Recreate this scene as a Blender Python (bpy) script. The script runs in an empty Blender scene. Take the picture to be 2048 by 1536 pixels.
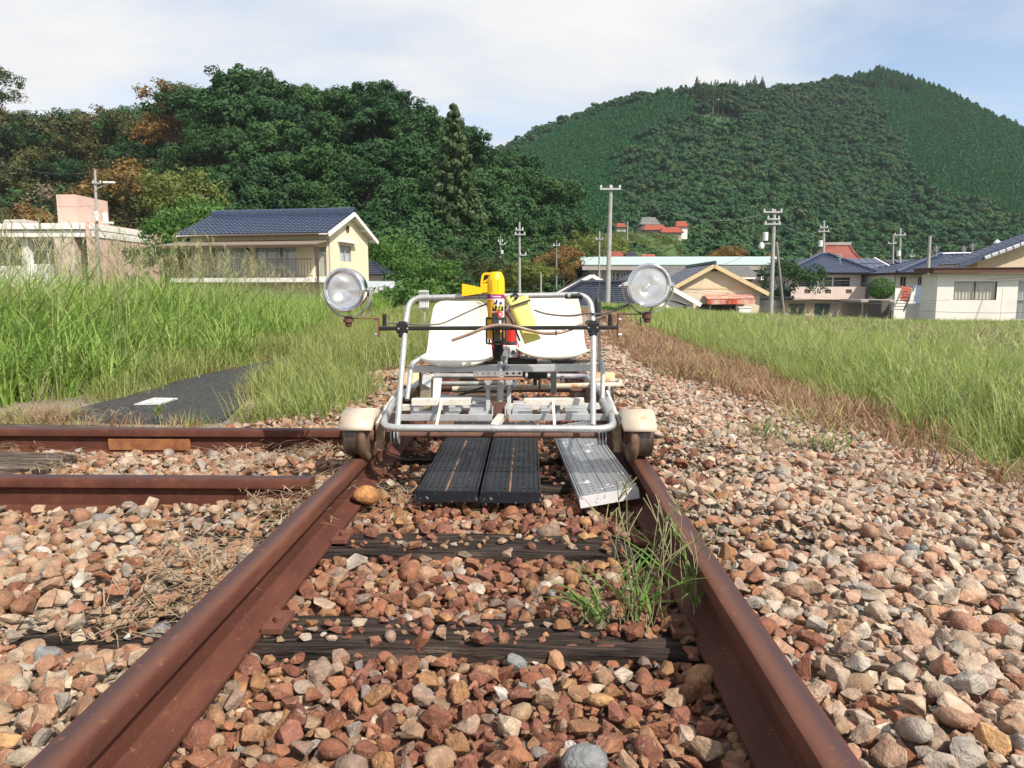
import bpy, bmesh, math, random
import numpy as np
from mathutils import Vector, Matrix

# ------------------------------------------------------------------ camera, sky, sun, exposure
SC = bpy.context.scene
COL = SC.collection
R = math.radians
CAM = Vector((0.1176, 0.0, 0.807))
YAW, PITCH, FPX = R(1.25), R(7.39), 1450.0          # focal length in pixels of a 2048 x 1536 frame
cd = bpy.data.cameras.new('camera'); cam = bpy.data.objects.new('camera', cd); COL.objects.link(cam)
cam.location = CAM; cam.rotation_euler = (math.pi/2 - PITCH, 0, YAW)
cd.sensor_width = 36; cd.lens = FPX/2048*36; cd.clip_start = 0.05; cd.clip_end = 6000
SC.camera = cam

SUN_TO = Vector((0.55, -0.60, 0.80)).normalized()    # direction towards the sun
sun_el = math.asin(SUN_TO.z); sun_az = math.atan2(SUN_TO.x, SUN_TO.y)
wd = bpy.data.worlds.new('World'); SC.world = wd; wd.use_nodes = True
nt = wd.node_tree; nt.nodes.clear()
N = nt.nodes.new; L = nt.links.new
sky = N('ShaderNodeTexSky'); sky.sky_type = 'NISHITA'; sky.sun_disc = False
sky.sun_elevation = sun_el; sky.sun_rotation = sun_az; sky.air_density = 1.0; sky.dust_density = 0.6; sky.ozone_density = 1.4
bg1 = N('ShaderNodeBackground'); bg1.inputs['Strength'].default_value = 0.14; L(sky.outputs[0], bg1.inputs['Color'])
tc = N('ShaderNodeTexCoord'); sp = N('ShaderNodeSeparateXYZ'); L(tc.outputs['Generated'], sp.inputs[0])
# thin broken cloud: a noise layer on a plane high above
mz = N('ShaderNodeMath'); mz.operation = 'ADD'; mz.inputs[1].default_value = 0.22; L(sp.outputs['Z'], mz.inputs[0])
mx = N('ShaderNodeMath'); mx.operation = 'DIVIDE'; L(sp.outputs['X'], mx.inputs[0]); L(mz.outputs[0], mx.inputs[1])
my = N('ShaderNodeMath'); my.operation = 'DIVIDE'; L(sp.outputs['Y'], my.inputs[0]); L(mz.outputs[0], my.inputs[1])
cx = N('ShaderNodeCombineXYZ'); L(mx.outputs[0], cx.inputs['X']); L(my.outputs[0], cx.inputs['Y'])
mp = N('ShaderNodeMapping'); mp.inputs['Location'].default_value = (12.4, 0.4, 0.7); mp.inputs['Scale'].default_value = (0.75, 1.15, 1.0)
L(cx.outputs[0], mp.inputs['Vector'])
ns = N('ShaderNodeTexNoise'); ns.inputs['Scale'].default_value = 0.9; ns.inputs['Detail'].default_value = 7; ns.inputs['Roughness'].default_value = 0.55; ns.inputs['Distortion'].default_value = 0.25
L(mp.outputs[0], ns.inputs['Vector'])
cr = N('ShaderNodeValToRGB'); cr.color_ramp.elements[0].position = 0.36; cr.color_ramp.elements[1].position = 0.58
cr.color_ramp.elements[0].color = (0.12, 0.12, 0.12, 1); cr.color_ramp.elements[1].color = (1, 1, 1, 1)
L(ns.outputs['Fac'], cr.inputs[0])
ns2 = N('ShaderNodeTexNoise'); ns2.inputs['Scale'].default_value = 2.6; ns2.inputs['Detail'].default_value = 5; L(mp.outputs[0], ns2.inputs['Vector'])
cr2 = N('ShaderNodeValToRGB'); cr2.color_ramp.elements[0].position = 0.35; cr2.color_ramp.elements[1].position = 0.62
cr2.color_ramp.elements[0].color = (0.85, 0.88, 0.93, 1); cr2.color_ramp.elements[1].color = (1.0, 0.99, 0.97, 1)
L(ns2.outputs['Fac'], cr2.inputs[0])
bg2 = N('ShaderNodeBackground'); bg2.inputs['Strength'].default_value = 0.74; L(cr2.outputs[0], bg2.inputs['Color'])
mixw = N('ShaderNodeMixShader'); L(cr.outputs[0], mixw.inputs[0]); L(bg1.outputs[0], mixw.inputs[1]); L(bg2.outputs[0], mixw.inputs[2])
wo = N('ShaderNodeOutputWorld'); L(mixw.outputs[0], wo.inputs[0])

sd = bpy.data.lights.new('sun', 'SUN'); sd.energy = 5.0; sd.angle = R(0.6); sd.color = (1.0, 0.94, 0.84)
so = bpy.data.objects.new('sun', sd); COL.objects.link(so); so.rotation_euler = SUN_TO.to_track_quat('Z', 'Y').to_euler()
SC.view_settings.view_transform = 'Standard'; SC.view_settings.look = 'None'; SC.view_settings.exposure = 0.40; SC.view_settings.gamma = 1.0
SC.render.film_transparent = False
SC.cycles.use_adaptive_sampling = True; SC.cycles.adaptive_threshold = 0.02
SC.cycles.max_bounces = 5; SC.cycles.diffuse_bounces = 2; SC.cycles.glossy_bounces = 3; SC.cycles.transmission_bounces = 4; SC.cycles.transparent_max_bounces = 6

# ------------------------------------------------------------------ placing helpers
_f = Vector((-math.sin(YAW)*math.cos(PITCH), math.cos(YAW)*math.cos(PITCH), -math.sin(PITCH)))
_r = Vector((math.cos(YAW), math.sin(YAW), 0)); _u = _r.cross(_f)
def ray(px, py): return _f*FPX + _r*(px-1024) + _u*(768-py)
def W(px, py, Y):                       # the point at world depth Y seen at a photo pixel
    d = ray(px, py); return CAM + d*((Y-CAM.y)/d.y)
def G(px, py, z=0.0):                   # the point at height z seen at a photo pixel
    d = ray(px, py); return CAM + d*((z-CAM.z)/d.z)
def project(P):
    v = P - CAM; k = v.dot(_f); return (1024+FPX*v.dot(_r)/k, 768-FPX*v.dot(_u)/k, k)
def V(*a): return Vector(a)

# ------------------------------------------------------------------ mesh helpers
class MB:
    def __init__(s): s.v = []; s.f = []
    def add(s, vs, fs):
        o = len(s.v); s.v += [Vector(p) for p in vs]; s.f += [tuple(i+o for i in f) for f in fs]; return s
    def box(s, c, size, rot=None):
        c = Vector(c); hx, hy, hz = [k/2 for k in size]
        P = [Vector((x, y, z)) for z in (-hz, hz) for y in (-hy, hy) for x in (-hx, hx)]
        if rot is not None: P = [rot @ p for p in P]
        return s.add([c+p for p in P], [(0,2,3,1), (4,5,7,6), (0,1,5,4), (2,6,7,3), (0,4,6,2), (1,3,7,5)])
    def box2(s, a, b):
        a = Vector(a); b = Vector(b); return s.box((a+b)/2, [abs(k) for k in (b-a)])
    def bar(s, a, b, w, h, up=(0,0,1)):    # rectangular bar from a to b, w across, h along up
        a = Vector(a); b = Vector(b); d = (b-a).normalized(); up = Vector(up)
        if abs(d.dot(up)) > 0.98: up = Vector((0, 1, 0))
        x = d.cross(up).normalized(); z = x.cross(d)
        rot = Matrix((x, d, z)).transposed()
        return s.box((a+b)/2, (w, (b-a).length, h), rot)
    def tube(s, pts, r, seg=10, closed=False, caps=True, r2=None):
        pts = [Vector(p) for p in pts]; n = len(pts)
        if n < 2: return s
        rs = r if isinstance(r, (list, tuple)) else [r + ((r2-r)*i/(n-1) if r2 is not None else 0) for i in range(n)]
        tang = []
        for i in range(n):
            a = pts[(i-1) % n] if (closed or i > 0) else pts[i]; b = pts[(i+1) % n] if (closed or i < n-1) else pts[i]
            tang.append((b-a).normalized())
        t0 = tang[0]; ref = Vector((0,0,1)) if abs(t0.z) < 0.9 else Vector((1,0,0))
        x = t0.cross(ref).normalized(); vs = []
        for i in range(n):
            t = tang[i]; x = (x - t*x.dot(t))
            if x.length < 1e-6: x = t.orthogonal()
            x.normalize(); y = t.cross(x)
            for k in range(seg):
                a = 2*math.pi*k/seg; vs.append(pts[i] + (x*math.cos(a)+y*math.sin(a))*rs[i])
        fs = []
        for i in range(n if closed else n-1):
            j = (i+1) % n
            for k in range(seg):
                k2 = (k+1) % seg; fs.append((i*seg+k, i*seg+k2, j*seg+k2, j*seg+k))
        if caps and not closed:
            fs.append(tuple(range(seg-1, -1, -1))); fs.append(tuple((n-1)*seg+k for k in range(seg)))
        return s.add(vs, fs)
    def lathe(s, prof, o, axis, seg=32, a0=0.0, a1=2*math.pi, ref=None):   # prof: (radius, along axis)
        o = Vector(o); ax = Vector(axis).normalized()
        x = (Vector(ref) if ref is not None else (Vector((0,0,1)) if abs(ax.z) < 0.9 else Vector((1,0,0))))
        x = (x - ax*x.dot(ax)).normalized(); y = ax.cross(x)
        full = abs(a1-a0-2*math.pi) < 1e-6; m = seg if full else seg+1; vs = []
        for (rr, t) in prof:
            for k in range(m):
                a = a0+(a1-a0)*k/seg; vs.append(o+ax*t+(x*math.cos(a)+y*math.sin(a))*max(rr, 1e-5))
        fs = []
        for i in range(len(prof)-1):
            for k in range(seg):
                k2 = (k+1) % m; fs.append((i*m+k, (i+1)*m+k, (i+1)*m+k2, i*m+k2))
        return s.add(vs, fs)
    def cyl(s, a, b, r, seg=16, r2=None): return s.tube([a, b], r, seg, r2=r2)
    def prism(s, poly, d):                # planar polygon extruded by vector d
        n = len(poly); d = Vector(d); P = [Vector(p) for p in poly]
        return s.add(P+[p+d for p in P], [tuple(range(n-1, -1, -1)), tuple(range(n, 2*n))] + [(i, (i+1) % n, n+(i+1) % n, n+i) for i in range(n)])
    def quad(s, a, b, c, d): return s.add([a, b, c, d], [(0, 1, 2, 3)])
    def build(s, name, mat=None, parent=None, smooth=None, bevel=None, origin=None):
        me = bpy.data.meshes.new(name)
        po = Vector(parent['_o']) if parent is not None and '_o' in parent else Vector((0,0,0))
        o = Vector(origin) if origin is not None else po
        me.from_pydata([tuple(p-o) for p in s.v], [], s.f); me.validate()
        bm = bmesh.new(); bm.from_mesh(me); bmesh.ops.recalc_face_normals(bm, faces=bm.faces); bm.to_mesh(me); bm.free()
        return finish(name, me, mat, parent, smooth, bevel, o, po)
def finish(name, me, mat, parent, smooth=None, bevel=None, o=Vector((0,0,0)), po=Vector((0,0,0))):
    ob = bpy.data.objects.new(name, me); COL.objects.link(ob)
    ob.location = o-po if parent is not None else o
    if parent is not None: ob.parent = parent; ob['_o'] = tuple(o)
    if mat is not None: me.materials.append(mat)
    if smooth is not None:
        me.shade_smooth()
        if smooth < 179: me.set_sharp_from_angle(angle=R(smooth))
    if bevel:
        m = ob.modifiers.new('bevel', 'BEVEL'); m.width = bevel; m.segments = 2; m.limit_method = 'ANGLE'; m.angle_limit = R(40)
    return ob
def fillet(pts, r, n=6):
    pts = [Vector(p) for p in pts]; out = [pts[0]]
    for i in range(1, len(pts)-1):
        a, b, c = pts[i-1], pts[i], pts[i+1]; d1 = (a-b); d2 = (c-b)
        k = min(r, d1.length*0.48, d2.length*0.48); p = b+d1.normalized()*k; q = b+d2.normalized()*k
        for j in range(n+1):
            t = j/n; out.append(p*(1-t)**2+b*2*t*(1-t)+q*t*t)
    out.append(pts[-1]); return out
def smoothpath(pts, n=8):                 # Catmull-Rom
    P = [Vector(p) for p in pts]; P = [P[0]*2-P[1]]+P+[P[-1]*2-P[-2]]; out = []
    for i in range(1, len(P)-2):
        for j in range(n):
            t = j/n; a, b, c, d = P[i-1], P[i], P[i+1], P[i+2]
            out.append(0.5*((2*b)+(c-a)*t+(2*a-5*b+4*c-d)*t*t+(3*b-a-3*c+d)*t**3))
    out.append(P[-2]); return out
def thing(name, loc, label, cat, group=None):
    e = bpy.data.objects.new(name, None); COL.objects.link(e); e.location = loc; e.empty_display_size = 0.2
    e['_o'] = tuple(loc); e['label'] = label; e['category'] = cat
    if group: e['group'] = group
    return e
def tag(o, label=None, cat=None, group=None, kind=None):
    if label: o['label'] = label
    if cat: o['category'] = cat
    if group: o['group'] = group
    if kind: o['kind'] = kind
    return o
def copy_tree(o, parent=None):
    c = o.copy(); COL.objects.link(c); c.parent = parent
    for ch in o.children: copy_tree(ch, c)
    return c

# ------------------------------------------------------------------ materials
def mat_new(name):
    m = bpy.data.materials.new(name); m.use_nodes = True; t = m.node_tree
    return m, t, t.nodes['Principled BSDF']
def noise(t, scale, detail=4, rough=0.55, coord='Object', stretch=None, dist=0.0):
    tcn = t.nodes.new('ShaderNodeTexCoord'); n = t.nodes.new('ShaderNodeTexNoise')
    n.inputs['Scale'].default_value = scale; n.inputs['Detail'].default_value = detail; n.inputs['Roughness'].default_value = rough; n.inputs['Distortion'].default_value = dist
    src = tcn.outputs[coord]
    if coord == 'World':
        pass
    if stretch:
        mpn = t.nodes.new('ShaderNodeMapping'); mpn.inputs['Scale'].default_value = stretch; t.links.new(src, mpn.inputs['Vector']); src = mpn.outputs[0]
    t.links.new(src, n.inputs['Vector']); return n.outputs['Fac']
def ramp(t, fac, stops):
    r = t.nodes.new('ShaderNodeValToRGB'); e = r.color_ramp.elements
    while len(e) < len(stops): e.new(0.5)
    for i, (p, c) in enumerate(stops):
        e[i].position = p; e[i].color = (c[0], c[1], c[2], 1) if not isinstance(c, (int, float)) else (c, c, c, 1)
    t.links.new(fac, r.inputs[0]); return r.outputs[0]
def mixc(t, fac, a, b, mode='MIX'):
    m = t.nodes.new('ShaderNodeMix'); m.data_type = 'RGBA'; m.blend_type = mode
    if isinstance(fac, (int, float)): m.inputs[0].default_value = fac
    else: t.links.new(fac, m.inputs[0])
    for i, c in ((6, a), (7, b)):
        if isinstance(c, (tuple, list)): m.inputs[i].default_value = (c[0], c[1], c[2], 1)
        else: t.links.new(c, m.inputs[i])
    return m.outputs[2]
def bump(t, b, h, strength=0.3, dist=0.01):
    bn = t.nodes.new('ShaderNodeBump'); bn.inputs['Strength'].default_value = strength; bn.inputs['Distance'].default_value = dist
    t.links.new(h, bn.inputs['Height']); t.links.new(bn.outputs[0], b.inputs['Normal'])
def pmat(name, c1, c2=None, scale=8, rough=0.6, metal=0.0, bump_s=0.0, bump_scale=None, bump_d=0.005, stretch=None,
         rust=None, rough2=None, spec=None, lo=0.35, hi=0.65, grime=None):
    """c1/c2 mixed by noise; rust = (threshold, colour, scale): spots and blotches of another colour"""
    m, t, b = mat_new(name); c2 = c2 or tuple(k*0.75 for k in c1)
    f = noise(t, scale, 5, 0.6, stretch=stretch); col = ramp(t, f, [(lo, c1), (hi, c2)])
    b.inputs['Metallic'].default_value = metal; b.inputs['Roughness'].default_value = rough
    if spec is not None: b.inputs['Specular IOR Level'].default_value = spec
    if rough2 is not None: t.links.new(ramp(t, f, [(lo, rough), (hi, rough2)]), b.inputs['Roughness'])
    for rs in ([rust] if rust and not isinstance(rust, list) else (rust or [])):
        th, rc, rsc = rs
        fr = ramp(t, noise(t, rsc, 6, 0.7), [(th, 0.0), (min(th+0.06, 1), 1.0)])
        col = mixc(t, fr, col, rc)
        if metal > 0:
            inv = t.nodes.new('ShaderNodeMath'); inv.operation = 'SUBTRACT'; inv.inputs[0].default_value = 1; t.links.new(fr, inv.inputs[1])
            mu = t.nodes.new('ShaderNodeMath'); mu.operation = 'MULTIPLY'; mu.inputs[1].default_value = metal; t.links.new(inv.outputs[0], mu.inputs[0])
            t.links.new(mu.outputs[0], b.inputs['Metallic'])
    t.links.new(col, b.inputs['Base Color'])
    if bump_s: bump(t, b, noise(t, bump_scale or scale*3, 6, 0.65, stretch=stretch), bump_s, bump_d)
    return m
def leafmat(name, cols, rough=0.55, trans=0.25, spec=0.3, nscale=0.6):
    """foliage: colour varies per tree or tuft (random) and by clump"""
    m, t, b = mat_new(name)
    oi = t.nodes.new('ShaderNodeObjectInfo')
    n = len(cols); c = ramp(t, oi.outputs['Random'], [(i/(n-1) if n > 1 else 0, k) for i, k in enumerate(cols)])
    f = noise(t, nscale, 3, 0.6)
    hs = t.nodes.new('ShaderNodeHueSaturation'); t.links.new(c, hs.inputs['Color'])
    t.links.new(ramp(t, f, [(0.3, 0.72), (0.7, 1.3)]), hs.inputs['Value'])
    t.links.new(hs.outputs[0], b.inputs['Base Color'])
    b.inputs['Roughness'].default_value = rough; b.inputs['Specular IOR Level'].default_value = spec
    if trans:
        tr = t.nodes.new('ShaderNodeBsdfTranslucent'); t.links.new(hs.outputs[0], tr.inputs['Color'])
        mx_ = t.nodes.new('ShaderNodeMixShader'); mx_.inputs[0].default_value = trans
        t.links.new(b.outputs[0], mx_.inputs[1]); t.links.new(tr.outputs[0], mx_.inputs[2])
        t.links.new(mx_.outputs[0], t.nodes['Material Output'].inputs[0])
    return m

# ------------------------------------------------------------------ scattering of uncountable stuff
def scatter(name, label, P, rz, scl, idx, protos, kind='stuff', cat=None, tilt=None):
    """one object whose geometry nodes place the given clumps on its own points"""
    me = bpy.data.meshes.new(name); P = np.asarray(P, dtype=np.float32); n = len(P)
    me.vertices.add(n); me.vertices.foreach_set('co', P.ravel())
    rot = np.zeros((n, 3), np.float32); rot[:, 2] = rz
    if tilt is not None: rot[:, :2] = tilt
    a = me.attributes.new('rot', 'FLOAT_VECTOR', 'POINT'); a.data.foreach_set('vector', rot.ravel())
    s3 = np.asarray(scl, np.float32)
    if s3.ndim == 1: s3 = np.repeat(s3[:, None], 3, 1)
    a = me.attributes.new('scl', 'FLOAT_VECTOR', 'POINT'); a.data.foreach_set('vector', s3.ravel())
    a = me.attributes.new('idx', 'INT', 'POINT'); a.data.foreach_set('value', np.asarray(idx, np.int32))
    ob = bpy.data.objects.new(name, me); COL.objects.link(ob)
    cl = bpy.data.collections.new(name + '_clumps')
    for i, p in enumerate(protos): p.name = '%s_clump_%02d' % (name, i); cl.objects.link(p)
    g = bpy.data.node_groups.new(name, 'GeometryNodeTree')
    g.interface.new_socket('Geometry', in_out='INPUT', socket_type='NodeSocketGeometry'); g.interface.new_socket('Geometry', in_out='OUTPUT', socket_type='NodeSocketGeometry')
    gi = g.nodes.new('NodeGroupInput'); go = g.nodes.new('NodeGroupOutput')
    ip = g.nodes.new('GeometryNodeInstanceOnPoints'); ci = g.nodes.new('GeometryNodeCollectionInfo')
    ci.inputs['Collection'].default_value = cl; ci.inputs['Separate Children'].default_value = True; ci.inputs['Reset Children'].default_value = True
    ip.inputs['Pick Instance'].default_value = True
    for an, ty, sk in (('rot', 'FLOAT_VECTOR', 'Rotation'), ('scl', 'FLOAT_VECTOR', 'Scale'), ('idx', 'INT', 'Instance Index')):
        na = g.nodes.new('GeometryNodeInputNamedAttribute'); na.data_type = ty; na.inputs['Name'].default_value = an
        g.links.new(na.outputs['Attribute'], ip.inputs[sk])
    g.links.new(gi.outputs[0], ip.inputs['Points']); g.links.new(ci.outputs[0], ip.inputs['Instance']); g.links.new(ip.outputs[0], go.inputs[0])
    md = ob.modifiers.new('scatter', 'NODES'); md.node_group = g
    ob['kind'] = kind; ob['label'] = label
    if cat: ob['category'] = cat
    return ob
def raw_object(name, vs, fs, mat, smooth=False):     # an unlinked clump for scatter()
    me = bpy.data.meshes.new(name); me.from_pydata([tuple(v) for v in vs], [], fs)
    me.materials.append(mat)
    if smooth: me.shade_smooth()
    return bpy.data.objects.new(name, me)
def npmesh(name, verts, faces4):
    """fast mesh from numpy arrays: verts (n,3), faces (m,k) all of one size"""
    me = bpy.data.meshes.new(name); n = len(verts); m, k = faces4.shape
    me.vertices.add(n); me.vertices.foreach_set('co', np.asarray(verts, np.float32).ravel())
    me.loops.add(m*k); me.loops.foreach_set('vertex_index', np.asarray(faces4, np.int32).ravel())
    me.polygons.add(m); me.polygons.foreach_set('loop_start', np.arange(m, dtype=np.int32)*k)
    me.update(calc_edges=True); return me

# ================================================================== GROUND, BALLAST, TRACK
rng = np.random.default_rng(7); random.seed(7)
SLEEP_Y = [1.00, 1.635, 2.245, 2.985, 3.46, 4.10, 4.86, 5.45, 6.05, 6.75, 7.45, 8.1, 8.75, 9.4, 10.1, 10.8, 11.5, 12.2, 12.9, 13.6]
def sstep(a, b, x): t = np.clip((x-a)/(b-a), 0, 1); return t*t*(3-2*t)
def gh(x, y):
    x = np.asarray(x, float); y = np.asarray(y, float)
    right = 0.075*(1-sstep(0.7, 1.5, x)) - 0.02*sstep(0.9, 1.6, x) - 0.09*sstep(1.6, 2.7, x) - 0.32*sstep(2.6, 8.0, x) - 0.35*sstep(7, 18, x) - 0.9*sstep(6, 14, x)*sstep(26, 60, y)
    left = 0.055*(1-sstep(0.75, 1.6, -x)) + 0.012*sstep(0.8, 1.6, -x) - 0.02*sstep(2.0, 4.0, -x) - 0.9*sstep(3.5, 7, -x)*sstep(9, 30, y)
    side = np.where(x > 0, right, left)
    g = np.where(np.abs(x) < 0.5, -0.036, -0.036 + (side+0.036)*sstep(0.5, 0.64, np.abs(x)))
    dip = np.zeros_like(g)
    for k, q in enumerate(SLEEP_Y[:8]): dip = np.maximum(dip, np.exp(-((y-q+0.04)/0.17)**4)*np.where(x > 0, 1.0 if k > 1 else 0.0, 1.0 if k in (1, 2) else 0.5))
    dip = dip*(1-sstep(1.0, 1.2, np.abs(x)))
    return g - np.maximum(0, g+0.030)*dip
def sheet(name, xs, ys, zf, mat, parent=None):
    X, Y = np.meshgrid(xs, ys); Z = zf(X, Y); nx, ny = len(xs), len(ys)
    vs = np.stack([X, Y, Z], -1).reshape(-1, 3); i = np.arange(nx-1)[None, :] + (np.arange(ny-1)*nx)[:, None]
    fs = np.stack([i, i+1, i+1+nx, i+nx], -1).reshape(-1, 4)
    me = npmesh(name, vs, fs); ob = finish(name, me, mat, parent, smooth=180); return ob

M_soil = pmat('soil', (0.15, 0.125, 0.065), (0.075, 0.095, 0.035), scale=1.3, rough=0.95, bump_s=0.6, bump_scale=18, bump_d=0.03)
gx = np.concatenate([[-2500, -900, -300, -120, -60, -30, -15], np.linspace(-9, 9, 61), [15, 30, 60, 120, 300, 900, 2500]])
gy = np.concatenate([[-60, -20, -6], np.linspace(-1, 30, 63), [40, 60, 100, 180, 400, 1200, 3500]])
ground = sheet('ground', gx, gy, lambda x, y: gh(x, y)-0.045-0.16*(1-sstep(2.0, 3.0, np.abs(x+0.6)))*(1-sstep(25, 50, y)), M_soil); tag(ground, kind='structure')

# --- gravel bed under the stones
def gravelmat():
    m, t, b = mat_new('gravel_bed')
    tcn = t.nodes.new('ShaderNodeTexCoord'); vo = t.nodes.new('ShaderNodeTexVoronoi'); vo.inputs['Scale'].default_value = 55
    t.links.new(tcn.outputs['Object'], vo.inputs['Vector'])
    sx = t.nodes.new('ShaderNodeSeparateXYZ'); t.links.new(tcn.outputs['Object'], sx.inputs[0])
    red = ramp(t, vo.outputs['Color'], [(0.0, (0.13, 0.06, 0.035)), (0.5, (0.20, 0.10, 0.06)), (1.0, (0.28, 0.2, 0.14))])
    tan = ramp(t, vo.outputs['Color'], [(0.0, (0.2, 0.14, 0.09)), (0.5, (0.32, 0.24, 0.17)), (1.0, (0.4, 0.36, 0.3))])
    ab = t.nodes.new('ShaderNodeMath'); ab.operation = 'ABSOLUTE'; t.links.new(sx.outputs['X'], ab.inputs[0])
    fz = ramp(t, ab.outputs[0], [(0.5, 0.0), (0.75, 1.0)])
    t.links.new(mixc(t, fz, red, tan), b.inputs['Base Color']); b.inputs['Roughness'].default_value = 0.95
    bump(t, b, vo.outputs['Distance'], 0.9, 0.03); return m
M_gravel = gravelmat()
def bed_edge(x, y): return gh(x, y) - 0.012 - 0.08*sstep(2.6, 3.4, x)
bed = sheet('ballast_bed', np.linspace(-4.6, 3.4, 90), np.concatenate([np.linspace(0.2, 9, 70), np.linspace(9.5, 60, 50)]), bed_edge, M_gravel)
tag(bed, kind='structure')

# --- stones: convex lumps, a few prototypes shared by all
def lump(seed, rounded=False, bev=True):
    r = random.Random(seed); bm = bmesh.new()
    if rounded:
        bmesh.ops.create_icosphere(bm, subdivisions=2, radius=1)
        ph = [r.uniform(0, 6) for _ in range(6)]
        for v in bm.verts:
            k = 1+0.14*math.sin(2.1*v.co.x+ph[0])+0.12*math.sin(2.7*v.co.y+ph[1])+0.08*math.sin(3.1*v.co.z+ph[2]); v.co *= k
    else:
        n = r.choice((10, 11, 12, 13)); pts = []
        while len(pts) < n:
            d = Vector((r.gauss(0, 1), r.gauss(0, 1), r.gauss(0, 1)))
            if d.length < 0.1: continue
            d.normalize(); m = max(abs(d.x), abs(d.y), abs(d.z)); d = d*(0.5+0.5/m*0.78)*r.uniform(0.86, 1.1)
            if all((d-p).length > 0.42 for p in pts): pts.append(d)
            elif r.random() < 0.02: n -= 1
        for p in pts: bm.verts.new(p)
        res = bmesh.ops.convex_hull(bm, input=bm.verts)
        bmesh.ops.dissolve_limit(bm, angle_limit=R(14), verts=bm.verts, edges=bm.edges)
        if bev: bmesh.ops.bevel(bm, geom=bm.edges[:], offset=0.055, segments=1, profile=0.5, affect='EDGES', clamp_overlap=True)
    sx, sy, sz = r.uniform(0.95, 1.3), r.uniform(0.72, 0.98), r.uniform(0.5, 0.78)
    bmesh.ops.scale(bm, vec=(sx, sy, sz), verts=bm.verts)
    bmesh.ops.triangulate(bm, faces=bm.faces); bmesh.ops.recalc_face_normals(bm, faces=bm.faces)
    me = bpy.data.meshes.new('stone'); bm.to_mesh(me); bm.free(); return me
def stonemat(name, use_obj):
    m, t, b = mat_new(name)
    if use_obj: src = t.nodes.new('ShaderNodeObjectInfo').outputs['Color']
    else:
        a = t.nodes.new('ShaderNodeAttribute'); a.attribute_name = 'Col'; src = a.outputs['Color']
    geo = t.nodes.new('ShaderNodeNewGeometry')
    def wn(scale, det=5, rg=0.6):
        n = t.nodes.new('ShaderNodeTexNoise'); n.inputs['Scale'].default_value = scale; n.inputs['Detail'].default_value = det; n.inputs['Roughness'].default_value = rg
        t.links.new(geo.outputs['Position'], n.inputs['Vector']); return n.outputs['Fac']
    f1 = wn(38, 2); hs = t.nodes.new('ShaderNodeHueSaturation'); t.links.new(src, hs.inputs['Color'])
    t.links.new(ramp(t, f1, [(0.3, 0.68), (0.7, 1.3)]), hs.inputs['Value'])
    f2 = wn(75, 3, 0.7); col = mixc(t, ramp(t, f2, [(0.60, 0.0), (0.70, 0.5)]), hs.outputs[0], (0.50, 0.40, 0.30))
    f3 = wn(16, 2); col = mixc(t, ramp(t, f3, [(0.52, 0.0), (0.72, 0.55)]), col, (0.22, 0.085, 0.04))
    f4 = wn(420, 1); col = mixc(t, ramp(t, f4, [(0.62, 0.0), (0.72, 0.5)]), col, (0.09, 0.07, 0.06))
    t.links.new(col, b.inputs['Base Color']); b.inputs['Roughness'].default_value = 0.82; b.inputs['Specular IOR Level'].default_value = 0.3
    bump(t, b, wn(120, 3, 0.7), 0.8, 0.008); return m
M_stone_o = stonemat('stone_single', True); M_stone_s = stonemat('stone_mass', False)
NA, NR = 26, 9
fine = [lump(100+i) for i in range(NA)] + [lump(300+i, True) for i in range(NR)]
coarse = [lump(100+i, bev=False) for i in range(NA)] + [lump(400+i, True) for i in range(NR)]
for me in fine:
    me.materials.append(M_stone_o)
for me in fine[NA:]: me.shade_smooth()

# sleepers and spur positions (needed by the stones)
SPUR = [(2.525, -0.655), (3.435, -0.66)]            # rail centre lines of the spur: y, right end x
def near_rail(x, y, m):
    if abs(abs(x)-0.566) < 0.050+m*0.15 and abs(x) < 0.566: return True
    if abs(abs(x)-0.566) < 0.034+m*0.5: return True
    for (yy, xe) in SPUR:
        if x < xe and abs(y-yy) < 0.035+m*0.5: return True
    return False
def on_sleeper(x, y, m):
    if abs(x) > 1.10: return False
    for k, s in enumerate(SLEEP_Y):
        if x > 0.6 and k < 2: continue
        if abs(y-s) < 0.068+m*0.15+0.018*math.sin(x*9+k*2): return True
    return False
PATH = [G(118, 838), G(240, 850), G(445, 850), G(500, 795), G(560, 748), G(650, 716), G(600, 712), G(470, 738), G(380, 757), G(270, 792), G(150, 822)]
def in_poly(x, y, poly):
    c = False; n = len(poly)
    for i in range(n):
        a, b = poly[i], poly[i-1]
        if (a[1] > y) != (b[1] > y) and x < (b[0]-a[0])*(y-a[1])/(b[1]-a[1])+a[0]: c = not c
    return c
_se = [G(*q, -0.08) for q in ((2060, 990), (1950, 950), (1850, 920), (1700, 880), (1600, 838), (1500, 805), (1430, 780), (1340, 745), (1270, 700), (1235, 660))]
def right_edge(y): return float(np.interp(y, [q.y for q in _se], [q.x for q in _se])) + 0.06*math.sin(y*5.3)
def stone_ok(x, y):
    if x > 0: return x < right_edge(y)+0.12+0.1*math.sin(y*9)
    if y > 3.75 and x < -0.75: return x > -1.2-0.2*math.sin(y*2.1)-0.25*max(0, 5-y) and y < 30
    if y > 3.6 and in_poly(x, y, PATH): return False
    return y < 4.1 and x > -4.4
stones = []                                       # x, y, z, r, layer
cell = 0.06; grid = {}
def free(x, y, r, pack):
    ci, cj = int(math.floor(x/cell)), int(math.floor(y/cell))
    for i in range(ci-2, ci+3):
        for j in range(cj-2, cj+3):
            for (a, b, q) in grid.get((i, j), ()):
                if (a-x)**2+(b-y)**2 < ((q+r)*pack)**2: return False
    return True
rs = random.Random(11)
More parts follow.
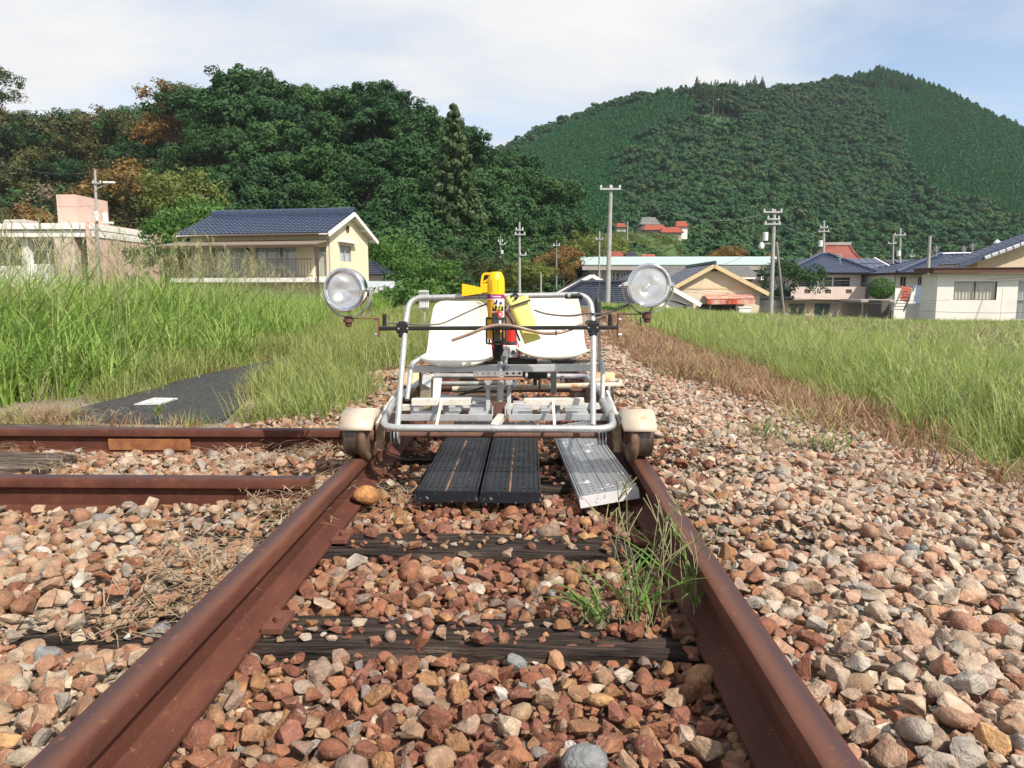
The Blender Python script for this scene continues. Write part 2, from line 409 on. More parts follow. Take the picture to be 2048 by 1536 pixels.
def throw(n, r0, r1, pack, ymin, ymax, layer, dz=0.0):
    cnt = 0
    for _ in range(n):
        # more tries close to the camera
        y = ymin+(ymax-ymin)*rs.random()**1.25; half = min(0.85*y+1.0, 4.4)
        x = 0.1-0.02*y+half*(2*rs.random()-1); r = r0+(r1-r0)*rs.random()**1.6
        if not stone_ok(x, y) or near_rail(x, y, r): continue
        if on_sleeper(x, y, r) and rs.random() > ((0.16 if y < 1.9 else 0.07) if abs(x) < 0.56 else (0.13 if y < 5 else 0.4)): continue
        if not free(x, y, r, pack): continue
        grid.setdefault((int(math.floor(x/cell)), int(math.floor(y/cell))), []).append((x, y, r))
        stones.append((x, y, r, layer, dz)); cnt += 1
    return cnt
throw(14000, 0.025, 0.037, 0.70, 0.55, 8.5, 0, 0.004)
throw(88000, 0.016, 0.025, 0.67, 0.55, 8.5, 0)
throw(124000, 0.009, 0.016, 0.67, 0.55, 5.0, 0, 0.0)
grid.clear()
throw(30000, 0.022, 0.040, 0.85, 0.55, 6.5, 1, -0.016)       # the layer below, seen in the gaps
grid.clear()
throw(26000, 0.030, 0.055, 0.72, 8.0, 26.0, 0)               # farther away
PAL_C = [(.28,.105,.055), (.32,.135,.07), (.22,.085,.052), (.36,.185,.095), (.33,.145,.082), (.37,.235,.14), (.31,.21,.15), (.24,.095,.06), (.39,.195,.085)]
PAL_R = [(.48,.36,.26), (.50,.41,.32), (.44,.35,.275), (.44,.28,.19), (.38,.20,.13), (.47,.345,.255), (.49,.38,.275), (.39,.335,.28), (.44,.315,.225), (.42,.25,.165)]
PAL_L = [(.44,.31,.21), (.38,.235,.145), (.32,.165,.10), (.46,.37,.27), (.42,.27,.17), (.34,.29,.24), (.44,.33,.23), (.36,.19,.115)]
recs = []
for (x, y, r, lay, dz) in stones:
    if abs(x) < 0.56: pal = PAL_C if rs.random() > 0.08 else PAL_R
    elif x > 0: pal = PAL_R if rs.random() < min(0.60+(x-0.6)*1.2, 0.97) else PAL_C
    else: pal = PAL_L if rs.random() < 0.82 else (PAL_C if rs.random() < 0.6 else PAL_R)
    c = pal[rs.randrange(len(pal))]; k = rs.uniform(0.62, 0.98) if pal is PAL_C else rs.uniform(0.74, 1.02); c = tuple(min(q*k, 0.72) for q in c); c = (c[0]*.97, c[1], c[2]*1.06) if pal is PAL_C else c
    if rs.random() < 0.007: c = (0.50, 0.45, 0.39)
    if rs.random() < 0.010: c = (0.42, 0.24, 0.11)
    if rs.random() < 0.012: c = (0.20, 0.20, 0.195)
    slp = on_sleeper(x, y, r) and abs(x) < 1.1
    z = float(gh(x, y)) + dz + (0.45*r if not slp else 0.034 + 0.40*r) + rs.uniform(-0.25, 0.3)*r*0.6
    kind = rs.randrange(NA) if rs.random() < 0.90 else NA+rs.randrange(NR)
    e = Matrix.Rotation(rs.uniform(0, 6.283), 3, 'Z') @ Matrix.Rotation(rs.gauss(0, 0.32), 3, 'X') @ Matrix.Rotation(rs.gauss(0, 0.32), 3, 'Y')
    recs.append([x, y, z, r, lay, c, kind, e])
# the 300 that show largest are parts of their own
def vis(q):
    px, py, k = project(Vector(q[:3]))
    return q[3]/k if (q[4] == 0 and k > 0.3 and -10 < px < 2058 and py < 1545) else 0
order = sorted(range(len(recs)), key=lambda i: -vis(recs[i])); big = set(order[:298])
def put_stone(x, y, z, r, c, me, e):
    o = bpy.data.objects.new('stone', me); COL.objects.link(o); o.parent = bed
    o.matrix_local = Matrix.Translation((x, y, z)) @ e.to_4x4() @ Matrix.Scale(r, 4); o.color = (*c, 1); return o
for i in sorted(big):
    x, y, z, r, lay, c, kind, e = recs[i]; put_stone(x, y, z, r, c, fine[kind], e)
# the long ochre stone leaning on the rail foot in front of the trolley wheel, and a smooth slate pebble
p = G(727, 996, 0.03); put_stone(p.x, p.y, 0.045, 0.052, (.42, .20, .07), fine[NA+2], Matrix.Rotation(0.9, 3, 'Z') @ Matrix.Rotation(0.25, 3, 'Y'))
p = G(1163, 1520, 0.02); put_stone(p.x, p.y, 0.018, 0.040, (.19, .195, .195), fine[NA+4], Matrix.Rotation(0.2, 3, 'Z'))
proto_np = {}
for nm, lst in (('f', fine), ('c', coarse)):
    for k, me in enumerate(lst):
        v = np.empty(len(me.vertices)*3, np.float32); me.vertices.foreach_get('co', v)
        f = np.empty(len(me.polygons)*3, np.int32); me.polygons.foreach_get('vertices', f)
        proto_np[(nm, k)] = (v.reshape(-1, 3), f.reshape(-1, 3))
VV, FF, CC, SM = [], [], [], []; off = 0
for i, (x, y, z, r, lay, c, kind, e) in enumerate(recs):
    if i in big: continue
    nm = 'f' if (y < 2.7 and lay == 0 and r > 0.016 and kind < NA) else 'c'
    v, f = proto_np[(nm, kind)]
    VV.append(v @ np.array(e.transposed())*r + (x, y, z)); FF.append(f+off); off += len(v)
    CC.append(np.tile((*c, 1.0), (len(v), 1))); SM.append(np.full(len(f), kind >= NA))
me = npmesh('small_stones', np.concatenate(VV), np.concatenate(FF))
ca = me.color_attributes.new('Col', 'FLOAT_COLOR', 'POINT'); ca.data.foreach_set('color', np.concatenate(CC).astype(np.float32).ravel())
me.polygons.foreach_set('use_smooth', np.concatenate(SM))
sm = finish('small_stones', me, M_stone_s, bed); sm['kind'] = 'stuff'
N_STONE_TRIS = len(me.polygons)

# --- rails and sleepers
def railmat():
    m, t, b = mat_new('rusty_rail')
    f = noise(t, 14, 6, 0.65, stretch=(1, 0.25, 1)); c = ramp(t, f, [(0.3, (0.066, 0.020, 0.012)), (0.55, (0.098, 0.031, 0.018)), (0.75, (0.145, 0.055, 0.028))])
    geo = t.nodes.new('ShaderNodeNewGeometry'); sx = t.nodes.new('ShaderNodeSeparateXYZ'); t.links.new(geo.outputs['Position'], sx.inputs[0])
    # the running surface is worn to a smooth purple-brown; its edges rub orange
    top = ramp(t, sx.outputs['Z'], [(0.1365, 0.0), (0.1392, 1.0)])
    worn = ramp(t, noise(t, 9, 5, 0.6, stretch=(1, 0.12, 1)), [(0.35, (0.048, 0.029, 0.036)), (0.6, (0.066, 0.033, 0.031)), (0.75, (0.12, 0.052, 0.027))])
    ax = t.nodes.new('ShaderNodeMath'); ax.operation = 'ABSOLUTE'; t.links.new(sx.outputs['X'], ax.inputs[0])
    nz = noise(t, 6, 4, 0.6, stretch=(1, 0.2, 1)); ad = t.nodes.new('ShaderNodeMath'); ad.operation = 'MULTIPLY_ADD'; ad.inputs[1].default_value = 0.03; t.links.new(nz, ad.inputs[0]); t.links.new(ax.outputs[0], ad.inputs[2])
    gauge = ramp(t, ad.outputs[0], [(0.570, 1.0), (0.592, 0.0)])          # the gauge side of the head stays orange-brown
    worn = mixc(t, gauge, worn, (0.135, 0.056, 0.034))
    c = mixc(t, top, c, worn)
    c = mixc(t, ramp(t, noise(t, 45, 6, 0.75), [(0.60, 0.0), (0.68, 0.6)]), c, (0.26, 0.115, 0.05))
    c = mixc(t, ramp(t, noise(t, 220, 3, 0.6), [(0.66, 0.0), (0.72, 0.5)]), c, (0.05, 0.02, 0.014))
    t.links.new(c, b.inputs['Base Color']); b.inputs['Metallic'].default_value = 0.0; b.inputs['Specular IOR Level'].default_value = 0.35
    t.links.new(ramp(t, top, [(0, 0.78), (1, 0.46)]), b.inputs['Roughness'])
    bump(t, b, noise(t, 160, 6, 0.7), 0.25, 0.002); return m
M_rail = railmat()
def woodmat(name, c1, c2):
    m, t, b = mat_new(name)
    f = noise(t, 10, 5, 0.65, stretch=(0.45, 7, 4), dist=0.5); c = ramp(t, f, [(0.36, c1), (0.5, tuple((a*1.4+b_)/2.4 for a, b_ in zip(c1, c2))), (0.62, c2)])
    g = noise(t, 3, 4, 0.6, stretch=(1, 4, 2)); c = mixc(t, ramp(t, g, [(0.5, 0.0), (0.72, 0.5)]), c, (0.11, 0.082, 0.065))
    t.links.new(c, b.inputs['Base Color']); b.inputs['Roughness'].default_value = 0.9; b.inputs['Specular IOR Level'].default_value = 0.2
    bump(t, b, f, 1.0, 0.035); return m
M_sleeper = woodmat('creosoted_wood', (0.010, 0.007, 0.006), (0.095, 0.068, 0.055))
PROF = [(-.061, 0), (.061, 0), (.061, .009), (.022, .022), (.0085, .034), (.0075, .092), (.015, .100), (.0315, .105), (.0325, .128), (.029, .136), (.020, .1395), (0, .1402),
        (-.020, .1395), (-.029, .136), (-.0325, .128), (-.0315, .105), (-.015, .100), (-.0075, .092), (-.0085, .034), (-.022, .022), (-.061, .009)]
def rail(parent, a, b):
    a, b = Vector(a), Vector(b); d = (b-a).normalized(); x = d.cross(Vector((0, 0, 1))).normalized()
    n = max(2, int((b-a).length/1.2)); mb = MB(); k = len(PROF); vs = []
    for i in range(n+1):
        o = a+(b-a)*i/n
        vs += [o+x*p[0]+Vector((0, 0, p[1])) for p in PROF]
    fs = [tuple(range(k)), tuple(n*k+j for j in range(k-1, -1, -1))]
    for i in range(n):
        for j in range(k): fs.append((i*k+j, (i+1)*k+j, (i+1)*k+(j+1) % k, i*k+(j+1) % k))
    mb.add(vs, fs); return mb.build('rail', M_rail, parent, smooth=28)
track = thing('railway_track', (0, 5, 0), 'rusty railway track on dark wooden sleepers running under the trolley', 'railway track')
for s in (-1, 1): rail(track, (s*0.566, -0.6, 0), (s*0.566, 60, 0))
def plank_mesh(L, w, h, seed, cracks=6):
    """weathered timber: uneven top split along the grain, ragged ends"""
    r = random.Random(seed); nx, ny = 34, 15; bm = bmesh.new(); top = {}
    ph = [r.uniform(0, 9) for _ in range(8)]
    cr = [(r.uniform(-0.45, 0.45)*w, r.uniform(0.004, 0.012), r.uniform(0, 6), r.uniform(-L/2, L/2), r.uniform(0.25, 0.9)*L) for _ in range(cracks)]
    for i in range(nx+1):
        for j in range(ny+1):
            x = (i/nx-0.5)*L; y = (j/ny-0.5)*w
            z = -0.004*abs(math.sin(y*70+ph[0]+0.4*math.sin(x*3)))-0.003*math.sin(y*140+ph[1])+0.003*math.sin(x*5+ph[2])
            for (cy, cw, cp, c0, cl) in cr:
                yy = cy+0.006*math.sin(x*4+cp)
                if abs(x-c0) < cl/2 and abs(y-yy) < w/ny*0.62: z -= cw*1.6*(1-(abs(x-c0)/(cl/2))**3)
            e = min(abs(j), abs(ny-j))
            if e == 0: z -= 0.010+0.006*math.sin(x*9+ph[3]); y *= 0.985+0.012*math.sin(x*7+ph[4])
            if i in (0, nx): x += 0.025*math.sin(j*2.3+ph[5])*L/2.1; z -= 0.008
            top[(i, j)] = bm.verts.new((x, y, z))
    for i in range(nx):
        for j in range(ny): bm.faces.new((top[(i, j)], top[(i+1, j)], top[(i+1, j+1)], top[(i, j+1)]))
    ed = [e for e in bm.edges if e.is_boundary]
    ex = bmesh.ops.extrude_edge_only(bm, edges=ed)
    for v in [g for g in ex['geom'] if isinstance(g, bmesh.types.BMVert)]: v.co.z = -h
    bmesh.ops.recalc_face_normals(bm, faces=bm.faces)
    me = bpy.data.meshes.new('sleeper'); bm.to_mesh(me); bm.free(); me.materials.append(M_sleeper); me.shade_smooth(); me.set_sharp_from_angle(angle=R(38)); return me
slm = [plank_mesh(2.1, 0.185, 0.13, 40+i) for i in range(5)]
for i, y in enumerate(SLEEP_Y):
    o = finish('sleeper', slm[i % 5], None, track)
    o.location = Vector((rs.uniform(-0.04, 0.04), y, 0.001))-Vector(track['_o']); o.rotation_euler = (rs.gauss(0, 0.012), rs.gauss(0, 0.004), rs.gauss(0, 0.012))
# spikes and plates by the first sleepers
M_plate = pmat('rust_plate', (0.16, 0.055, 0.03), (0.09, 0.035, 0.022), scale=30, rough=0.85, bump_s=0.4)
for y in SLEEP_Y[:4]:
    for s in (-1, 1):
        mb = MB(); mb.box((s*0.566-s*0.085, y+0.01, 0.014), (0.05, 0.10, 0.016)); mb.cyl((s*0.566-s*0.09, y, 0.01), (s*0.566-s*0.09, y, 0.035), 0.012, 8)
        mb.build('rail_clip', M_plate, track, bevel=0.002)
spur = thing('spur_track', (-2.0, 3.27, 0), 'short rusty siding leaving the main track at a right angle across stones', 'railway track')
for (yy, xe) in SPUR: rail(spur, (-4.6, yy, 0.0), (xe, yy, 0.0))
mb = MB(); mb.box((-1.72, 3.435-0.017, 0.062), (0.40, 0.012, 0.056)); mb.build('joint_bar', pmat('orange_rust', (0.33, 0.13, 0.04), (0.17, 0.06, 0.03), scale=16, rough=0.9, bump_s=0.3), spur, bevel=0.002)
M_grey_wood = woodmat('grey_timber', (0.05, 0.036, 0.028), (0.21, 0.165, 0.13))
for (cx_, cy_, L_, w_, lab) in ((-2.74, 3.06, 1.6, 0.26, 'weathered grey timber with a split end lying between the siding rails'), (-2.80, 3.60, 1.5, 0.17, 'long dark timber lying flat behind the siding beside the asphalt')):
    me = plank_mesh(L_, w_, 0.16, int(-cx_*100), 9); me.materials.clear(); me.materials.append(M_grey_wood)
    o = finish('timber', me, None, None); o.location = (cx_, cy_, 0.085 if cy_ < 3.3 else 0.115); o.rotation_euler = (0.02, 0.01, 0.02); tag(o, lab, 'timber')

# --- the asphalt path on the left and its white marker slab
def asphalt():
    m, t, b = mat_new('asphalt'); tcn = t.nodes.new('ShaderNodeTexCoord'); vo = t.nodes.new('ShaderNodeTexVoronoi'); vo.inputs['Scale'].default_value = 70; t.links.new(tcn.outputs['Object'], vo.inputs['Vector'])
    c = ramp(t, vo.outputs['Color'], [(0.0, (0.035, 0.035, 0.036)), (0.6, (0.062, 0.062, 0.062)), (0.9, (0.10, 0.098, 0.095)), (1.0, (0.22, 0.21, 0.2))])
    c = mixc(t, ramp(t, noise(t, 1.6, 5), [(0.45, 0.0), (0.75, 0.5)]), c, (0.075, 0.07, 0.062))
    t.links.new(c, b.inputs['Base Color']); b.inputs['Roughness'].default_value = 0.95; b.inputs['Specular IOR Level'].default_value = 0.15; bump(t, b, vo.outputs['Distance'], 0.8, 0.012); return m
mb = MB(); c0 = sum(PATH, Vector())/len(PATH); PP = fillet(PATH+[PATH[0]], 0.15, 3)
poly = [Vector((p.x, p.y, 0.0)) for p in PP]
vs = []; ringn = len(poly)
for ring, (k, z) in enumerate(((1.0, -0.03), (0.985, 0.018), (0.5, 0.026))): vs += [Vector((c0.x+(p.x-c0.x)*k, c0.y+(p.y-c0.y)*k, z)) for p in poly]
fs = [(r_*ringn+i, r_*ringn+(i+1) % ringn, (r_+1)*ringn+(i+1) % ringn, (r_+1)*ringn+i) for r_ in range(2) for i in range(ringn)] + [tuple(2*ringn+i for i in range(ringn))]
mb.add(vs, fs); path = mb.build('path', asphalt()); tag(path, kind='structure')
mb = MB(); q = [G(*p, 0.03) for p in ((268, 809), (322, 808), (356, 797), (308, 796))]
mb.prism([Vector((p.x, p.y, 0.0255)) for p in q], (0, 0, 0.008))
tag(mb.build('paving_marker', pmat('white_slab', (0.60, 0.59, 0.57), (0.42, 0.41, 0.39), scale=9, rough=0.85, rust=[(0.56, (0.2, 0.19, 0.18), 22), (0.6, (0.3, 0.27, 0.23), 5)])), 'flat white marker plate lying on the dark asphalt path', 'marker plate')

# ================================================================== GRASS
def blade(vs, fs, rr, base, h, w, lean, az, droop, nseg=3):
    dx, dy = math.cos(az), math.sin(az); sx, sy = -dy, dx; o = len(vs); tw = rr.uniform(-0.6, 0.6)
    ca, sa = math.cos(tw), math.sin(tw); wx, wy = sx*ca+dx*sa, sy*ca+dy*sa
    for i in range(nseg+1):
        t = i/nseg; fw = lean*t*h + droop*h*t*t*t; z = h*(t - droop*0.45*t**3); k = w*(1-t**1.6)*0.5 if i < nseg else 0
        c = (base[0]+dx*fw, base[1]+dy*fw, base[2]+z)
        if i < nseg: vs.append((c[0]-wx*k, c[1]-wy*k, c[2])); vs.append((c[0]+wx*k, c[1]+wy*k, c[2]))
        else: vs.append(c)
    for i in range(nseg-1): fs.append((o+2*i, o+2*i+1, o+2*i+3, o+2*i+2))
    fs.append((o+2*nseg-2, o+2*nseg-1, o+2*nseg))
def grass_clump(seed, n, rad, h0, h1, w0, w1, lean, droop, mat, heads=0, hmat=None, hh=0.0):
    rr = random.Random(seed); vs, fs = [], []
    for _ in range(n):
        a = rr.uniform(0, 6.283); q = rad*rr.random()**0.5
        blade(vs, fs, rr, (q*math.cos(a), q*math.sin(a), 0), rr.uniform(h0, h1), rr.uniform(w0, w1), rr.uniform(0.02, lean), rr.uniform(0, 6.283), rr.uniform(0, droop))
    nb = len(fs)
    for _ in range(heads):                    # thin stalk carrying a feathery seed head
        a = rr.uniform(0, 6.283); q = rad*rr.random()**0.5; H = hh*rr.uniform(0.85, 1.12); az = rr.uniform(0, 6.283); ln = rr.uniform(0.03, 0.16)
        b = (q*math.cos(a), q*math.sin(a), 0); blade(vs, fs, rr, b, H, 0.006, ln, az, 0.05)
        tip = (b[0]+math.cos(az)*ln*H, b[1]+math.sin(az)*ln*H, H*0.93)
        for k in range(9):
            t = k/9; blade(vs, fs, rr, (tip[0]-math.cos(az)*ln*H*0.25*(1-t), tip[1]-math.sin(az)*ln*H*0.25*(1-t), tip[2]-0.22*H*(1-t)*0.6), H*rr.uniform(0.06, 0.12), 0.007, rr.uniform(0.4, 1.0), rr.uniform(0, 6.283), 0.7, 2)
    ob = raw_object('clump', vs, fs, mat)
    if hmat:
        ob.data.materials.append(hmat)
        mi = np.zeros(len(ob.data.polygons), np.int32); mi[nb:] = 1; ob.data.polygons.foreach_set('material_index', mi)
    return ob
M_gr_tall = leafmat('tall_grass_blade', [(0.19, 0.31, 0.06), (0.29, 0.40, 0.095), (0.21, 0.35, 0.07), (0.39, 0.43, 0.15)], trans=0.35, nscale=1.2)
M_gr_field = leafmat('field_grass_blade', [(0.27, 0.34, 0.085), (0.36, 0.42, 0.13), (0.24, 0.33, 0.08), (0.41, 0.42, 0.17)], trans=0.35, nscale=1.2)
M_gr_short = leafmat('short_grass_blade', [(0.24, 0.29, 0.075), (0.33, 0.34, 0.11), (0.20, 0.28, 0.065), (0.38, 0.35, 0.15)], trans=0.3, nscale=1.2)
M_head = leafmat('seed_head', [(0.35, 0.36, 0.17), (0.40, 0.38, 0.20), (0.33, 0.28, 0.16)], trans=0.3)
M_dead = leafmat('dead_grass_blade', [(0.28, 0.15, 0.085), (0.34, 0.20, 0.115), (0.24, 0.11, 0.065), (0.38, 0.27, 0.15), (0.29, 0.27, 0.10)], trans=0.15, nscale=1.5)
M_straw = leafmat('straw', [(0.38, 0.28, 0.17), (0.30, 0.2, 0.12), (0.42, 0.34, 0.22)], trans=0.1)
nr = np.random.default_rng(3)
def field(name, label, inside, area, density, protos, s0, s1, zoff=0.0, weight=None, cap=20000):
    (x0, x1, y0, y1) = area; n = int((x1-x0)*(y1-y0)*density); X = nr.uniform(x0, x1, n); Y = nr.uniform(y0, y1, n)
    keep = np.array([inside(a, b) for a, b in zip(X, Y)], bool) if n else np.zeros(0, bool)
    X, Y = X[keep], Y[keep]; n = len(X); s = nr.uniform(s0, s1, n)
    if weight is not None: s = s*np.array([weight(a, b) for a, b in zip(X, Y)])
    P = np.stack([X, Y, gh(X, Y)-0.04+zoff], -1)
    return scatter(name, label, P, nr.uniform(0, 6.283, n), s, nr.integers(0, len(protos), n), protos, tilt=nr.normal(0, 0.05, (n, 2)))
def cols(px, py, Y): return W(px, py, Y)
# --- left: tall grass bank. front edge as a line in plan, from the siding to the house
_le = [G(*q, 0.0) for q in ((-80, 808), (60, 811), (150, 797), (270, 767), (380, 738), (480, 719), (560, 700), (610, 690), (640, 668), (655, 650))]
LE = [(-9.0, _le[0].y)]+[(q.x, q.y) for q in _le]+[(-4.4, 20), (-5.0, 26), (-8, 34), (-60, 36), (-60, 4)]
def tall_in(x, y): return in_poly(x+0.2*math.sin(y*3)+0.12*math.sin(x*5), y, LE)
def lin(v, a, b): return min(max((v-a)/(b-a), 0.0), 1.0)
def edge_d(x, y):                       # rough distance from the front edge of the bank
    return min(math.hypot(x-q[0], y-q[1]) for q in _lef)
_lef = [(_le[i].lerp(_le[i+1], k/4).x, _le[i].lerp(_le[i+1], k/4).y) for i in range(len(_le)-1) for k in range(4)]
def tall_w(x, y): return 0.55+0.45*lin(edge_d(x, y), 0.0, 1.6) + 0.10*lin(y, 10, 22)
tall = [grass_clump(10+i, 24, 0.17, 0.5, 1.25, 0.018, 0.036, 0.42, 0.9, M_gr_tall, heads=(1 if i % 3 == 0 else 0), hmat=M_head, hh=1.40) for i in range(6)] + [grass_clump(17, 16, 0.18, 0.3, 0.95, 0.008, 0.018, 0.6, 1.0, M_head, heads=2, hmat=M_head, hh=1.35)]
def tall_near(x, y): return tall_in(x, y) and y < 16 and abs(x) < 0.78*y+1.5
def tall_far(x, y): return tall_in(x, y) and y >= 16 and abs(x) < 0.78*y+1.5
field('tall_grass', 'tall green grass with brown seed heads on the bank below the cream house', tall_near, (-13, -2, 4, 16), 26, tall, 0.85, 1.12, weight=lambda x, y: 1.12*tall_w(x, y))
tall2 = [grass_clump(30+i, 34, 0.30, 0.6, 1.3, 0.020, 0.036, 0.3, 0.6, M_gr_tall, heads=1, hmat=M_head, hh=1.3) for i in range(4)]
field('far_tall_grass', 'taller pale grass farther back towards the cream house', tall_far, (-30, -4, 16, 34), 7, tall2, 0.75, 1.05)
# low leafy creeper along the foot of the bank
def leafy_clump(seed, n, rad, h, size, mat):
    rr = random.Random(seed); vs, fs = [], []
    for _ in range(n):
        a = rr.uniform(0, 6.283); q = rad*rr.random()**0.6; z = h*(1-(q/rad)**2)*rr.uniform(0.3, 1.05)+0.02
        c = Vector((q*math.cos(a), q*math.sin(a), z)); u = Vector((rr.gauss(0, 1), rr.gauss(0, 1), rr.gauss(0, 0.5))).normalized(); w = u.cross(Vector((rr.gauss(0, 0.5), rr.gauss(0, 0.5), 1))).normalized()
        s = size*rr.uniform(0.6, 1.2); o = len(vs); vs += [tuple(c-u*s*0.5), tuple(c+w*s*0.38), tuple(c+u*s*0.6), tuple(c-w*s*0.38)]; fs.append((o, o+1, o+2, o+3))
    return raw_object('clump', vs, fs, mat)
M_creeper = leafmat('creeper_leaf', [(0.10, 0.21, 0.04), (0.14, 0.27, 0.055), (0.08, 0.18, 0.035)], trans=0.25)
creep = [leafy_clump(50+i, 170, 0.26, 0.20, 0.042, M_creeper) for i in range(4)]
def creep_in(x, y): return 6.2 < y < 12 and tall_in(x, y) and not tall_in(x+0.75, y) and math.sin(x*2.1+y*1.7) > -0.6
field('creeper', 'low bright leafy creeper at the foot of the tall grass', creep_in, (-6, -2, 5.2, 12), 24, creep, 0.8, 1.5)
# --- short yellowish grass between the path and the track
short = [grass_clump(70+i, 34, 0.14, 0.12, 0.36, 0.005, 0.010, 0.5, 0.8, M_gr_short) for i in range(5)]
def short_in(x, y):
    if y < 4.25 or in_poly(x, y, PATH) or x > -1.15-0.3*math.sin(y*2.2)-0.12*math.sin(y*7): return False
    if y < 5.2 and x < -1.65-0.1*math.sin(y*9): return False
    return not tall_in(x, y)
field('short_grass', 'short yellow-green grass between the asphalt path and the track', short_in, (-5, -1.0, 4.25, 14), 75, short, 0.8, 1.25, weight=lambda x, y: 0.75+0.35*lin(y, 5, 8))
field('far_short_grass', 'dry pale grass strip along the track behind the trolley', lambda x, y: x < -1.1-0.1*math.sin(y) and not tall_in(x, y) and y > 14, (-9, -1.0, 14, 40), 14, [grass_clump(80+i, 34, 0.25, 0.2, 0.42, 0.012, 0.02, 0.5, 0.8, M_gr_short) for i in range(3)], 0.9, 1.3)
# --- right: the grass field
fieldg = [grass_clump(90+i, 36, 0.15, 0.18, 0.60, 0.006, 0.013, 0.36, 0.7, M_gr_field, heads=(1 if i % 3 == 0 else 0), hmat=M_head, hh=0.66) for i in range(6)]
_fe = [G(*q, -0.1) for q in ((2100, 985), (1960, 950), (1850, 915), (1780, 872), (1650, 812), (1560, 770), (1440, 722), (1360, 690), (1290, 655), (1262, 632))]
def fe(y): return float(np.interp(y, [q.y for q in _fe], [q.x for q in _fe])) + 0.08*math.sin(y*5.1) + 0.04*math.sin(y*13)
def field_in(x, y): return x > fe(y)+0.10 and abs(x) < 0.8*y+2.4
field('field_grass', 'green waist-high grass field to the right of the ballast', field_in, (1.9, 12, 1.2, 13), 42, fieldg, 0.85, 1.12, weight=lambda x, y: (0.55+0.45*lin(x-fe(y), 0, 0.9)))
field2 = [grass_clump(110+i, 40, 0.32, 0.2, 0.50, 0.014, 0.026, 0.3, 0.5, M_gr_field, heads=0, hmat=M_head, hh=0.55) for i in range(4)]
field('far_field_grass', 'far part of the grass field in front of the village houses', lambda x, y: x > fe(y) and abs(x) < 0.78*y+1, (2.4, 34, 13, 42), 6.5, field2, 0.85, 1.15)
# --- brown dead strip beside the ballast
dead = [grass_clump(130+i, 38, 0.16, 0.05, 0.20, 0.005, 0.011, 1.1, 1.2, M_dead) for i in range(5)]
def dead_in(x, y): return right_edge(y)-0.15-0.2*lin(y, 5, 9) < x < fe(y)+0.30 and nr.random() < 0.4+0.6*lin(y, 4.0, 5.5)
field('dead_grass', 'brown dead grass strip between the ballast and the green field', dead_in, (0.9, 4, 1.2, 14), 85, dead, 0.8, 1.3)
field('far_dead_grass', 'brown dead grass beside the track farther along', lambda x, y: right_edge(y)-0.15 < x < fe(y)+0.1, (0.9, 4, 14, 34), 24, [grass_clump(136+i, 36, 0.25, 0.06, 0.2, 0.012, 0.02, 0.9, 1.0, M_dead) for i in range(3)], 0.9, 1.3)
_pf = [PATH[i].lerp(PATH[(i+1) % len(PATH)], k/14) for i in range(len(PATH)) for k in range(14) if i not in (1,)]
_pp = [(q.x+nr.normal(0, .07), q.y+nr.normal(0, .07), 0.0) for q in _pf if math.sin(q.x*7+q.y*5) > .35]
for _ in range(170):
    q = (nr.uniform(-4.6, -1.75), nr.uniform(3.72, 4.5))
    if not in_poly(q[0], q[1], PATH): _pp.append((q[0], q[1], 0.0))
scatter('path_fringe', 'dry grass creeping over the edge of the asphalt path', _pp, nr.uniform(0, 6.28, len(_pp)), nr.uniform(.3, .75, len(_pp)), nr.integers(0, 4, len(_pp)), [grass_clump(145+i, 26, 0.13, 0.05, 0.22, 0.005, 0.010, 1.0, 1.0, M_dead if i % 2 else M_gr_short) for i in range(4)])
# --- straw litter on the left stones and by the sleepers
def litter(seed, n, rad):
    rr = random.Random(seed); vs, fs = [], []
    for _ in range(n):
        a = rr.uniform(0, 6.283); q = rad*rr.random()**0.5; c = Vector((q*math.cos(a), q*math.sin(a), rr.uniform(0.0, 0.02))); az = rr.uniform(0, 6.283); Ls = rr.uniform(0.04, 0.13)
        d = Vector((math.cos(az), math.sin(az), rr.gauss(0, 0.12))); s = Vector((-d.y, d.x, 0))*rr.uniform(0.0008, 0.0018); m = c+d*Ls*0.5+Vector((rr.gauss(0, .006), rr.gauss(0, .006), rr.uniform(0, 0.012))); e = c+d*Ls; o = len(vs)
        vs += [tuple(c-s), tuple(c+s), tuple(m+s), tuple(m-s), tuple(e)]; fs += [(o, o+1, o+2, o+3), (o+3, o+2, o+4)]
    return raw_object('clump', vs, fs, M_straw)
LP, LS = [], []
for (px, py, sx_, sy_, n) in ((430, 1135, 55, 35, 12), (330, 1180, 50, 25, 4), (560, 1030, 45, 25, 10), (600, 915, 70, 14, 14), (700, 950, 60, 20, 6), (200, 1190, 60, 20, 3), (560, 880, 60, 8, 6), (150, 828, 80, 6, 16), (80, 930, 60, 15, 8), (790, 960, 30, 25, 6), (1480, 870, 60, 10, 6), (1640, 880, 80, 12, 8), (1750, 950, 70, 20, 5)):
    for _ in range(n):
        p = G(px+nr.normal(0, sx_), py+nr.normal(0, sy_), 0.05); LP.append((p.x, p.y, float(gh(p.x, p.y))+0.035)); LS.append(nr.uniform(0.7, 1.3))
scatter('straw_litter', 'loose dry straw strewn over the stones beside the track', LP, nr.uniform(0, 6.283, len(LP)), np.array(LS), nr.integers(0, 4, len(LP)), [litter(150+i, 22, 0.10) for i in range(4)])
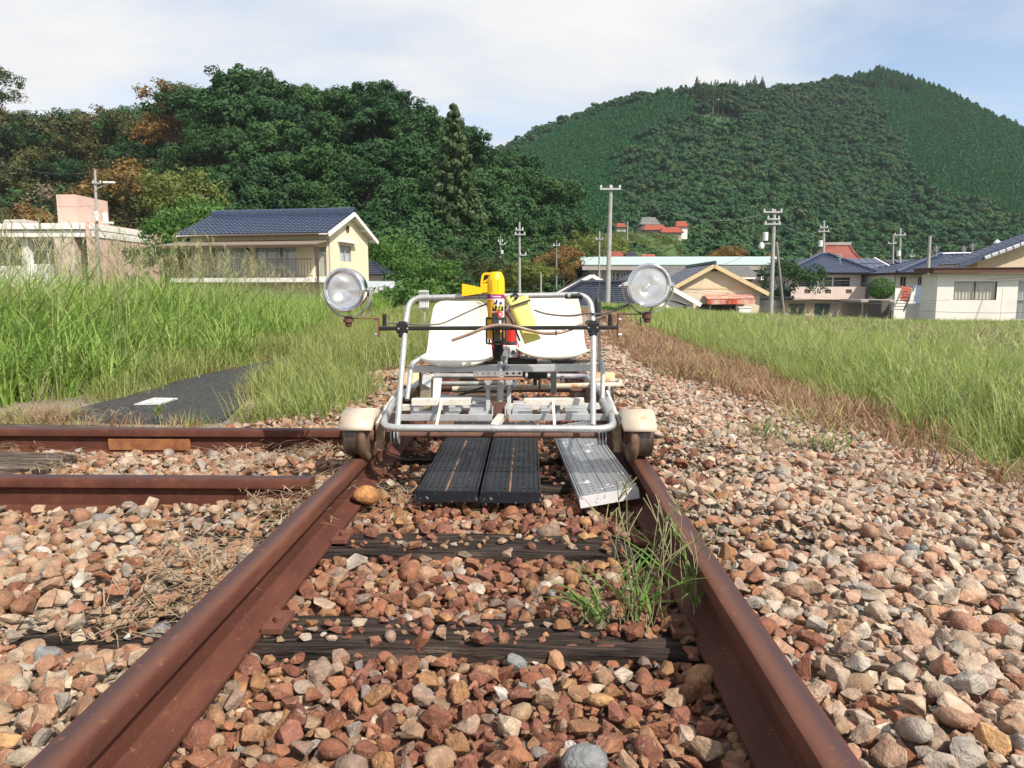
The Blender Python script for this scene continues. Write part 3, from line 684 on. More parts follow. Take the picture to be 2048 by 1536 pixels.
# --- the weed by the right-hand rail: upright stalks with leaves and forked seed heads
M_weed = leafmat('weed_leaf', [(0.13, 0.25, 0.045), (0.19, 0.31, 0.07)], trans=0.35); M_wstalk = leafmat('weed_stalk', [(0.30, 0.31, 0.15), (0.36, 0.33, 0.18)], trans=0.2)
def weed(label, base, seed, nst, H, spread, heads=True):
    t = thing('weed', base, label, 'weed'); rr = random.Random(seed); st = MB(); lv = []; lf = []; hd = MB()
    for i in range(nst):
        b = Vector(base)+Vector((rr.gauss(0, spread), rr.gauss(0, spread*0.8), 0)); h = H*rr.uniform(0.35, 1.0); ln = Vector((rr.gauss(0, 0.16), rr.gauss(0, 0.12), 1)).normalized()
        pts = [b+ln*h*q+Vector((rr.gauss(0, 0.004), rr.gauss(0, 0.004), 0)) for q in (0, .25, .5, .75, 1)]
        st.tube(pts, 0.0016, 5, r2=0.0009)
        for q in range(rr.randint(1, 3)):
            p = b+ln*h*rr.uniform(0.08, 0.75); blade(lv, lf, rr, tuple(p), rr.uniform(0.05, 0.11), 0.008, rr.uniform(0.5, 1.2), rr.uniform(0, 6.283), rr.uniform(0.2, 0.8))
        if heads and h > 0.45*H:
            for q in range(rr.randint(3, 5)):
                az = rr.uniform(0, 6.283); d = Vector((math.cos(az)*0.6, math.sin(az)*0.6, rr.uniform(0.5, 1.2))).normalized(); e = pts[-1]
                hd.tube([e, e+d*0.03+Vector((0, 0, 0.004)), e+d*rr.uniform(0.05, 0.08)], 0.0012, 4)
    sk = st.build('stalk', M_wstalk, t); sk['kind'] = 'stuff'; m2 = MB(); m2.add(lv, lf); m2.build('foliage', M_weed, t)
    if heads: hd.build('seed_head', M_wstalk, t)['kind'] = 'stuff'
    return t
weed('tall green weed with forked seed heads growing against the rusty rail', G(1290, 1250, 0.0), 5, 18, 0.32, 0.026)
weed('slim weed leaning on the rail head, right of the tall weed clump', G(1372, 1215, 0.02), 6, 9, 0.27, 0.025)
weed('small leafy weed rooted beside the dark sleeper', G(1196, 1250, 0.0), 7, 12, 0.11, 0.018, False)
weed('small green weed in the pale stones below the dead grass, nearer the trolley', G(1540, 880, 0.0), 8, 22, 0.16, 0.07, False)
weed('small green weed in the pale stones farther from the trolley', G(1655, 905, -0.02), 9, 18, 0.14, 0.05, False)
weed('tiny weed sprouting at the front edge of the asphalt path', G(318, 838, 0.03), 10, 7, 0.12, 0.02, False)
weed('blue-green grass tuft standing out in the right-hand field edge', G(1945, 870, -0.1)+Vector((0, 0.2, 0)), 12, 60, 0.42, 0.09, False)

# ================================================================== TREES
def leaf_cloud(rr, clumps, per, size, up=0.35, stretch=1.0, jit=0.42):
    """numpy leaf quads around clump centres: list of (centre, radius)"""
    V_, F_ = [], []; o = 0
    for (c, rc) in clumps:
        n = max(4, int(per*(rr.uniform(0.7, 1.3))))
        d = rr.normal(0, 1, (n, 3)); d[:, 2] += up; d /= np.linalg.norm(d, axis=1, keepdims=True)
        p = np.asarray(c)+d*rc*rr.uniform(0.55, 1.08, (n, 1))*np.array([1, 1, 0.8])
        nn = d+rr.normal(0, jit*0.55, (n, 3)); nn /= np.linalg.norm(nn, axis=1, keepdims=True)
        a = np.cross(nn, rr.normal(0, 1, (n, 3))); a /= np.linalg.norm(a, axis=1, keepdims=True); b = np.cross(nn, a)
        s = size*rr.uniform(0.6, 1.3, (n, 1)); q = np.stack([p-a*s*0.6*stretch, p+b*s*0.42, p+a*s*0.6*stretch, p-b*s*0.42], 1)
        V_.append(q.reshape(-1, 3)); F_.append(np.arange(n*4).reshape(n, 4)+o); o += n*4
    return np.concatenate(V_), np.concatenate(F_)
def crown_broad(seed, rx, rz, nclump, per, size, jit=0.42, c0=0.17, c1=0.29):
    rr = np.random.default_rng(seed); cl = []
    lobes = [(np.array([rr.normal(0, 0.36)*rx, rr.normal(0, 0.36)*rx, rz*rr.uniform(-0.45, 0.55)]), rr.uniform(0.5, 0.75)) for _ in range(6)]
    for k in range(nclump):
        c, s = lobes[k % 6]; d = rr.normal(0, 1, 3); d[2] = abs(d[2])*0.9-0.25; d /= np.linalg.norm(d)
        cl.append((c+d*np.array([rx, rx, rz*0.8])*s*rr.uniform(0.75, 1.05), rx*rr.uniform(c0, c1)))
    return leaf_cloud(rr, cl, per, size, jit=jit)
def crown_conifer(seed, H, rbase, rows, per, size, jit=0.42):
    rr = np.random.default_rng(seed); cl = []
    for i in range(rows):
        t = i/(rows-1); z = H*(0.12+0.88*t); r = rbase*(1-t)**0.85+0.15; nb = max(3, int(9*(1-t)+3))
        for k in range(nb):
            a = 6.283*(k/nb)+rr.uniform(0, 1.2); q = r*rr.uniform(0.55, 1.0)
            cl.append((np.array([q*math.cos(a), q*math.sin(a), z-0.25*q+rr.normal(0, 0.2)]), max(0.25, rbase*0.30*(1-0.65*t))))
    return leaf_cloud(rr, cl, per, size, up=0.15, stretch=1.35, jit=jit)
def trunk_mb(H, r, crown_r, seed, limbs=5):
    rr = random.Random(seed); mb = MB(); pts = [Vector((rr.gauss(0, 0.12)*t*H*0.15, rr.gauss(0, 0.12)*t*H*0.15, H*t)) for t in (0, .3, .6, .85)]
    mb.tube(pts, r, 7, r2=r*0.35)
    for i in range(limbs):
        t = rr.uniform(0.4, 0.8); b = Vector((0, 0, H*t)); a = rr.uniform(0, 6.283); d = Vector((math.cos(a), math.sin(a), rr.uniform(0.3, 0.9))).normalized()
        mb.tube([b, b+d*crown_r*0.4, b+d*crown_r*0.75+Vector((0, 0, 0.3))], r*0.4, 5, r2=r*0.1)
    return mb
M_bark = pmat('bark', (0.11, 0.085, 0.06), (0.06, 0.045, 0.035), scale=6, rough=0.95)
M_bark_pale = pmat('pale_bark', (0.30, 0.27, 0.23), (0.2, 0.17, 0.14), scale=6, rough=0.9)
LM = dict(
    dark=leafmat('evergreen_leaf', [(0.024, 0.060, 0.022), (0.036, 0.080, 0.028), (0.048, 0.098, 0.031), (0.031, 0.072, 0.030)], trans=0.12, spec=0.12, rough=0.7, nscale=0.35),
    olive=leafmat('olive_leaf', [(0.065, 0.075, 0.022), (0.09, 0.085, 0.025), (0.045, 0.07, 0.022), (0.12, 0.10, 0.035)], trans=0.2, nscale=0.35),
    orange=leafmat('autumn_leaf', [(0.20, 0.10, 0.025), (0.16, 0.105, 0.03), (0.24, 0.125, 0.035)], trans=0.25, nscale=0.4),
    bright=leafmat('bright_leaf', [(0.065, 0.15, 0.026), (0.09, 0.18, 0.032), (0.05, 0.125, 0.025)], trans=0.3, nscale=0.5),
    yellow=leafmat('yellow_green_leaf', [(0.15, 0.17, 0.035), (0.11, 0.145, 0.03), (0.18, 0.18, 0.045)], trans=0.3, nscale=0.5),
    cedar=leafmat('cedar_needle', [(0.046, 0.084, 0.024), (0.042, 0.08, 0.024)], trans=0.15, nscale=0.3),
    bare=leafmat('sparse_leaf', [(0.20, 0.14, 0.085), (0.17, 0.13, 0.09)], trans=0.2))
def tree_meshes(kind):
    out = []
    if kind == 'broad':
        for i in range(5):
            v, f = crown_broad(500+i, 4.4, 3.9, 80, 84, 0.36, 0.36, 0.18, 0.30); v[:, 2] += 6.6; out.append((v, f, trunk_mb(8.2, 0.32, 3.4, i)))
    if kind == 'fine':
        for i in range(3):
            v, f = crown_broad(520+i, 4.2, 3.4, 80, 60, 0.27); v[:, 2] += 6.2; out.append((v, f, trunk_mb(8.0, 0.26, 3.4, 20+i, 9)))
    if kind == 'sparse':
        for i in range(2):
            v, f = crown_broad(540+i, 4.0, 3.4, 36, 34, 0.26); v[:, 2] += 6.4; out.append((v, f, trunk_mb(9.0, 0.20, 3.9, 30+i, 16)))
    if kind == 'bush':
        for i in range(3):
            v, f = crown_broad(560+i, 2.0, 1.7, 56, 60, 0.17); v[:, 2] += 1.6; out.append((v, f, trunk_mb(2.2, 0.10, 1.6, 40+i)))
    if kind == 'conifer':
        for i in range(2):
            v, f = crown_conifer(580+i, 16, 3.7, 27, 64, 0.34); out.append((v, f, trunk_mb(16, 0.34, 2, 50+i, 3)))
    return out
TM = {}
def tree_proto(kind, leaf):
    key = (kind, leaf)
    if key not in TM:
        TM[key] = []
        for (v, f, tb) in tree_meshes(kind):
            cm = npmesh('crown', v, f); cm.materials.append(LM[leaf])
            tm = bpy.data.meshes.new('trunk'); tm.from_pydata([tuple(p) for p in tb.v], [], tb.f); tm.materials.append(M_bark_pale if kind == 'sparse' else M_bark); tm.shade_smooth()
            TM[key].append((cm, tm))
    return TM[key]
KIND_H = dict(broad=10.4, fine=9.6, sparse=9.9, bush=3.4, conifer=16.5)
tr = random.Random(21)
def tree(name, kind, leaf, top, height, label, group=None, cat='tree', wide=1.0, sink=0.0):
    cm, tm = tr.choice(tree_proto(kind, leaf)); s = height/KIND_H[kind]; base = Vector(top)-Vector((0, 0, height))
    e = thing(name, base, label, cat, group); e.rotation_euler = (0, 0, tr.uniform(0, 6.283)); e.scale = (s*wide, s*wide, s)
    for nm, me in (('crown', cm), ('trunk', tm)):
        o = bpy.data.objects.new(nm, me); COL.objects.link(o); o.parent = e
    return e
def interp(pts, x):
    xs = [p[0] for p in pts]; ys = [p[1] for p in pts]; return float(np.interp(x, xs, ys))
# --- the wooded hill on the left: skyline of the photo, hill face rising away from the village
SKY_L = [(-400, 230), (-100, 215), (20, 205), (120, 205), (220, 230), (320, 205), (350, 165), (420, 158), (480, 130), (540, 165), (620, 185), (700, 148), (770, 165), (830, 215), (880, 222), (935, 262), (960, 300), (1010, 298), (1060, 325), (1110, 375), (1150, 430), (1175, 490), (1200, 530), (1260, 560)]
def hillY(px, t): return 62+34*(1-lin(px, 260, 420))+8*math.sin(px*0.006)+t*(66 - 18*lin(px, 700, 1150)) + 25*lin(px, 850, 1200)
def hill_pt(px, t, drop=9.0):
    top = interp(SKY_L, px); py = 622+(top-622)*t; Y = hillY(px, t); p = W(px, py, Y); p.z -= drop*lin(t, 0.0, 0.25); return p
M_hill = pmat('hill_soil', (0.035, 0.04, 0.018), (0.055, 0.045, 0.022), scale=0.2, rough=1.0)
xs = np.linspace(-500, 1260, 60); ts = np.linspace(0, 1.0, 18)
vs = [hill_pt(a, b) for b in ts for a in xs] + [hill_pt(a, 1.0)+Vector((0, 40, -6)) for a in xs] + [hill_pt(a, 1.0)+Vector((0, 120, -60)) for a in xs]
nx = len(xs); fs = [(j*nx+i, j*nx+i+1, (j+1)*nx+i+1, (j+1)*nx+i) for j in range(len(ts)+1) for i in range(nx-1)]
mb = MB(); mb.add(vs, fs); hl = mb.build('hill', M_hill, smooth=180); tag(hl, kind='structure')
placed = []
def hill_tree(px, t, h=None):
    for (a, b) in placed:
        if abs(a-px) < 46 and abs(b-t) < 0.085: return False
    return True
cnt = 0
for k in range(5200):
    px = tr.uniform(-60, 1190); t = tr.uniform(0.07, 1.0)
    if k < 60: t = 1.0; px = -60+k*1250/60
    if k >= 60 and not hill_tree(px, t): continue
    placed.append((px, t)); h = tr.uniform(8.5, 12.5)*(1+.45*(1-lin(px, 300, 430)))
    top = interp(SKY_L, px); py = 622+(top-622)*t
    if t > 0.97: py += tr.uniform(-4, 22)
    elif py < top+26: py = top+26+tr.uniform(0, 12)
    P = W(px, py, hillY(px, t))
    lower = 0.12 < t < 0.5
    if px < 400-40*t:
        u = tr.random(); leaf = 'orange' if u < (0.34 if lower else 0.13) else ('olive' if u < 0.80 else 'dark')
        knd = 'sparse' if tr.random() < 0.13 else 'fine'
        if knd == 'sparse': leaf = 'bare'
        lab = {'orange': 'orange-brown autumn tree on the slope above the pink building', 'olive': 'olive-green leafy tree on the slope above the pink building', 'dark': 'dark green tree among autumn trees above the pink building', 'bare': 'nearly bare tree with pale branches on the slope above the pink building'}[leaf]
        lab = lab.replace(' on the slope', ' on the skyline' if t > .97 else (' high on the slope' if t > .55 else ' low on the slope')); grp = 'trees on the autumn slope'
    else:
        knd = 'broad' if tr.random() < 0.8 else 'fine'; leaf = 'dark'
        hz_ = 'above the tiled roof of the cream house' if px < 700 else ('between the cream house and the cedar' if px < 890 else 'right of the cedar')
        lab = 'dark evergreen ' + ('on the skyline of the wood ' if t > .97 else ('high in the dense wood ' if t > .6 else 'low in the dense wood ')) + hz_; grp = 'evergreens of the dense wood'
        if 930 < px < 1180 and t < 0.25: leaf = 'dark'
    tree('hill_tree', knd, leaf, P, h, lab, grp, wide=tr.uniform(0.95, 1.25)); cnt += 1
    if cnt > 290: break
P = W(908, 206, 88); tree('cedar_tree', 'conifer', 'cedar', P, 18.5, 'tall pointed yellowish cedar standing in front of the dark wood', cat='tree', wide=0.95)
P = W(-14, 135, 125); tree('pine_tree', 'fine', 'olive', P, 10, 'lone thin-crowned tree standing on the ridge at the edge of the picture')
# --- brighter trees and shrubs around the houses
for (px, py, Y, h, knd, leaf, lab, wd_) in (
    (345, 405, 72, 9, 'fine', 'bright', 'bright green bushy tree between the pink building and the cream house', 1.0),
    (410, 385, 70, 9, 'fine', 'bright', 'bright green tree rising behind the left end of the tiled roof', 1.0),
    (318, 470, 70, 6, 'fine', 'bright', 'low bright shrub at the corner of the pink building', 1.2),
    (375, 330, 84, 11, 'fine', 'yellow', 'yellowish autumn tree above the tiled roof', 1.1),
    (255, 315, 92, 11, 'fine', 'orange', 'golden autumn tree behind the street lamp pole', 1.2),
    (215, 380, 90, 10, 'fine', 'olive', 'olive tree behind the transformers of the pole', 1.2),
    (792, 462, 62, 7, 'fine', 'bright', 'fresh green tree just right of the cream house gable', 1.0),
    (850, 492, 56, 5.5, 'fine', 'bright', 'fresh green rounded tree behind the yellow spray can, nearest the cream house', 1.0),
    (900, 500, 58, 5, 'fine', 'olive', 'dull olive tree behind the horn of the spray can', 1.1),
    (980, 512, 62, 4.8, 'fine', 'yellow', 'yellow-green tree directly behind the spray can', 1.15),
    (1065, 515, 64, 4.8, 'fine', 'yellow', 'yellow-green tree between the two thin poles', 1.25),
    (1128, 495, 78, 6.0, 'fine', 'orange', 'rusty brown tree left of the black-roofed house', 1.0),
    (1190, 455, 105, 8, 'fine', 'yellow', 'pale green tree on the terrace below the small red house', 1.2),
    (1455, 495, 120, 7, 'fine', 'orange', 'orange-tinted tree behind the mint roof, right of the temple', 1.3),
    (1520, 503, 118, 6.5, 'fine', 'orange', 'orange-tinted tree behind the leaning brace of the pole', 1.2),
    (1410, 510, 120, 6, 'fine', 'bright', 'green tree left of the orange-tinted trees behind the mint roof', 1.2),
    (1570, 520, 60, 5.5, 'fine', 'dark', 'dark tree between the tan house and the hip-roofed house', 0.8),
):
    tree('garden_tree', knd, leaf, W(px, py, Y), h, lab, wide=wd_)
for i, (px, py, Y, h, leaf, lab) in enumerate((
    (790, 565, 30, 2.2, 'bright', 'green shrub beside the white lean-to of the cream house'), (815, 545, 33, 2.9, 'bright', 'green shrub left of the white striped post'),
    (860, 560, 34, 2.6, 'bright', 'green shrub behind the white striped post'), (770, 610, 22, 1.3, 'bright', 'low shrub just behind the black handlebar end'), (905, 572, 38, 2.2, 'bright', 'small green shrub under the horn of the spray can'),
    (1250, 600, 30, 0.9, 'bright', 'low green bush in front of the black-roofed house'), (1210, 603, 32, 0.9, 'bright', 'low green bush behind the trolley top tube'))):
    tree('shrub', 'bush', leaf, W(px, py, Y), h, lab, cat='shrub', wide=1.25)
# --- the mountain on the right
SKY_R = [(880, 420), (960, 330), (1020, 282), (1060, 262), (1120, 232), (1200, 200), (1270, 183), (1330, 174), (1400, 168), (1500, 166), (1580, 162), (1640, 156), (1680, 146), (1735, 140), (1762, 130), (1800, 142), (1860, 160), (1940, 198), (2048, 250), (2160, 310), (2400, 400)]
def mtnY(px, t): return 150 + 330*t + 30*math.sin(px*0.004) + 25*t*math.sin(px*0.011+1.3)
def mtn_pt(px, t, drop=9):
    top = interp(SKY_R, px); py = 615+(top-615)*t; p = W(px, py, mtnY(px, t)); p.z -= drop*lin(t, 0, 0.2); return p
xs = np.linspace(820, 2400, 70); ts = np.linspace(0, 1, 30)
vs = [mtn_pt(a, b) for b in ts for a in xs] + [mtn_pt(a, 1.0)+Vector((0, 60, -10)) for a in xs] + [mtn_pt(a, 1.0)+Vector((0, 300, -120)) for a in xs]
nx = len(xs); fs = [(j*nx+i, j*nx+i+1, (j+1)*nx+i+1, (j+1)*nx+i) for j in range(len(ts)+1) for i in range(nx-1)]
mb = MB(); mb.add(vs, fs); mo = mb.build('mountain', pmat('forest_floor', (0.035, 0.062, 0.026), (0.05, 0.072, 0.03), scale=0.1, rough=1.0), smooth=180); tag(mo, kind='structure')
M_far = leafmat('far_forest_leaf', [(0.028, 0.074, 0.032), (0.037, 0.088, 0.036), (0.053, 0.098, 0.036), (0.031, 0.080, 0.038), (0.066, 0.097, 0.040)], trans=0.05, spec=0.08, rough=0.8, nscale=0.12)
M_plant = leafmat('plantation_needle', [(0.036, 0.130, 0.045), (0.046, 0.145, 0.050), (0.034, 0.118, 0.044)], trans=0.05, spec=0.08, rough=0.8, nscale=0.1)
def far_crown(seed):
    v, f = crown_broad(seed, 6.0, 4.6, 40, 64, 0.95, 0.2, 0.22, 0.36); v[:, 2] += 4.5; return raw_object('clump', [tuple(p) for p in v], [tuple(q) for q in f], M_far)
def far_cone(seed, H, rb):
    v, f = crown_conifer(seed, H, rb, 8, 8, 0.6, 0.2); return raw_object('clump', [tuple(p) for p in v], [tuple(q) for q in f], M_plant)
PF, SF, PC, SCc = [], [], [], []
occ = {}
def zone(px, t):                         # conifer plantation on both flanks, a mown clearing under the ridge, mixed forest elsewhere
    n1 = 22*math.sin(px*.031+t*9)+14*math.sin(px*.083+t*23); q = px+n1; tt = t+.02*math.sin(px*.06)
    if 1385 < px < 1492 and .80 < tt < .925: return 'clear'
    if (1050 < q < 1300 and tt > .38 and q < 1330-(1-tt)*170 and t < .965) or (1300 <= q < 1395 and tt > .87): return 'plant'
    if px > 1690 and tt > .52 and q > 1690+(1-tt)*260 and q > 1850-(tt-.5)*300: return 'plant'
    return 'mixed'
for k in range(15000):
    px = tr.uniform(930, 2150); t = tr.random()**0.95
    if t < 0.03 or zone(px, t) != 'mixed': continue
    c = (int(px/(13-4*t)), int(t*t*20+t*34))
    if c in occ: continue
    occ[c] = 1; PF.append(mtn_pt(px, t, 9-2.5*t)); SF.append(tr.uniform(0.65, 1.25)*(1.05-0.38*t))
for k in range(22000):
    px = tr.uniform(1010, 2150); t = tr.uniform(0.33, 1.0); z = zone(px, t)
    if z == 'plant' or (z == 'clear' and tr.random() < .5): PC.append((px, t, .45 if z == 'clear' else 1))
PCs = [mtn_pt(a, b, 3.4 if c == 1 else 9) for a, b, c in PC]; SCc = [tr.uniform(0.7, 1.15)*c for a, b, c in PC]
scatter('mountain_forest', 'mixed forest covering the face of the mountain', [tuple(p) for p in PF], nr.uniform(0, 6.28, len(PF)), np.array(SF), nr.integers(0, 5, len(PF)), [far_crown(720+i) for i in range(5)])
scatter('conifer_plantation', 'smooth young conifer plantation on the mountain flanks', [tuple(p) for p in PCs], nr.uniform(0, 6.28, len(PCs)), np.array(SCc), nr.integers(0, 3, len(PCs)), [far_cone(740+i, 3.4, 1.7) for i in range(3)])
# row of tall bare-trunked conifers on the ridge and below the summit
def tall_conifer_mesh(seed):
    v, f = crown_conifer(seed, 9, 2.6, 8, 14, 0.6); v[:, 2] += 11; return v, f
ridge_m = []
for i in range(3):
    v, f = tall_conifer_mesh(760+i); cm = npmesh('crown', v, f); cm.materials.append(M_far); tb = MB(); tb.tube([(0, 0, 0), (0, 0, 10), (0, 0, 19)], 0.35, 6, r2=0.1)
    tm = bpy.data.meshes.new('trunk'); tm.from_pydata([tuple(p) for p in tb.v], [], tb.f); tm.materials.append(M_bark_pale); ridge_m.append((cm, tm))
for i in range(46):
    if i < 32: px = 1386+i*4.4+tr.uniform(-2, 2); t = 0.945+tr.uniform(-0.02, 0.03); lab = 'tall straight conifer in the row on the mountain ridge above the clearing'; g = 'conifers of the ridge row'
    else: px = 1738+(i-32)*7.5+tr.uniform(-3, 3); t = 0.945+tr.uniform(-0.025, 0.02); lab = 'tall straight conifer in the dark stand just below the summit'; g = 'conifers below the summit'
    b = mtn_pt(px, t, 9); e = thing('ridge_conifer', b, lab, 'tree', g); e.scale = [tr.uniform(0.62, 0.85)]*3; e.rotation_euler = (0, 0, tr.uniform(0, 6))
    cm, tm = ridge_m[i % 3]
    for nm, me in (('crown', cm), ('trunk', tm)):
        o = bpy.data.objects.new(nm, me); COL.objects.link(o); o.parent = e

# ================================================================== THE RAIL TROLLEY
M_silver = pmat('silver_paint', (0.56, 0.56, 0.555), (0.44, 0.44, 0.435), scale=20, rough=0.36, metal=0.55, rust=[(0.63, (0.10, 0.085, 0.07), 120), (0.66, (0.24, 0.13, 0.06), 16)])
M_speck = pmat('speckled_silver_paint', (0.54, 0.54, 0.535), (0.42, 0.42, 0.415), scale=25, rough=0.4, metal=0.5, rust=[(0.57, (0.17, 0.15, 0.13), 160)])
M_alu = pmat('aluminium', (0.62, 0.63, 0.64), (0.5, 0.51, 0.52), scale=18, rough=0.42, metal=0.6, rust=(0.66, (0.2, 0.17, 0.14), 40))
M_galv = pmat('dull_galvanised_steel', (0.42, 0.42, 0.41), (0.30, 0.30, 0.29), scale=22, rough=0.5, metal=0.5, rust=(0.64, (0.16, 0.09, 0.05), 35))
M_dirty_white = pmat('dirty_white_paint', (0.66, 0.63, 0.57), (0.54, 0.49, 0.42), scale=14, rough=0.55, rust=[(0.60, (0.16, 0.13, 0.10), 70), (0.66, (0.33, 0.16, 0.07), 12)])
M_cream = pmat('cream_fender_paint', (0.54, 0.46, 0.37), (0.47, 0.38, 0.29), scale=9, rough=0.5, rust=[(0.60, (0.48, 0.26, 0.10), 11), (0.66, (0.22, 0.13, 0.08), 60)])
M_creamd = pmat('weathered_fender_paint', (0.52, 0.32, 0.14), (0.62, 0.46, 0.27), scale=12, rough=0.6, rust=[(0.60, (0.20, 0.09, 0.04), 60)])
M_rust = pmat('brown_rust', (0.15, 0.065, 0.042), (0.085, 0.045, 0.035), scale=25, rough=0.75, metal=0.1, bump_s=0.3, bump_scale=90, bump_d=0.002)
M_rustred = pmat('red_rust', (0.22, 0.065, 0.04), (0.14, 0.05, 0.035), scale=25, rough=0.7)
M_orust = pmat('orange_rust_scale', (0.38, 0.17, 0.08), (0.24, 0.09, 0.05), scale=40, rough=0.85)
M_tread = pmat('worn_wheel_steel', (0.16, 0.13, 0.11), (0.09, 0.065, 0.055), scale=10, rough=0.42, metal=0.55, stretch=(6, 1, 1), rust=(0.60, (0.17, 0.085, 0.05), 18))
M_flange = pmat('rusty_wheel_steel', (0.21, 0.13, 0.085), (0.13, 0.08, 0.055), scale=30, rough=0.6, metal=0.3, rust=(0.62, (0.06, 0.04, 0.03), 90))
M_black = pmat('black_paint', (0.012, 0.012, 0.013), (0.02, 0.02, 0.021), scale=15, rough=0.3)
M_rubber = pmat('black_rubber', (0.018, 0.018, 0.02), (0.028, 0.028, 0.03), scale=15, rough=0.55)
M_cloth_black = pmat('black_tape', (0.012, 0.011, 0.011), (0.02, 0.018, 0.018), scale=40, rough=0.9, bump_s=0.4)
M_seat = pmat('cream_white_plastic', (0.76, 0.72, 0.63), (0.70, 0.65, 0.55), scale=4, rough=0.32, rust=[(0.68, (0.50, 0.43, 0.33), 30), (0.72, (0.56, 0.50, 0.41), 9)], spec=0.5)
M_hose = pmat('bronze_tube', (0.30, 0.21, 0.16), (0.22, 0.14, 0.10), scale=12, rough=0.28, spec=0.6)
M_cable = pmat('grey_cable', (0.16, 0.14, 0.13), (0.11, 0.10, 0.09), scale=20, rough=0.5)
M_cableb = pmat('black_cable', (0.02, 0.02, 0.022), (0.03, 0.03, 0.03), scale=20, rough=0.45)
M_olive = pmat('olive_sheet', (0.30, 0.26, 0.17), (0.24, 0.2, 0.13), scale=12, rough=0.6, rust=(0.66, (0.16, 0.1, 0.06), 40))
M_pale = pmat('pale_grey_sheet', (0.55, 0.57, 0.59), (0.47, 0.49, 0.51), scale=10, rough=0.45)
M_sticker = pmat('white_sticker', (0.75, 0.75, 0.74), (0.6, 0.6, 0.6), scale=60, rough=0.5, rust=(0.62, (0.1, 0.1, 0.1), 45))
M_red = pmat('red_paint', (0.55, 0.02, 0.015), (0.42, 0.02, 0.015), scale=12, rough=0.35)
M_white = pmat('white_plastic', (0.74, 0.73, 0.70), (0.66, 0.64, 0.60), scale=9, rough=0.4)
M_dark = pmat('dark_engine_metal', (0.045, 0.040, 0.036), (0.07, 0.06, 0.05), scale=30, rough=0.6, metal=0.2)
M_bluegrey = pmat('blue_grey_grip', (0.10, 0.13, 0.17), (0.07, 0.09, 0.12), scale=20, rough=0.5)
def chrome():
    m, t, b = mat_new('chrome'); b.inputs['Base Color'].default_value = (0.86, 0.87, 0.89, 1); b.inputs['Metallic'].default_value = 1
    t.links.new(ramp(t, noise(t, 30, 4), [(0.4, 0.06), (0.75, 0.22)]), b.inputs['Roughness']); return m
M_chrome = chrome()
M_reflector, _t, _b = mat_new('lamp_reflector'); _b.inputs['Base Color'].default_value = (0.93, 0.94, 0.95, 1); _b.inputs['Metallic'].default_value = 0.95; _b.inputs['Roughness'].default_value = 0.24
def glass(name='window_pane_glass', brighten=0.0):
    m, t, b = mat_new(name); g = t.nodes.new('ShaderNodeBsdfGlossy'); g.inputs['Roughness'].default_value = 0.03; tr_ = t.nodes.new('ShaderNodeBsdfTransparent')
    tr_.inputs['Color'].default_value = (0.93, 0.94, 0.95, 1); lw = t.nodes.new('ShaderNodeLayerWeight'); lw.inputs['Blend'].default_value = 0.5; pw = t.nodes.new('ShaderNodeMath'); pw.operation = 'POWER'; pw.inputs[1].default_value = 4; t.links.new(lw.outputs['Facing'], pw.inputs[0]); fr = t.nodes.new('ShaderNodeMath'); fr.operation = 'MULTIPLY_ADD'; fr.inputs[1].default_value = 0.7; fr.inputs[2].default_value = 0.05; t.links.new(pw.outputs[0], fr.inputs[0]); mx_ = t.nodes.new('ShaderNodeMixShader')
    t.links.new(fr.outputs[0], mx_.inputs[0]); t.links.new(tr_.outputs[0], mx_.inputs[1]); t.links.new(g.outputs[0], mx_.inputs[2]); out_ = mx_.outputs[0]
    if brighten:  # brightness put into the colour: white diffuse mixed into the lens
        df = t.nodes.new('ShaderNodeBsdfDiffuse'); df.inputs['Color'].default_value = (0.8, 0.8, 0.8, 1); m2 = t.nodes.new('ShaderNodeMixShader'); m2.inputs[0].default_value = brighten; t.links.new(out_, m2.inputs[1]); t.links.new(df.outputs[0], m2.inputs[2]); out_ = m2.outputs[0]
    t.links.new(out_, t.nodes['Material Output'].inputs[0]); return m
M_glass = glass(); M_lens = glass('lamp_lens_glass', 0.24)
def perforated(mb, o, U, Vv, nu, nv, hu, hv, n=8):
    """flat plate spanned by U, Vv from o, cut by nu x nv oval holes (hu, hv: hole share of a cell)"""
    o, U, Vv = Vector(o), Vector(U), Vector(Vv); ang = [math.pi/4*k-math.pi*0.75 for k in range(8)]
    sq = [(-1, -1), (0, -1), (1, -1), (1, 0), (1, 1), (0, 1), (-1, 1), (-1, 0)]
    for i in range(nu):
        for j in range(nv):
            c = ((i+0.5)/nu, (j+0.5)/nv); P = []
            for s in sq: P.append(o+U*(c[0]+s[0]*0.5/nu)+Vv*(c[1]+s[1]*0.5/nv))
            for a in ang: P.append(o+U*(c[0]+math.cos(a)*hu*0.5/nu)+Vv*(c[1]+math.sin(a)*hv*0.5/nv))
            mb.add(P, [(k, (k+1) % 8, 8+(k+1) % 8, 8+k) for k in range(8)])
    return mb
def solid(ob, t, off=0.0):
    m = ob.modifiers.new('thickness', 'SOLIDIFY'); m.thickness = t; m.offset = off; return ob
def C(px, py, Y): return W(px, py, Y)
AX_F, AX_R, AXZ = 2.875, 4.20, 0.226
cart = thing('rail_trolley', (0, 3.5, 0.14), 'silver tubular two-seat rail trolley with two lamps standing on the track', 'rail trolley')
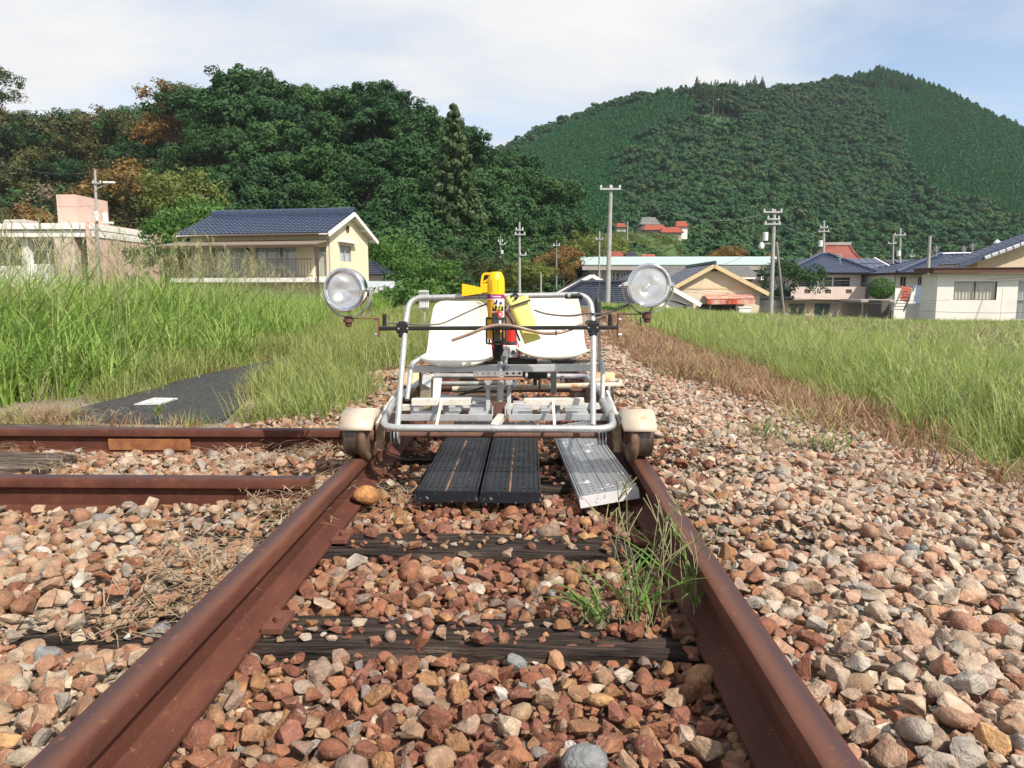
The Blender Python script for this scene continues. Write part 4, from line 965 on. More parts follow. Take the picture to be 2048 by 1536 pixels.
# frame
zf = C(1000, 857, 2.78).z
loop = [V(-.10, 2.78, zf), V(-.455, 2.78, zf), V(-.47, 3.12, .325), V(-.455, 4.12, .318), V(.455, 4.12, .318), V(.47, 3.12, .325), V(.455, 2.78, zf), V(-.10, 2.78, zf)]
lp = fillet(loop, 0.075, 7)[:-1]
MB().tube(lp, 0.0150, 14, closed=True).build('base_frame', M_silver, cart, smooth=40)
MB().cyl(C(984, 857, 2.78), C(990, 857, 2.78), 0.0175, 14).build('frame_coupling', M_galv, cart, smooth=40)
p1, p2 = C(1205, 803, 3.06), C(1219, 828, 2.93); MB().cyl(p1, p2, 0.018, 14).build('frame_sleeve', M_galv, cart, smooth=40)
rear = fillet([C(905, 778, 3.80), C(1205, 770, 3.80), C(1240, 770, 3.83), C(1240, 762, 3.98), C(1190, 762, 4.0)], 0.03, 6)
MB().tube(rear, 0.0145, 12).build('rear_bumper', pmat('rust_streaked_paint', (0.56, 0.5, 0.4), (0.5, 0.42, 0.3), scale=10, rough=0.5, rust=(0.55, (0.42, 0.2, 0.07), 16)), cart, smooth=40)
MB().cyl(C(1218, 772, 3.80), C(1218, 822, 3.1), 0.0075, 10).build('stay_rod', M_silver, cart, smooth=40)
for s, nm in ((-1, 0), (1, 1)):
    d = MB(); a_ = V(s*.49, 2.86, .255); b_ = V(s*.475, 3.25, .335); d.bar(a_, b_, 0.012, 0.05); d.build('gusset_plate', M_dirty_white, cart, bevel=0.002)
# hoop
hoop = fillet([C(795, 853, 2.785), C(811, 645, 2.965), C(819, 596, 3.02), C(1180, 589, 3.02), C(1187, 650, 2.965), C(1186, 850, 2.785)], 0.085, 8)
MB().tube(hoop, 0.0118, 14).build('hoop', M_speck, cart, smooth=40)
h2 = [p for p in hoop]
tape = MB(); tape.tube([C(1130, 591.5, 3.019), C(1158, 591, 3.019), C(1166, 594, 3.017)], 0.0132, 12); tape.build('hoop_tape', M_rubber, cart, smooth=40)
MB().cyl(C(1135, 591.5, 3.019), C(1141, 591.2, 3.019), 0.0145, 12).build('hose_clip', M_galv, cart, smooth=40)
for ps, bm_ in (([C(850, 711, 3.36), C(823, 728, 3.10), C(814, 800, 2.98)], 0), ([C(1188, 712, 3.30), C(1206, 728, 3.12), C(1205, 803, 3.06)], 1)):
    MB().tube(fillet(ps, 0.035, 6), 0.0105, 12).build('side_handle', M_silver, cart, smooth=40)
# axles, wheels, fenders
for Y in (AX_F, AX_R):
    MB().cyl((-.52, Y, AXZ), (.52, Y, AXZ), 0.0115, 12).build('axle', M_rust, cart, smooth=40)
    for s in (-1, 1):
        w = MB(); w.lathe([(.03, .540), (.06, .548), (.078, .552), (.0865, .556), (.086, .58), (.0845, .606), (.078, .613), (.071, .613), (.066, .595), (.036, .588), (.030, .615), (.016, .617), (.0, .617)], (0, Y, AXZ), (s, 0, 0), 40)
        wo_ = w.build('wheel', M_tread, cart, smooth=35)
        f = MB(); f.lathe([(.0, .516), (.045, .518), (.072, .522), (.080, .518), (.093, .518), (.101, .522), (.1045, .530), (.1035, .540), (.098, .549), (.0875, .5555), (.07, .5555)], (0, Y, AXZ), (s, 0, 0), 40); f.build('flange', M_flange, wo_, smooth=35)
        h = MB(); h.lathe([(.0, .50), (.03, .50), (.034, .505), (.034, .522)], (0, Y, AXZ), (s, 0, 0), 16); h.build('hub', M_rust, wo_, smooth=35)
        # fender: bent sheet over the wheel, open at the outside
        x0, x1, r = .490, .618, .1165; prof = []; nA = 14
        fm = MB(); pts = []
        for k in range(nA+1):
            a = R(25)+R(105)*k/nA; pts.append((Y-r*math.cos(a)*1.02, AXZ-.012+r*math.sin(a)))
        vs = []
        for (yy, zz) in pts: vs += [V(s*x0, yy, zz), V(s*x1, yy, zz)]
        fm.add(vs, [(2*k, 2*k+1, 2*k+3, 2*k+2) for k in range(nA)])
        side = [V(s*x0, yy, zz) for (yy, zz) in pts]
        fm.add(side+[V(s*x0, Y+0.03, AXZ+.06), V(s*x0, Y-.06, AXZ+.05)], [tuple(range(len(side)+2))])
        fo = fm.build('fender', M_cream if Y == AX_F else M_creamd, cart, smooth=35); solid(fo, 0.003, 1)
        b = MB(); b.box((s*.475, Y-0.005, AXZ+.012), (.036, .055, .075)); b.box((s*.475, Y-.02, AXZ-.040), (.028, .030, .045)); b.build('axle_box', pmat('axle_box_rust', (0.30, 0.22, 0.13), (0.2, 0.12, 0.07), scale=30, rough=0.7), cart, bevel=0.006)
        for k in range(3): MB().cyl((s*.497, Y-.03+.03*k, AXZ+.075), (s*.487, Y-.03+.03*k, AXZ+.075), .007, 6).build('fender_bolt', M_galv, cart)
for s in (-1, 1):
    for k in range(3): MB().lathe([(.010, 0), (.038, .001), (.038, .006), (.010, .007)], (s*.40+s*.013*k, AX_F, AXZ), (s, 0, 0), 24).build('axle_disc', M_galv, cart, smooth=35)
# floor: cross bars, grating steps, centre beam
MB().bar(C(800, 835, 2.95), C(985, 835, 2.95), 0.006, 0.027).build('cross_bar', M_alu, cart, bevel=0.001)
MB().bar(C(1018, 835, 2.95), C(1218, 834, 2.95), 0.006, 0.027).build('cross_bar', M_alu, cart, bevel=0.001)
MB().bar(C(785, 815, 3.14), C(1215, 812, 3.14), 0.03, 0.026).build('cross_bar', M_dirty_white, cart, bevel=0.002)
for (a, b) in ((822, 868), (893, 918), (938, 976), (1025, 1064), (1082, 1100), (1132, 1176)):
    P0, P1 = C(a, 829, 2.96), C(b, 829, 2.96); mb = MB(); perforated(mb, P0, P1-P0, V(0.006, .20, 0.012), 1, 3, 0.72, 0.62)
    for k in range(4): mb.bar(P0+V(0, .20*k/3, .007+.004*k), P1+V(0, .20*k/3, .007+.004*k), 0.004, 0.014)
    solid(mb.build('grating_step', M_alu, cart), 0.003)
MB().bar(C(1002, 834, 3.0), C(989, 853, 2.79), 0.030, 0.030).build('centre_beam', M_dirty_white, cart, bevel=0.003)
for (x0, x1, xs_, xe) in ((823, 942, 883, 873), (1048, 1168, 1106, 1109)):
    a, b = C(x0, 805, 2.93), C(x1, 804, 2.93); mb = MB(); mb.bar(a, b, 0.004, 0.026); mb.bar(a+V(0, .018, .012), b+V(0, .018, .012), 0.036, 0.004)
    mb.build('footrest', M_dirty_white, cart, bevel=0.001)
    MB().bar(C(xs_, 802, 2.925), C(xe, 851, 2.79), 0.011, 0.008).build('footrest_strut', M_dirty_white, cart, bevel=0.001)
    MB().tube([C(xs_+8, 806, 2.96), C(xs_+10, 838, 2.97)], 0.012, 12, r2=0.014).build('footrest_post', M_galv, cart, smooth=40)
# seat cross member, posts, mast, perforated bracket
MB().bar(C(822, 738, 3.28), C(1190, 735, 3.28), 0.025, 0.032).build('seat_rail', M_alu, cart, bevel=0.002)
MB().bar(C(870, 727, 3.62), C(1185, 722, 3.62), 0.02, 0.014).build('seat_rail', M_dark, cart, bevel=0.002)
MB().bar(C(1107, 728, 3.55), C(1107, 786, 3.60), 0.030, 0.030).build('seat_post', M_galv, cart, bevel=0.002)
MB().bar(C(842, 742, 3.5), C(842, 790, 3.6), 0.02, 0.025).build('seat_post', M_olive, cart, bevel=0.002)
mb = MB(); mb.cyl(C(1002, 708, 3.06), C(1000, 826, 3.03), 0.0145, 16); mb.build('mast', M_galv, cart, smooth=40)
MB().tube(fillet([C(1008, 742, 3.05), C(1013, 715, 3.04), C(1010, 704, 3.10)], 0.02, 4), 0.0075, 12).build('lever', M_silver, cart, smooth=40)
MB().tube([C(1011, 742, 3.04), C(1013, 732, 3.035)], 0.011, 10).build('lever_grip', M_bluegrey, cart, smooth=40)
mb = MB(); mb.tube(smoothpath([C(994, 722, 3.03), C(995, 708, 3.03), C(998, 696, 3.03), C(994, 682, 3.02)], 4), [0.016]*4+[0.022]*4+[0.018]*4+[0.012], 10); mb.build('mast_wrap', M_cloth_black, cart, smooth=60)
mb = MB(); P0 = C(947, 753, 2.99); perforated(mb, P0, C(1045, 752, 2.99)-P0, V(0, 0, .022), 8, 1, 0.46, 0.52); solid(mb.build('perforated_bracket', M_galv, cart), 0.004)
mb = MB(); a, b = C(956, 758, 2.95), C(1040, 757, 2.95); mb.prism([a, b, b+V(.015, .05, 0), a+V(-.02, .05, 0)], (0, 0, -.006)); mb.build('rusty_ledge', M_orust, cart, bevel=0.001)
for x in (976, 1018):
    mb = MB(); mb.bar(C(x, 760, 3.05), C(x, 830, 3.0), 0.004, 0.017, up=(1, 0, 0)); mb.bar(C(x, 760, 3.05)+V(0, 0, .004), C(x, 767, 3.045), 0.005, 0.03, up=(1, 0, 0)); mb.build('mast_strap', M_galv, cart, bevel=0.001)
mb = MB(); mb.box(C(998, 818, 3.02), (.055, .05, .045)); mb.box(C(998, 806, 3.02), (.06, .035, .012)); mb.cyl(C(985, 817, 2.985), C(985, 832, 2.985), .005, 8); mb.cyl(C(1011, 817, 2.985), C(1011, 832, 2.985), .005, 8); mb.build('mast_clamp', M_rust, cart, bevel=0.004)
for x in (985, 1011): MB().bar(C(x, 812, 2.985), C(x, 832, 2.98), 0.006, 0.008).build('clamp_bolt', M_silver, cart)
MB().bar(C(1035, 757, 3.2), C(1017, 786, 3.12), 0.007, 0.012).build('brace', M_bluegrey, cart)
MB().bar(C(968, 774, 3.25), C(915, 792, 3.35), 0.007, 0.010).build('brace', M_black, cart)
MB().tube([C(880, 795, 3.25), C(975, 803, 3.15)], 0.0165, 14).build('floor_tube', M_silver, cart, smooth=40)
for (y1, Yb) in ((752, 3.95), (767, 3.9)):
    MB().tube([C(868, y1, Yb), C(1010, y1, Yb)], 0.0125, 12).build('rear_tube', M_galv, cart, smooth=40)
MB().bar(C(1125, 752, 3.93), C(1125, 773, 3.9), 0.018, 0.018).build('rear_tube_clamp', M_dark, cart, bevel=0.003)
mb = MB(); mb.box(C(1075, 750, 3.7), (.10, .06, .03)); mb.bar(C(1070, 752, 3.7), C(1070, 770, 3.7), .02, .02); mb.build('drive_bracket', M_dark, cart, bevel=0.003)
ch = MB()
for k in range(9): ch.box(C(1079, 756+k*2.6, 3.68), (.012, .010, .0045))
ch.build('chain', M_black, cart)
# tin panel on the left of the floor
mb = MB(); q = [C(843, 744, 3.12), C(872, 756, 3.04), C(866, 842, 2.97), C(838, 836, 3.0)]; mb.prism(q, V(.004, .006, 0)); mb.build('tin_panel', M_olive, cart)
mb = MB(); q = [C(867, 754, 3.03), C(883, 757, 3.03), C(876, 842, 2.965), C(863, 842, 2.965)]; mb.prism(q, V(.001, .012, .0)); mb.build('tin_panel', M_pale, cart, bevel=0.001)
mb = MB(); q = [C(846.5, 747, 3.10), C(863, 752, 3.055), C(861, 775, 3.035), C(844.5, 767, 3.07)]; mb.prism([p+V(0, -.008, 0) for p in q], V(.001, .003, 0)); mb.build('sticker', M_sticker, cart)
# --- seats
def seat(ox, oy, oz, k=1.0, tilt=0.0):
    prof = [(-.004, -.040, .150), (-.016, -.028, .172), (-.014, -.012, .180), (.004, .000, .183), (.05, -.006, .182), (.13, -.020, .176), (.22, -.018, .170), (.275, .004, .166), (.305, .045, .162), (.322, .10, .158), (.336, .16, .150), (.350, .22, .139), (.356, .246, .132), (.361, .262, .120), (.364, .271, .098)]
    nu = 22; vs = []; n = len(prof)
    for i, (yy, zz, w) in enumerate(prof):
        for j in range(nu+1):
            u = 2*j/nu-1; x = w*math.copysign(abs(u)**0.9, u); cv = u*u
            back = i > 7; y2 = yy - (0.030*cv if back else 0.0); z2 = zz + (0.0 if back else 0.016*cv*cv) - (0.0 if i > 2 else -0.020*cv)
            if i >= n-2: z2 -= 0.006*cv*cv
            vs.append(V(ox+x*k, oy+y2*k, oz+z2*k))
    fs = [(i*(nu+1)+j, i*(nu+1)+j+1, (i+1)*(nu+1)+j+1, (i+1)*(nu+1)+j) for i in range(n-1) for j in range(nu)]
    mb = MB(); mb.add(vs, fs); o = mb.build('seat', M_seat, cart, smooth=180); solid(o, 0.007, 1)
    m = o.modifiers.new('round', 'SUBSURF'); m.levels = 1; m.render_levels = 1; return o
pL = C(908, 731, 3.24); seat(pL.x, 3.24, pL.z+.026, 0.955); pR = C(1108, 715, 3.34); seat(pR.x, 3.34, pR.z+.028, 0.98)
# --- engine behind the seats
e0 = C(1019, 702, 3.62)
mb = MB(); mb.box(e0, (.088, .12, .062)); mb.build('engine_cover', M_white, cart, bevel=0.014)
mb = MB(); mb.box(e0+V(.004, .02, .004), (.098, .11, .074)); eb = mb.build('engine_body', M_red, cart, bevel=0.014)
MB().cyl(e0+V(.020, -.062, 0), e0+V(.020, -.066, 0), .010, 14).build('engine_knob', M_rubber, cart, smooth=40)
mb = MB(); mb.box(e0+V(.01, .06, -.085), (.14, .16, .10)); mb.box(e0+V(.09, .05, -.07), (.10, .10, .06)); mb.build('engine_block', M_dark, cart, bevel=0.006)
mb = MB(); mb.box(C(985, 700, 3.62), (.03, .08, .09)); mb.build('engine_side', M_red, cart, bevel=0.008)
mb = MB(); t_, b_ = C(1021, 654, 3.5), C(1021, 683, 3.5); mb.lathe([(0, 0), (.024, 0), (.0245, .004), (.0245, .066), (.02, .07), (0, .07)], b_, (0, 0, 1), 24); mb.build('fuel_bottle', M_red, cart, smooth=40)
MB().cyl(b_+V(0, 0, -.016), b_, .027, 20).build('fuel_bottle_base', M_rubber, cart, smooth=40)
mb = MB(); a = C(1036, 690, 3.5); mb.lathe([(0, 0), (.008, .01), (.012, .03), (.012, .055), (.007, .06), (.007, .075), (0, .075)], a, (0, 0, 1), 14); mb.build('oil_bottle', M_white, cart, smooth=40)
mb = MB(); mb.box(C(1088, 727, 3.6), (.07, .05, .028)); mb.build('relay_box', M_galv, cart, bevel=0.003)
# --- handlebar, clamps, lever
hb = MB(); hb.bar(C(757, 657, 2.945), C(1236, 655, 2.945), 0.018, 0.0165); hbo = hb.build('handlebar', M_black, cart, bevel=0.004)
for x in (769, 1220): MB().cyl(C(x, 652, 2.945), C(x, 628, 2.945), 0.0085, 12).build('handlebar_post', M_black, cart, smooth=40)
for x, y in ((806, 657), (1186, 655)):
    mb = MB(); mb.box(C(x, y-1, 2.955), (.048, .045, .040)); c_ = C(x-1, y+18, 2.945); mb.tube([C(x, y+8, 2.952), c_], 0.020, 12, r2=0.016); mb.box(C(x, y-12, 2.955), (.036, .03, .01)); mb.build('pipe_clamp', M_black, cart, bevel=0.004)
    for dx in (-9, 9): MB().cyl(C(x+dx, y, 2.928), C(x+dx, y, 2.935), .004, 6).build('clamp_screw', M_galv, cart)
mb = MB(); q = C(995, 670, 2.935); mb.box(q, (.022, .006, .055)); mb.box(C(993, 656, 2.93), (.034, .006, .018)); mb.build('can_bracket', M_black, cart, bevel=0.002)
# can holder cup
cc = C(992, 640, 3.0); cx0, cy0 = cc.x, 3.0
mb = MB(); zt = C(992, 636, 3.0).z; mb.lathe([(.0375, 0), (.041, 0), (.041, .008), (.0375, .008), (.0375, 0)], (cx0, cy0, zt-.004), (0, 0, 1), 28)
for a in (0, 1, 2, 3, 4, 5): th = a*math.pi/3+.3; mb.bar((cx0+.040*math.cos(th), cy0+.040*math.sin(th), zt), (cx0+.040*math.cos(th), cy0+.040*math.sin(th), zt-.105), .008, .003)
mb.lathe([(.0, 0), (.041, 0), (.041, .004), (0, .004)], (cx0, cy0, zt-.108), (0, 0, 1), 28)
mb.box(C(990, 634, 2.952), (.026, .008, .034)); mb.bar(C(992, 640, 2.95), C(992, 656, 2.945), .024, .008); mb.build('can_holder', M_rubber, cart, bevel=0.0015)
lv = MB(); lv.cyl(C(1197, 634, 3.10), C(1199, 742, 3.14), 0.0085, 12); lv.build('brake_lever', M_silver, cart, smooth=40)
g_ = C(1195, 634, 3.10); mb = MB(); mb.lathe([(0, 0), (.0135, 0), (.0145, .01), (.0145, .062), (.011, .074), (.006, .08), (0, .081)], g_, (C(1195, 597, 3.10)-g_), 18); mb.build('brake_grip', M_rubber, cart, smooth=40)
# --- hose and cables
MB().tube(smoothpath([C(903, 681, 2.90), C(940, 668, 2.90), C(972, 655, 2.905), C(1000, 650, 2.91), C(1030, 653, 2.915), C(1060, 661, 2.92), C(1090, 667, 2.92), C(1120, 665, 2.925), C(1150, 655, 2.965), C(1172, 645, 3.0), C(1190, 638, 3.0), C(1212, 634, 2.99)]), 0.0068, 10).build('hose', M_hose, cart, smooth=60)
MB().tube(smoothpath([C(772, 645, 2.94), C(800, 646, 2.945), C(840, 649, 2.95), C(878, 648, 2.96), C(905, 638, 2.98), C(935, 624, 3.0), C(960, 613, 3.03), C(985, 604, 3.06)]), 0.0036, 8).build('lamp_cable', M_cable, cart, smooth=60)
MB().tube(smoothpath([C(1068, 620, 3.03), C(1090, 627, 3.02), C(1120, 631, 3.0), C(1150, 631, 2.98), C(1176, 626, 2.97), C(1200, 628, 2.96), C(1225, 622, 2.95), C(1248, 613, 2.95), C(1258, 607, 2.96)]), 0.0040, 8).build('lamp_cable', M_cable, cart, smooth=60)
for (x, y) in ((1031, 651), (1112, 664)): MB().bar(C(x, y-7, 2.925), C(x, y+8, 2.925), 0.004, 0.024, up=(0, 1, 0)).build('cable_tie', M_black, cart)
# --- lamps
def lamp(px, py, fx, s):
    o = C(px, py, 2.90); fwd = V(fx, -1, -0.01).normalized(); lat = fwd.cross(V(0, 0, 1)).normalized(); t = thing('tmp', o, 'x', 'x')
    t.name = 'headlamp'; t.parent = cart; t.location = o-Vector(cart['_o']); t['_o'] = tuple(o)
    for k in ('label', 'category'): del t[k]
    t['label'] = 'round chrome searchlight on a rusty bracket, ' + ('on the left end of the handlebar' if s < 0 else 'on the right end of the handlebar')
    KL = 1.08
    mb = MB(); mb.lathe([(a_*KL, b_*KL) for (a_, b_) in [(.0805, -.004), (.0815, .004), (.080, .010), (.076, .012), (.0735, .009), (.0725, .003), (.070, .002), (.0685, .005), (.066, .004), (.0655, -.002)]], o, fwd, 48); mb.build('rim', M_chrome, t, smooth=50)
    mb = MB(); mb.lathe([(a_*KL, b_*KL) for (a_, b_) in [(.0800, -.003), (.0790, -.020), (.0755, -.042), (.066, -.064), (.050, -.082), (.028, -.094), (0.0, -.098)]], o, fwd, 48); mb.build('bowl', M_chrome, t, smooth=60)
    mb = MB(); mb.lathe([(a_*KL, b_*KL) for (a_, b_) in [(.0655, -.003), (.060, -.012), (.050, -.024), (.038, -.035), (.024, -.043), (.013, -.046), (0, -.046)]], o, fwd, 48); mb.build('reflector', M_reflector, t, smooth=60)
    mb = MB(); mb.lathe([(a_*KL, b_*KL) for (a_, b_) in [(.014, -.046), (.014, -.034), (.010, -.026), (.006, -.022), (0, -.02)]], o, fwd, 20); mb.build('bulb', M_chrome, t, smooth=40)
    mb = MB(); mb.lathe([(a_*KL, b_*KL) for (a_, b_) in [(.0655, .001), (.05, .0035), (.025, .006), (0, .007)]], o, fwd, 40); mb.build('lens', M_lens, t, smooth=60)
    # yoke
    up = V(0, 0, 1); bk = -fwd*0.028; R_ = .1
    pts = [o+bk+lat*R_+up*.012, o+bk+lat*R_-up*.030, o+bk+lat*(R_*.80)-up*.068, o+bk+lat*(R_*.42)-up*.106, o+bk-lat*(R_*.42)-up*.106, o+bk-lat*(R_*.80)-up*.068, o+bk-lat*R_-up*.030, o+bk-lat*R_+up*.012]
    pts = fillet(pts, .03, 4); mb = MB(); vs = []
    ctr = o+bk-up*.01
    for p in pts:
        n_ = (p-ctr).normalized(); vs += [p-n_*.0022-fwd*.011, p-n_*.0022+fwd*.011, p+n_*.0022+fwd*.011, p+n_*.0022-fwd*.011]
    m_ = len(pts); mb.add(vs, [(4*i+k, 4*i+(k+1) % 4, 4*(i+1)+(k+1) % 4, 4*(i+1)+k) for i in range(m_-1) for k in range(4)]+[(0, 1, 2, 3), (4*m_-4, 4*m_-1, 4*m_-2, 4*m_-3)])
    mb.build('yoke', M_galv, t, bevel=0.001)
    for k in (-1, 1): MB().lathe([(0, .088), (.010, .088), (.010, .098), (.005, .101), (.005, .106), (0, .106)], o+bk, lat*k, 12).build('pivot_bolt', M_chrome, t, smooth=40)
    b0 = o+bk-up*.108
    MB().lathe([(0, .004), (.016, .003), (.016, -.008), (.021, -.010), (.021, -.022), (.014, -.024), (.013, -.036), (.008, -.040), (0, -.041)], b0, (0, 0, 1), 18).build('mount_nut', M_rust, t, smooth=40)
    ex = C(757 if s < 0 else 1236, 640 if s < 0 else 636, 2.945)
    mb = MB(); mid = V(b0.x*.4+ex.x*.6, b0.y*.4+ex.y*.6, b0.z-.003); mb.bar(b0+V(-s*-.015, 0, -.006), V(ex.x, ex.y, b0.z-.006), .026, .004)
    mb.bar(V(ex.x, ex.y, b0.z-.004), V(ex.x, ex.y, C(0, 674, 2.945).z), .022, .004, up=(1, 0, 0)); mb.build('arm', M_rustred if s < 0 else M_rust, t, bevel=0.001)
    for dz in (0.012, 0.075): bb = MB(); bb.cyl(V(ex.x-s*.001, ex.y, C(0, 674, 2.945).z+dz), V(ex.x+s*.016, ex.y, C(0, 674, 2.945).z+dz), .0065, 6); bb.build('arm_bolt', M_silver, t)
    return t
lamp(689, 580, -0.20, -1); lamp(1298, 571, 0.0, 1)
MB().tube(smoothpath([C(1256, 608, 2.96), C(1268, 618, 2.95), C(1285, 628, 2.96), C(1300, 622, 2.99), C(1305, 614, 3.0)], 5), 0.0032, 8).build('lamp_cable', M_cableb, cart, smooth=60)
MB().tube([C(1280, 634, 2.93), C(1284, 664, 2.93)], 0.0022, 6).build('lamp_cable', M_cableb, cart)
MB().tube(smoothpath([C(735, 585, 2.93), C(742, 600, 2.95), C(738, 622, 2.96), C(728, 635, 2.95)], 5), 0.004, 8).build('lamp_cable', M_cable, cart, smooth=60)

# ------------------------------------------------------------------ spray can in its holder
M_yel = pmat('yellow_plastic', (0.92, 0.52, 0.005), (0.90, 0.47, 0.005), scale=8, rough=0.35)
M_canor = pmat('label_orange', (0.86, 0.40, 0.01), (0.82, 0.37, 0.01), scale=8, rough=0.3)
M_canwh = pmat('label_white', (0.80, 0.79, 0.77), (0.76, 0.75, 0.74), scale=8, rough=0.3)
M_canpu = pmat('label_purple', (0.30, 0.01, 0.16), (0.28, 0.01, 0.15), scale=8, rough=0.3)
M_canrd = pmat('label_red', (0.62, 0.02, 0.03), (0.6, 0.02, 0.03), scale=8, rough=0.3)
M_canbk = pmat('label_black', (0.015, 0.013, 0.02), (0.02, 0.018, 0.03), scale=8, rough=0.3)
M_canbl = pmat('label_blue', (0.02, 0.03, 0.22), (0.03, 0.04, 0.25), scale=8, rough=0.3)
M_canye = pmat('label_yellow', (0.90, 0.75, 0.03), (0.88, 0.7, 0.03), scale=8, rough=0.3)
zb, zl, zc = C(992, 678, 3.0).z, C(992, 588, 3.0).z, C(992, 543, 3.0).z; cr_ = .0345
can = thing('spray_can', (cx0, cy0, zb), 'yellow-capped wasp spray can with horn nozzle standing in the black holder', 'spray can')
mb = MB(); mb.lathe([(0, 0), (cr_-.003, 0), (cr_, .004), (cr_, zl-zb), (cr_-.004, zl-zb+.004), (0, zl-zb+.004)], (cx0, cy0, zb), (0, 0, 1), 64); body = mb.build('can_body', M_canwh, can, smooth=40)
def patch(name, mat, a0, a1, z0, z1, off, shape=None):
    """a thin printed patch bent round the can; angles in degrees, 0 faces the camera, + to the right"""
    mb = MB(); n = 64 if a1-a0 > 200 else 16; vs = []; m = 8; rr = cr_+off
    for i in range(n+1):
        for j in range(m+1):
            u, v = i/n, j/m
            if shape == 'oval':
                uu, vv = 2*u-1, 2*v-1; u = .5+.5*uu*math.sqrt(1-vv*vv/2); v = .5+.5*vv*math.sqrt(1-uu*uu/2)
            a = R(a0+(a1-a0)*u); vs.append(V(cx0+rr*math.sin(a), cy0-rr*math.cos(a), z0+(z1-z0)*v))
    mb.add(vs, [(i*(m+1)+j, (i+1)*(m+1)+j, (i+1)*(m+1)+j+1, i*(m+1)+j+1) for i in range(n) for j in range(m)]); o = mb.build(name, mat, can, smooth=180); return o
Zc = lambda y: C(992, y, 3.0).z
patch('label_band', M_canpu, -179, 179, Zc(597), Zc(588), .0004); patch('label_panel', M_canor, -80, -14, Zc(676), Zc(599), .0004)
patch('label_field', M_canbk, -22, 62, Zc(622), Zc(612.5), .0008); patch('label_field', M_canbl, -14, 12, Zc(612.5), Zc(604), .0007, 'oval'); patch('label_field', M_canbl, 24, 52, Zc(612.5), Zc(603), .0007, 'oval'); patch('label_field', M_canrd, -20, 58, Zc(634), Zc(622), .0007, 'oval')
patch('label_field', M_canor, 20, 75, Zc(677), Zc(659), .0004); patch('label_field', M_canbk, 2, 14, Zc(606), Zc(599), .0009, 'oval')
def can_text(txt, mat, a_c, zmid, h, off, name='lettering'):
    cu = bpy.data.curves.new('t', 'FONT'); cu.body = txt; cu.size = 1; cu.align_x = 'CENTER'; cu.align_y = 'CENTER'; cu.offset = 0.02; cu.resolution_u = 2
    ob = bpy.data.objects.new('t', cu); COL.objects.link(ob); bpy.context.view_layer.update()
    me = bpy.data.meshes.new_from_object(ob.evaluated_get(bpy.context.evaluated_depsgraph_get())); bpy.data.objects.remove(ob)
    if not len(me.vertices): return
    co = np.empty(len(me.vertices)*3, np.float32); me.vertices.foreach_get('co', co); co = co.reshape(-1, 3); ys_ = co[:, 1]; sc_ = h/max(1e-4, float(ys_.max()-ys_.min())); rr = cr_+off
    a = R(a_c)+(co[:, 0]-(co[:, 0].max()+co[:, 0].min())/2)*sc_/rr; z = zmid+(ys_-(ys_.max()+ys_.min())/2)*sc_
    P = np.stack([cx0+rr*np.sin(a)-can['_o'][0], cy0-rr*np.cos(a)-can['_o'][1], z-can['_o'][2]], -1).astype(np.float32); me.vertices.foreach_set('co', P.ravel()); me.update()
    me.materials.clear(); me.name = name; ob = finish(name, me, mat, can, None, None, Vector(can['_o']), Vector(can['_o'])); return ob
can_text('Premium', M_canwh, 6, Zc(592.5), .0085, .0011); can_text('アース', M_canrd, -26, Zc(602), .008, .0011); can_text('ハチ', M_canye, 20, Zc(612), .020, .0013); can_text('アブ', M_canye, 22, Zc(619), .012, .0014); can_text('30', M_canwh, 34, Zc(628), .011, .0012)
# cap with handle, trigger and horn
cap = MB(); H = zc-zl; cap.lathe([(cr_+.0012, 0), (cr_+.0012, H*.55), (cr_-.001, H*.72), (cr_-.009, H*.93), (cr_-.013, H*.99), (0, H)], (cx0, cy0, zl-.001), (0, 0, 1), 8*4); capo = cap.build('cap', M_yel, can, smooth=25)
for a in (-22, 18): 
    mb = MB(); aa = R(a); mb.box((cx0+(cr_+.001)*math.sin(aa), cy0-(cr_+.001)*math.cos(aa), zl+H*.40), (.007, .004, H*.50), Matrix.Rotation(aa, 3, 'Z')); mb.build('cap_rib', M_yel, capo, bevel=0.0015)
mb = MB(); mb.tube(fillet([C(984, 548, 3.0), C(966, 548, 3.0), C(963, 566, 3.0), C(963, 578, 3.0)], .012, 5), .0055, 10); mb.build('handle', M_yel, capo, smooth=50)
mb = MB(); mb.bar(C(978, 558, 2.995), C(967, 565, 2.995), .008, .009); mb.bar(C(980, 564, 2.995), C(973, 563, 2.995), .008, .005); mb.build('trigger', M_yel, capo, bevel=0.0015)
mb = MB(); q = [C(961, 568, 2.985), C(982, 566, 2.985), C(982, 586, 2.985), C(961, 586, 2.985)]; mb.prism(q, (0, .03, 0)); mb.build('grip_base', M_yel, capo, bevel=0.003)
hn = MB(); i0, i1 = [C(963, 576, 2.985), C(963, 586, 2.985)], [C(925, 568, 2.985), C(924, 592, 2.985)]
A = [i0[0], i0[1], i0[1]+V(0, .025, 0), i0[0]+V(0, .025, 0)]; B = [i1[0]+V(0, -.012, 0), i1[1]+V(0, -.012, 0), i1[1]+V(0, .036, 0), i1[0]+V(0, .036, 0)]
hn.add(A+B, [(0, 1, 5, 4), (1, 2, 6, 5), (2, 3, 7, 6), (3, 0, 4, 7), (0, 3, 2, 1)]); solid(hn.build('horn', M_yel, can), 0.0022, 1)

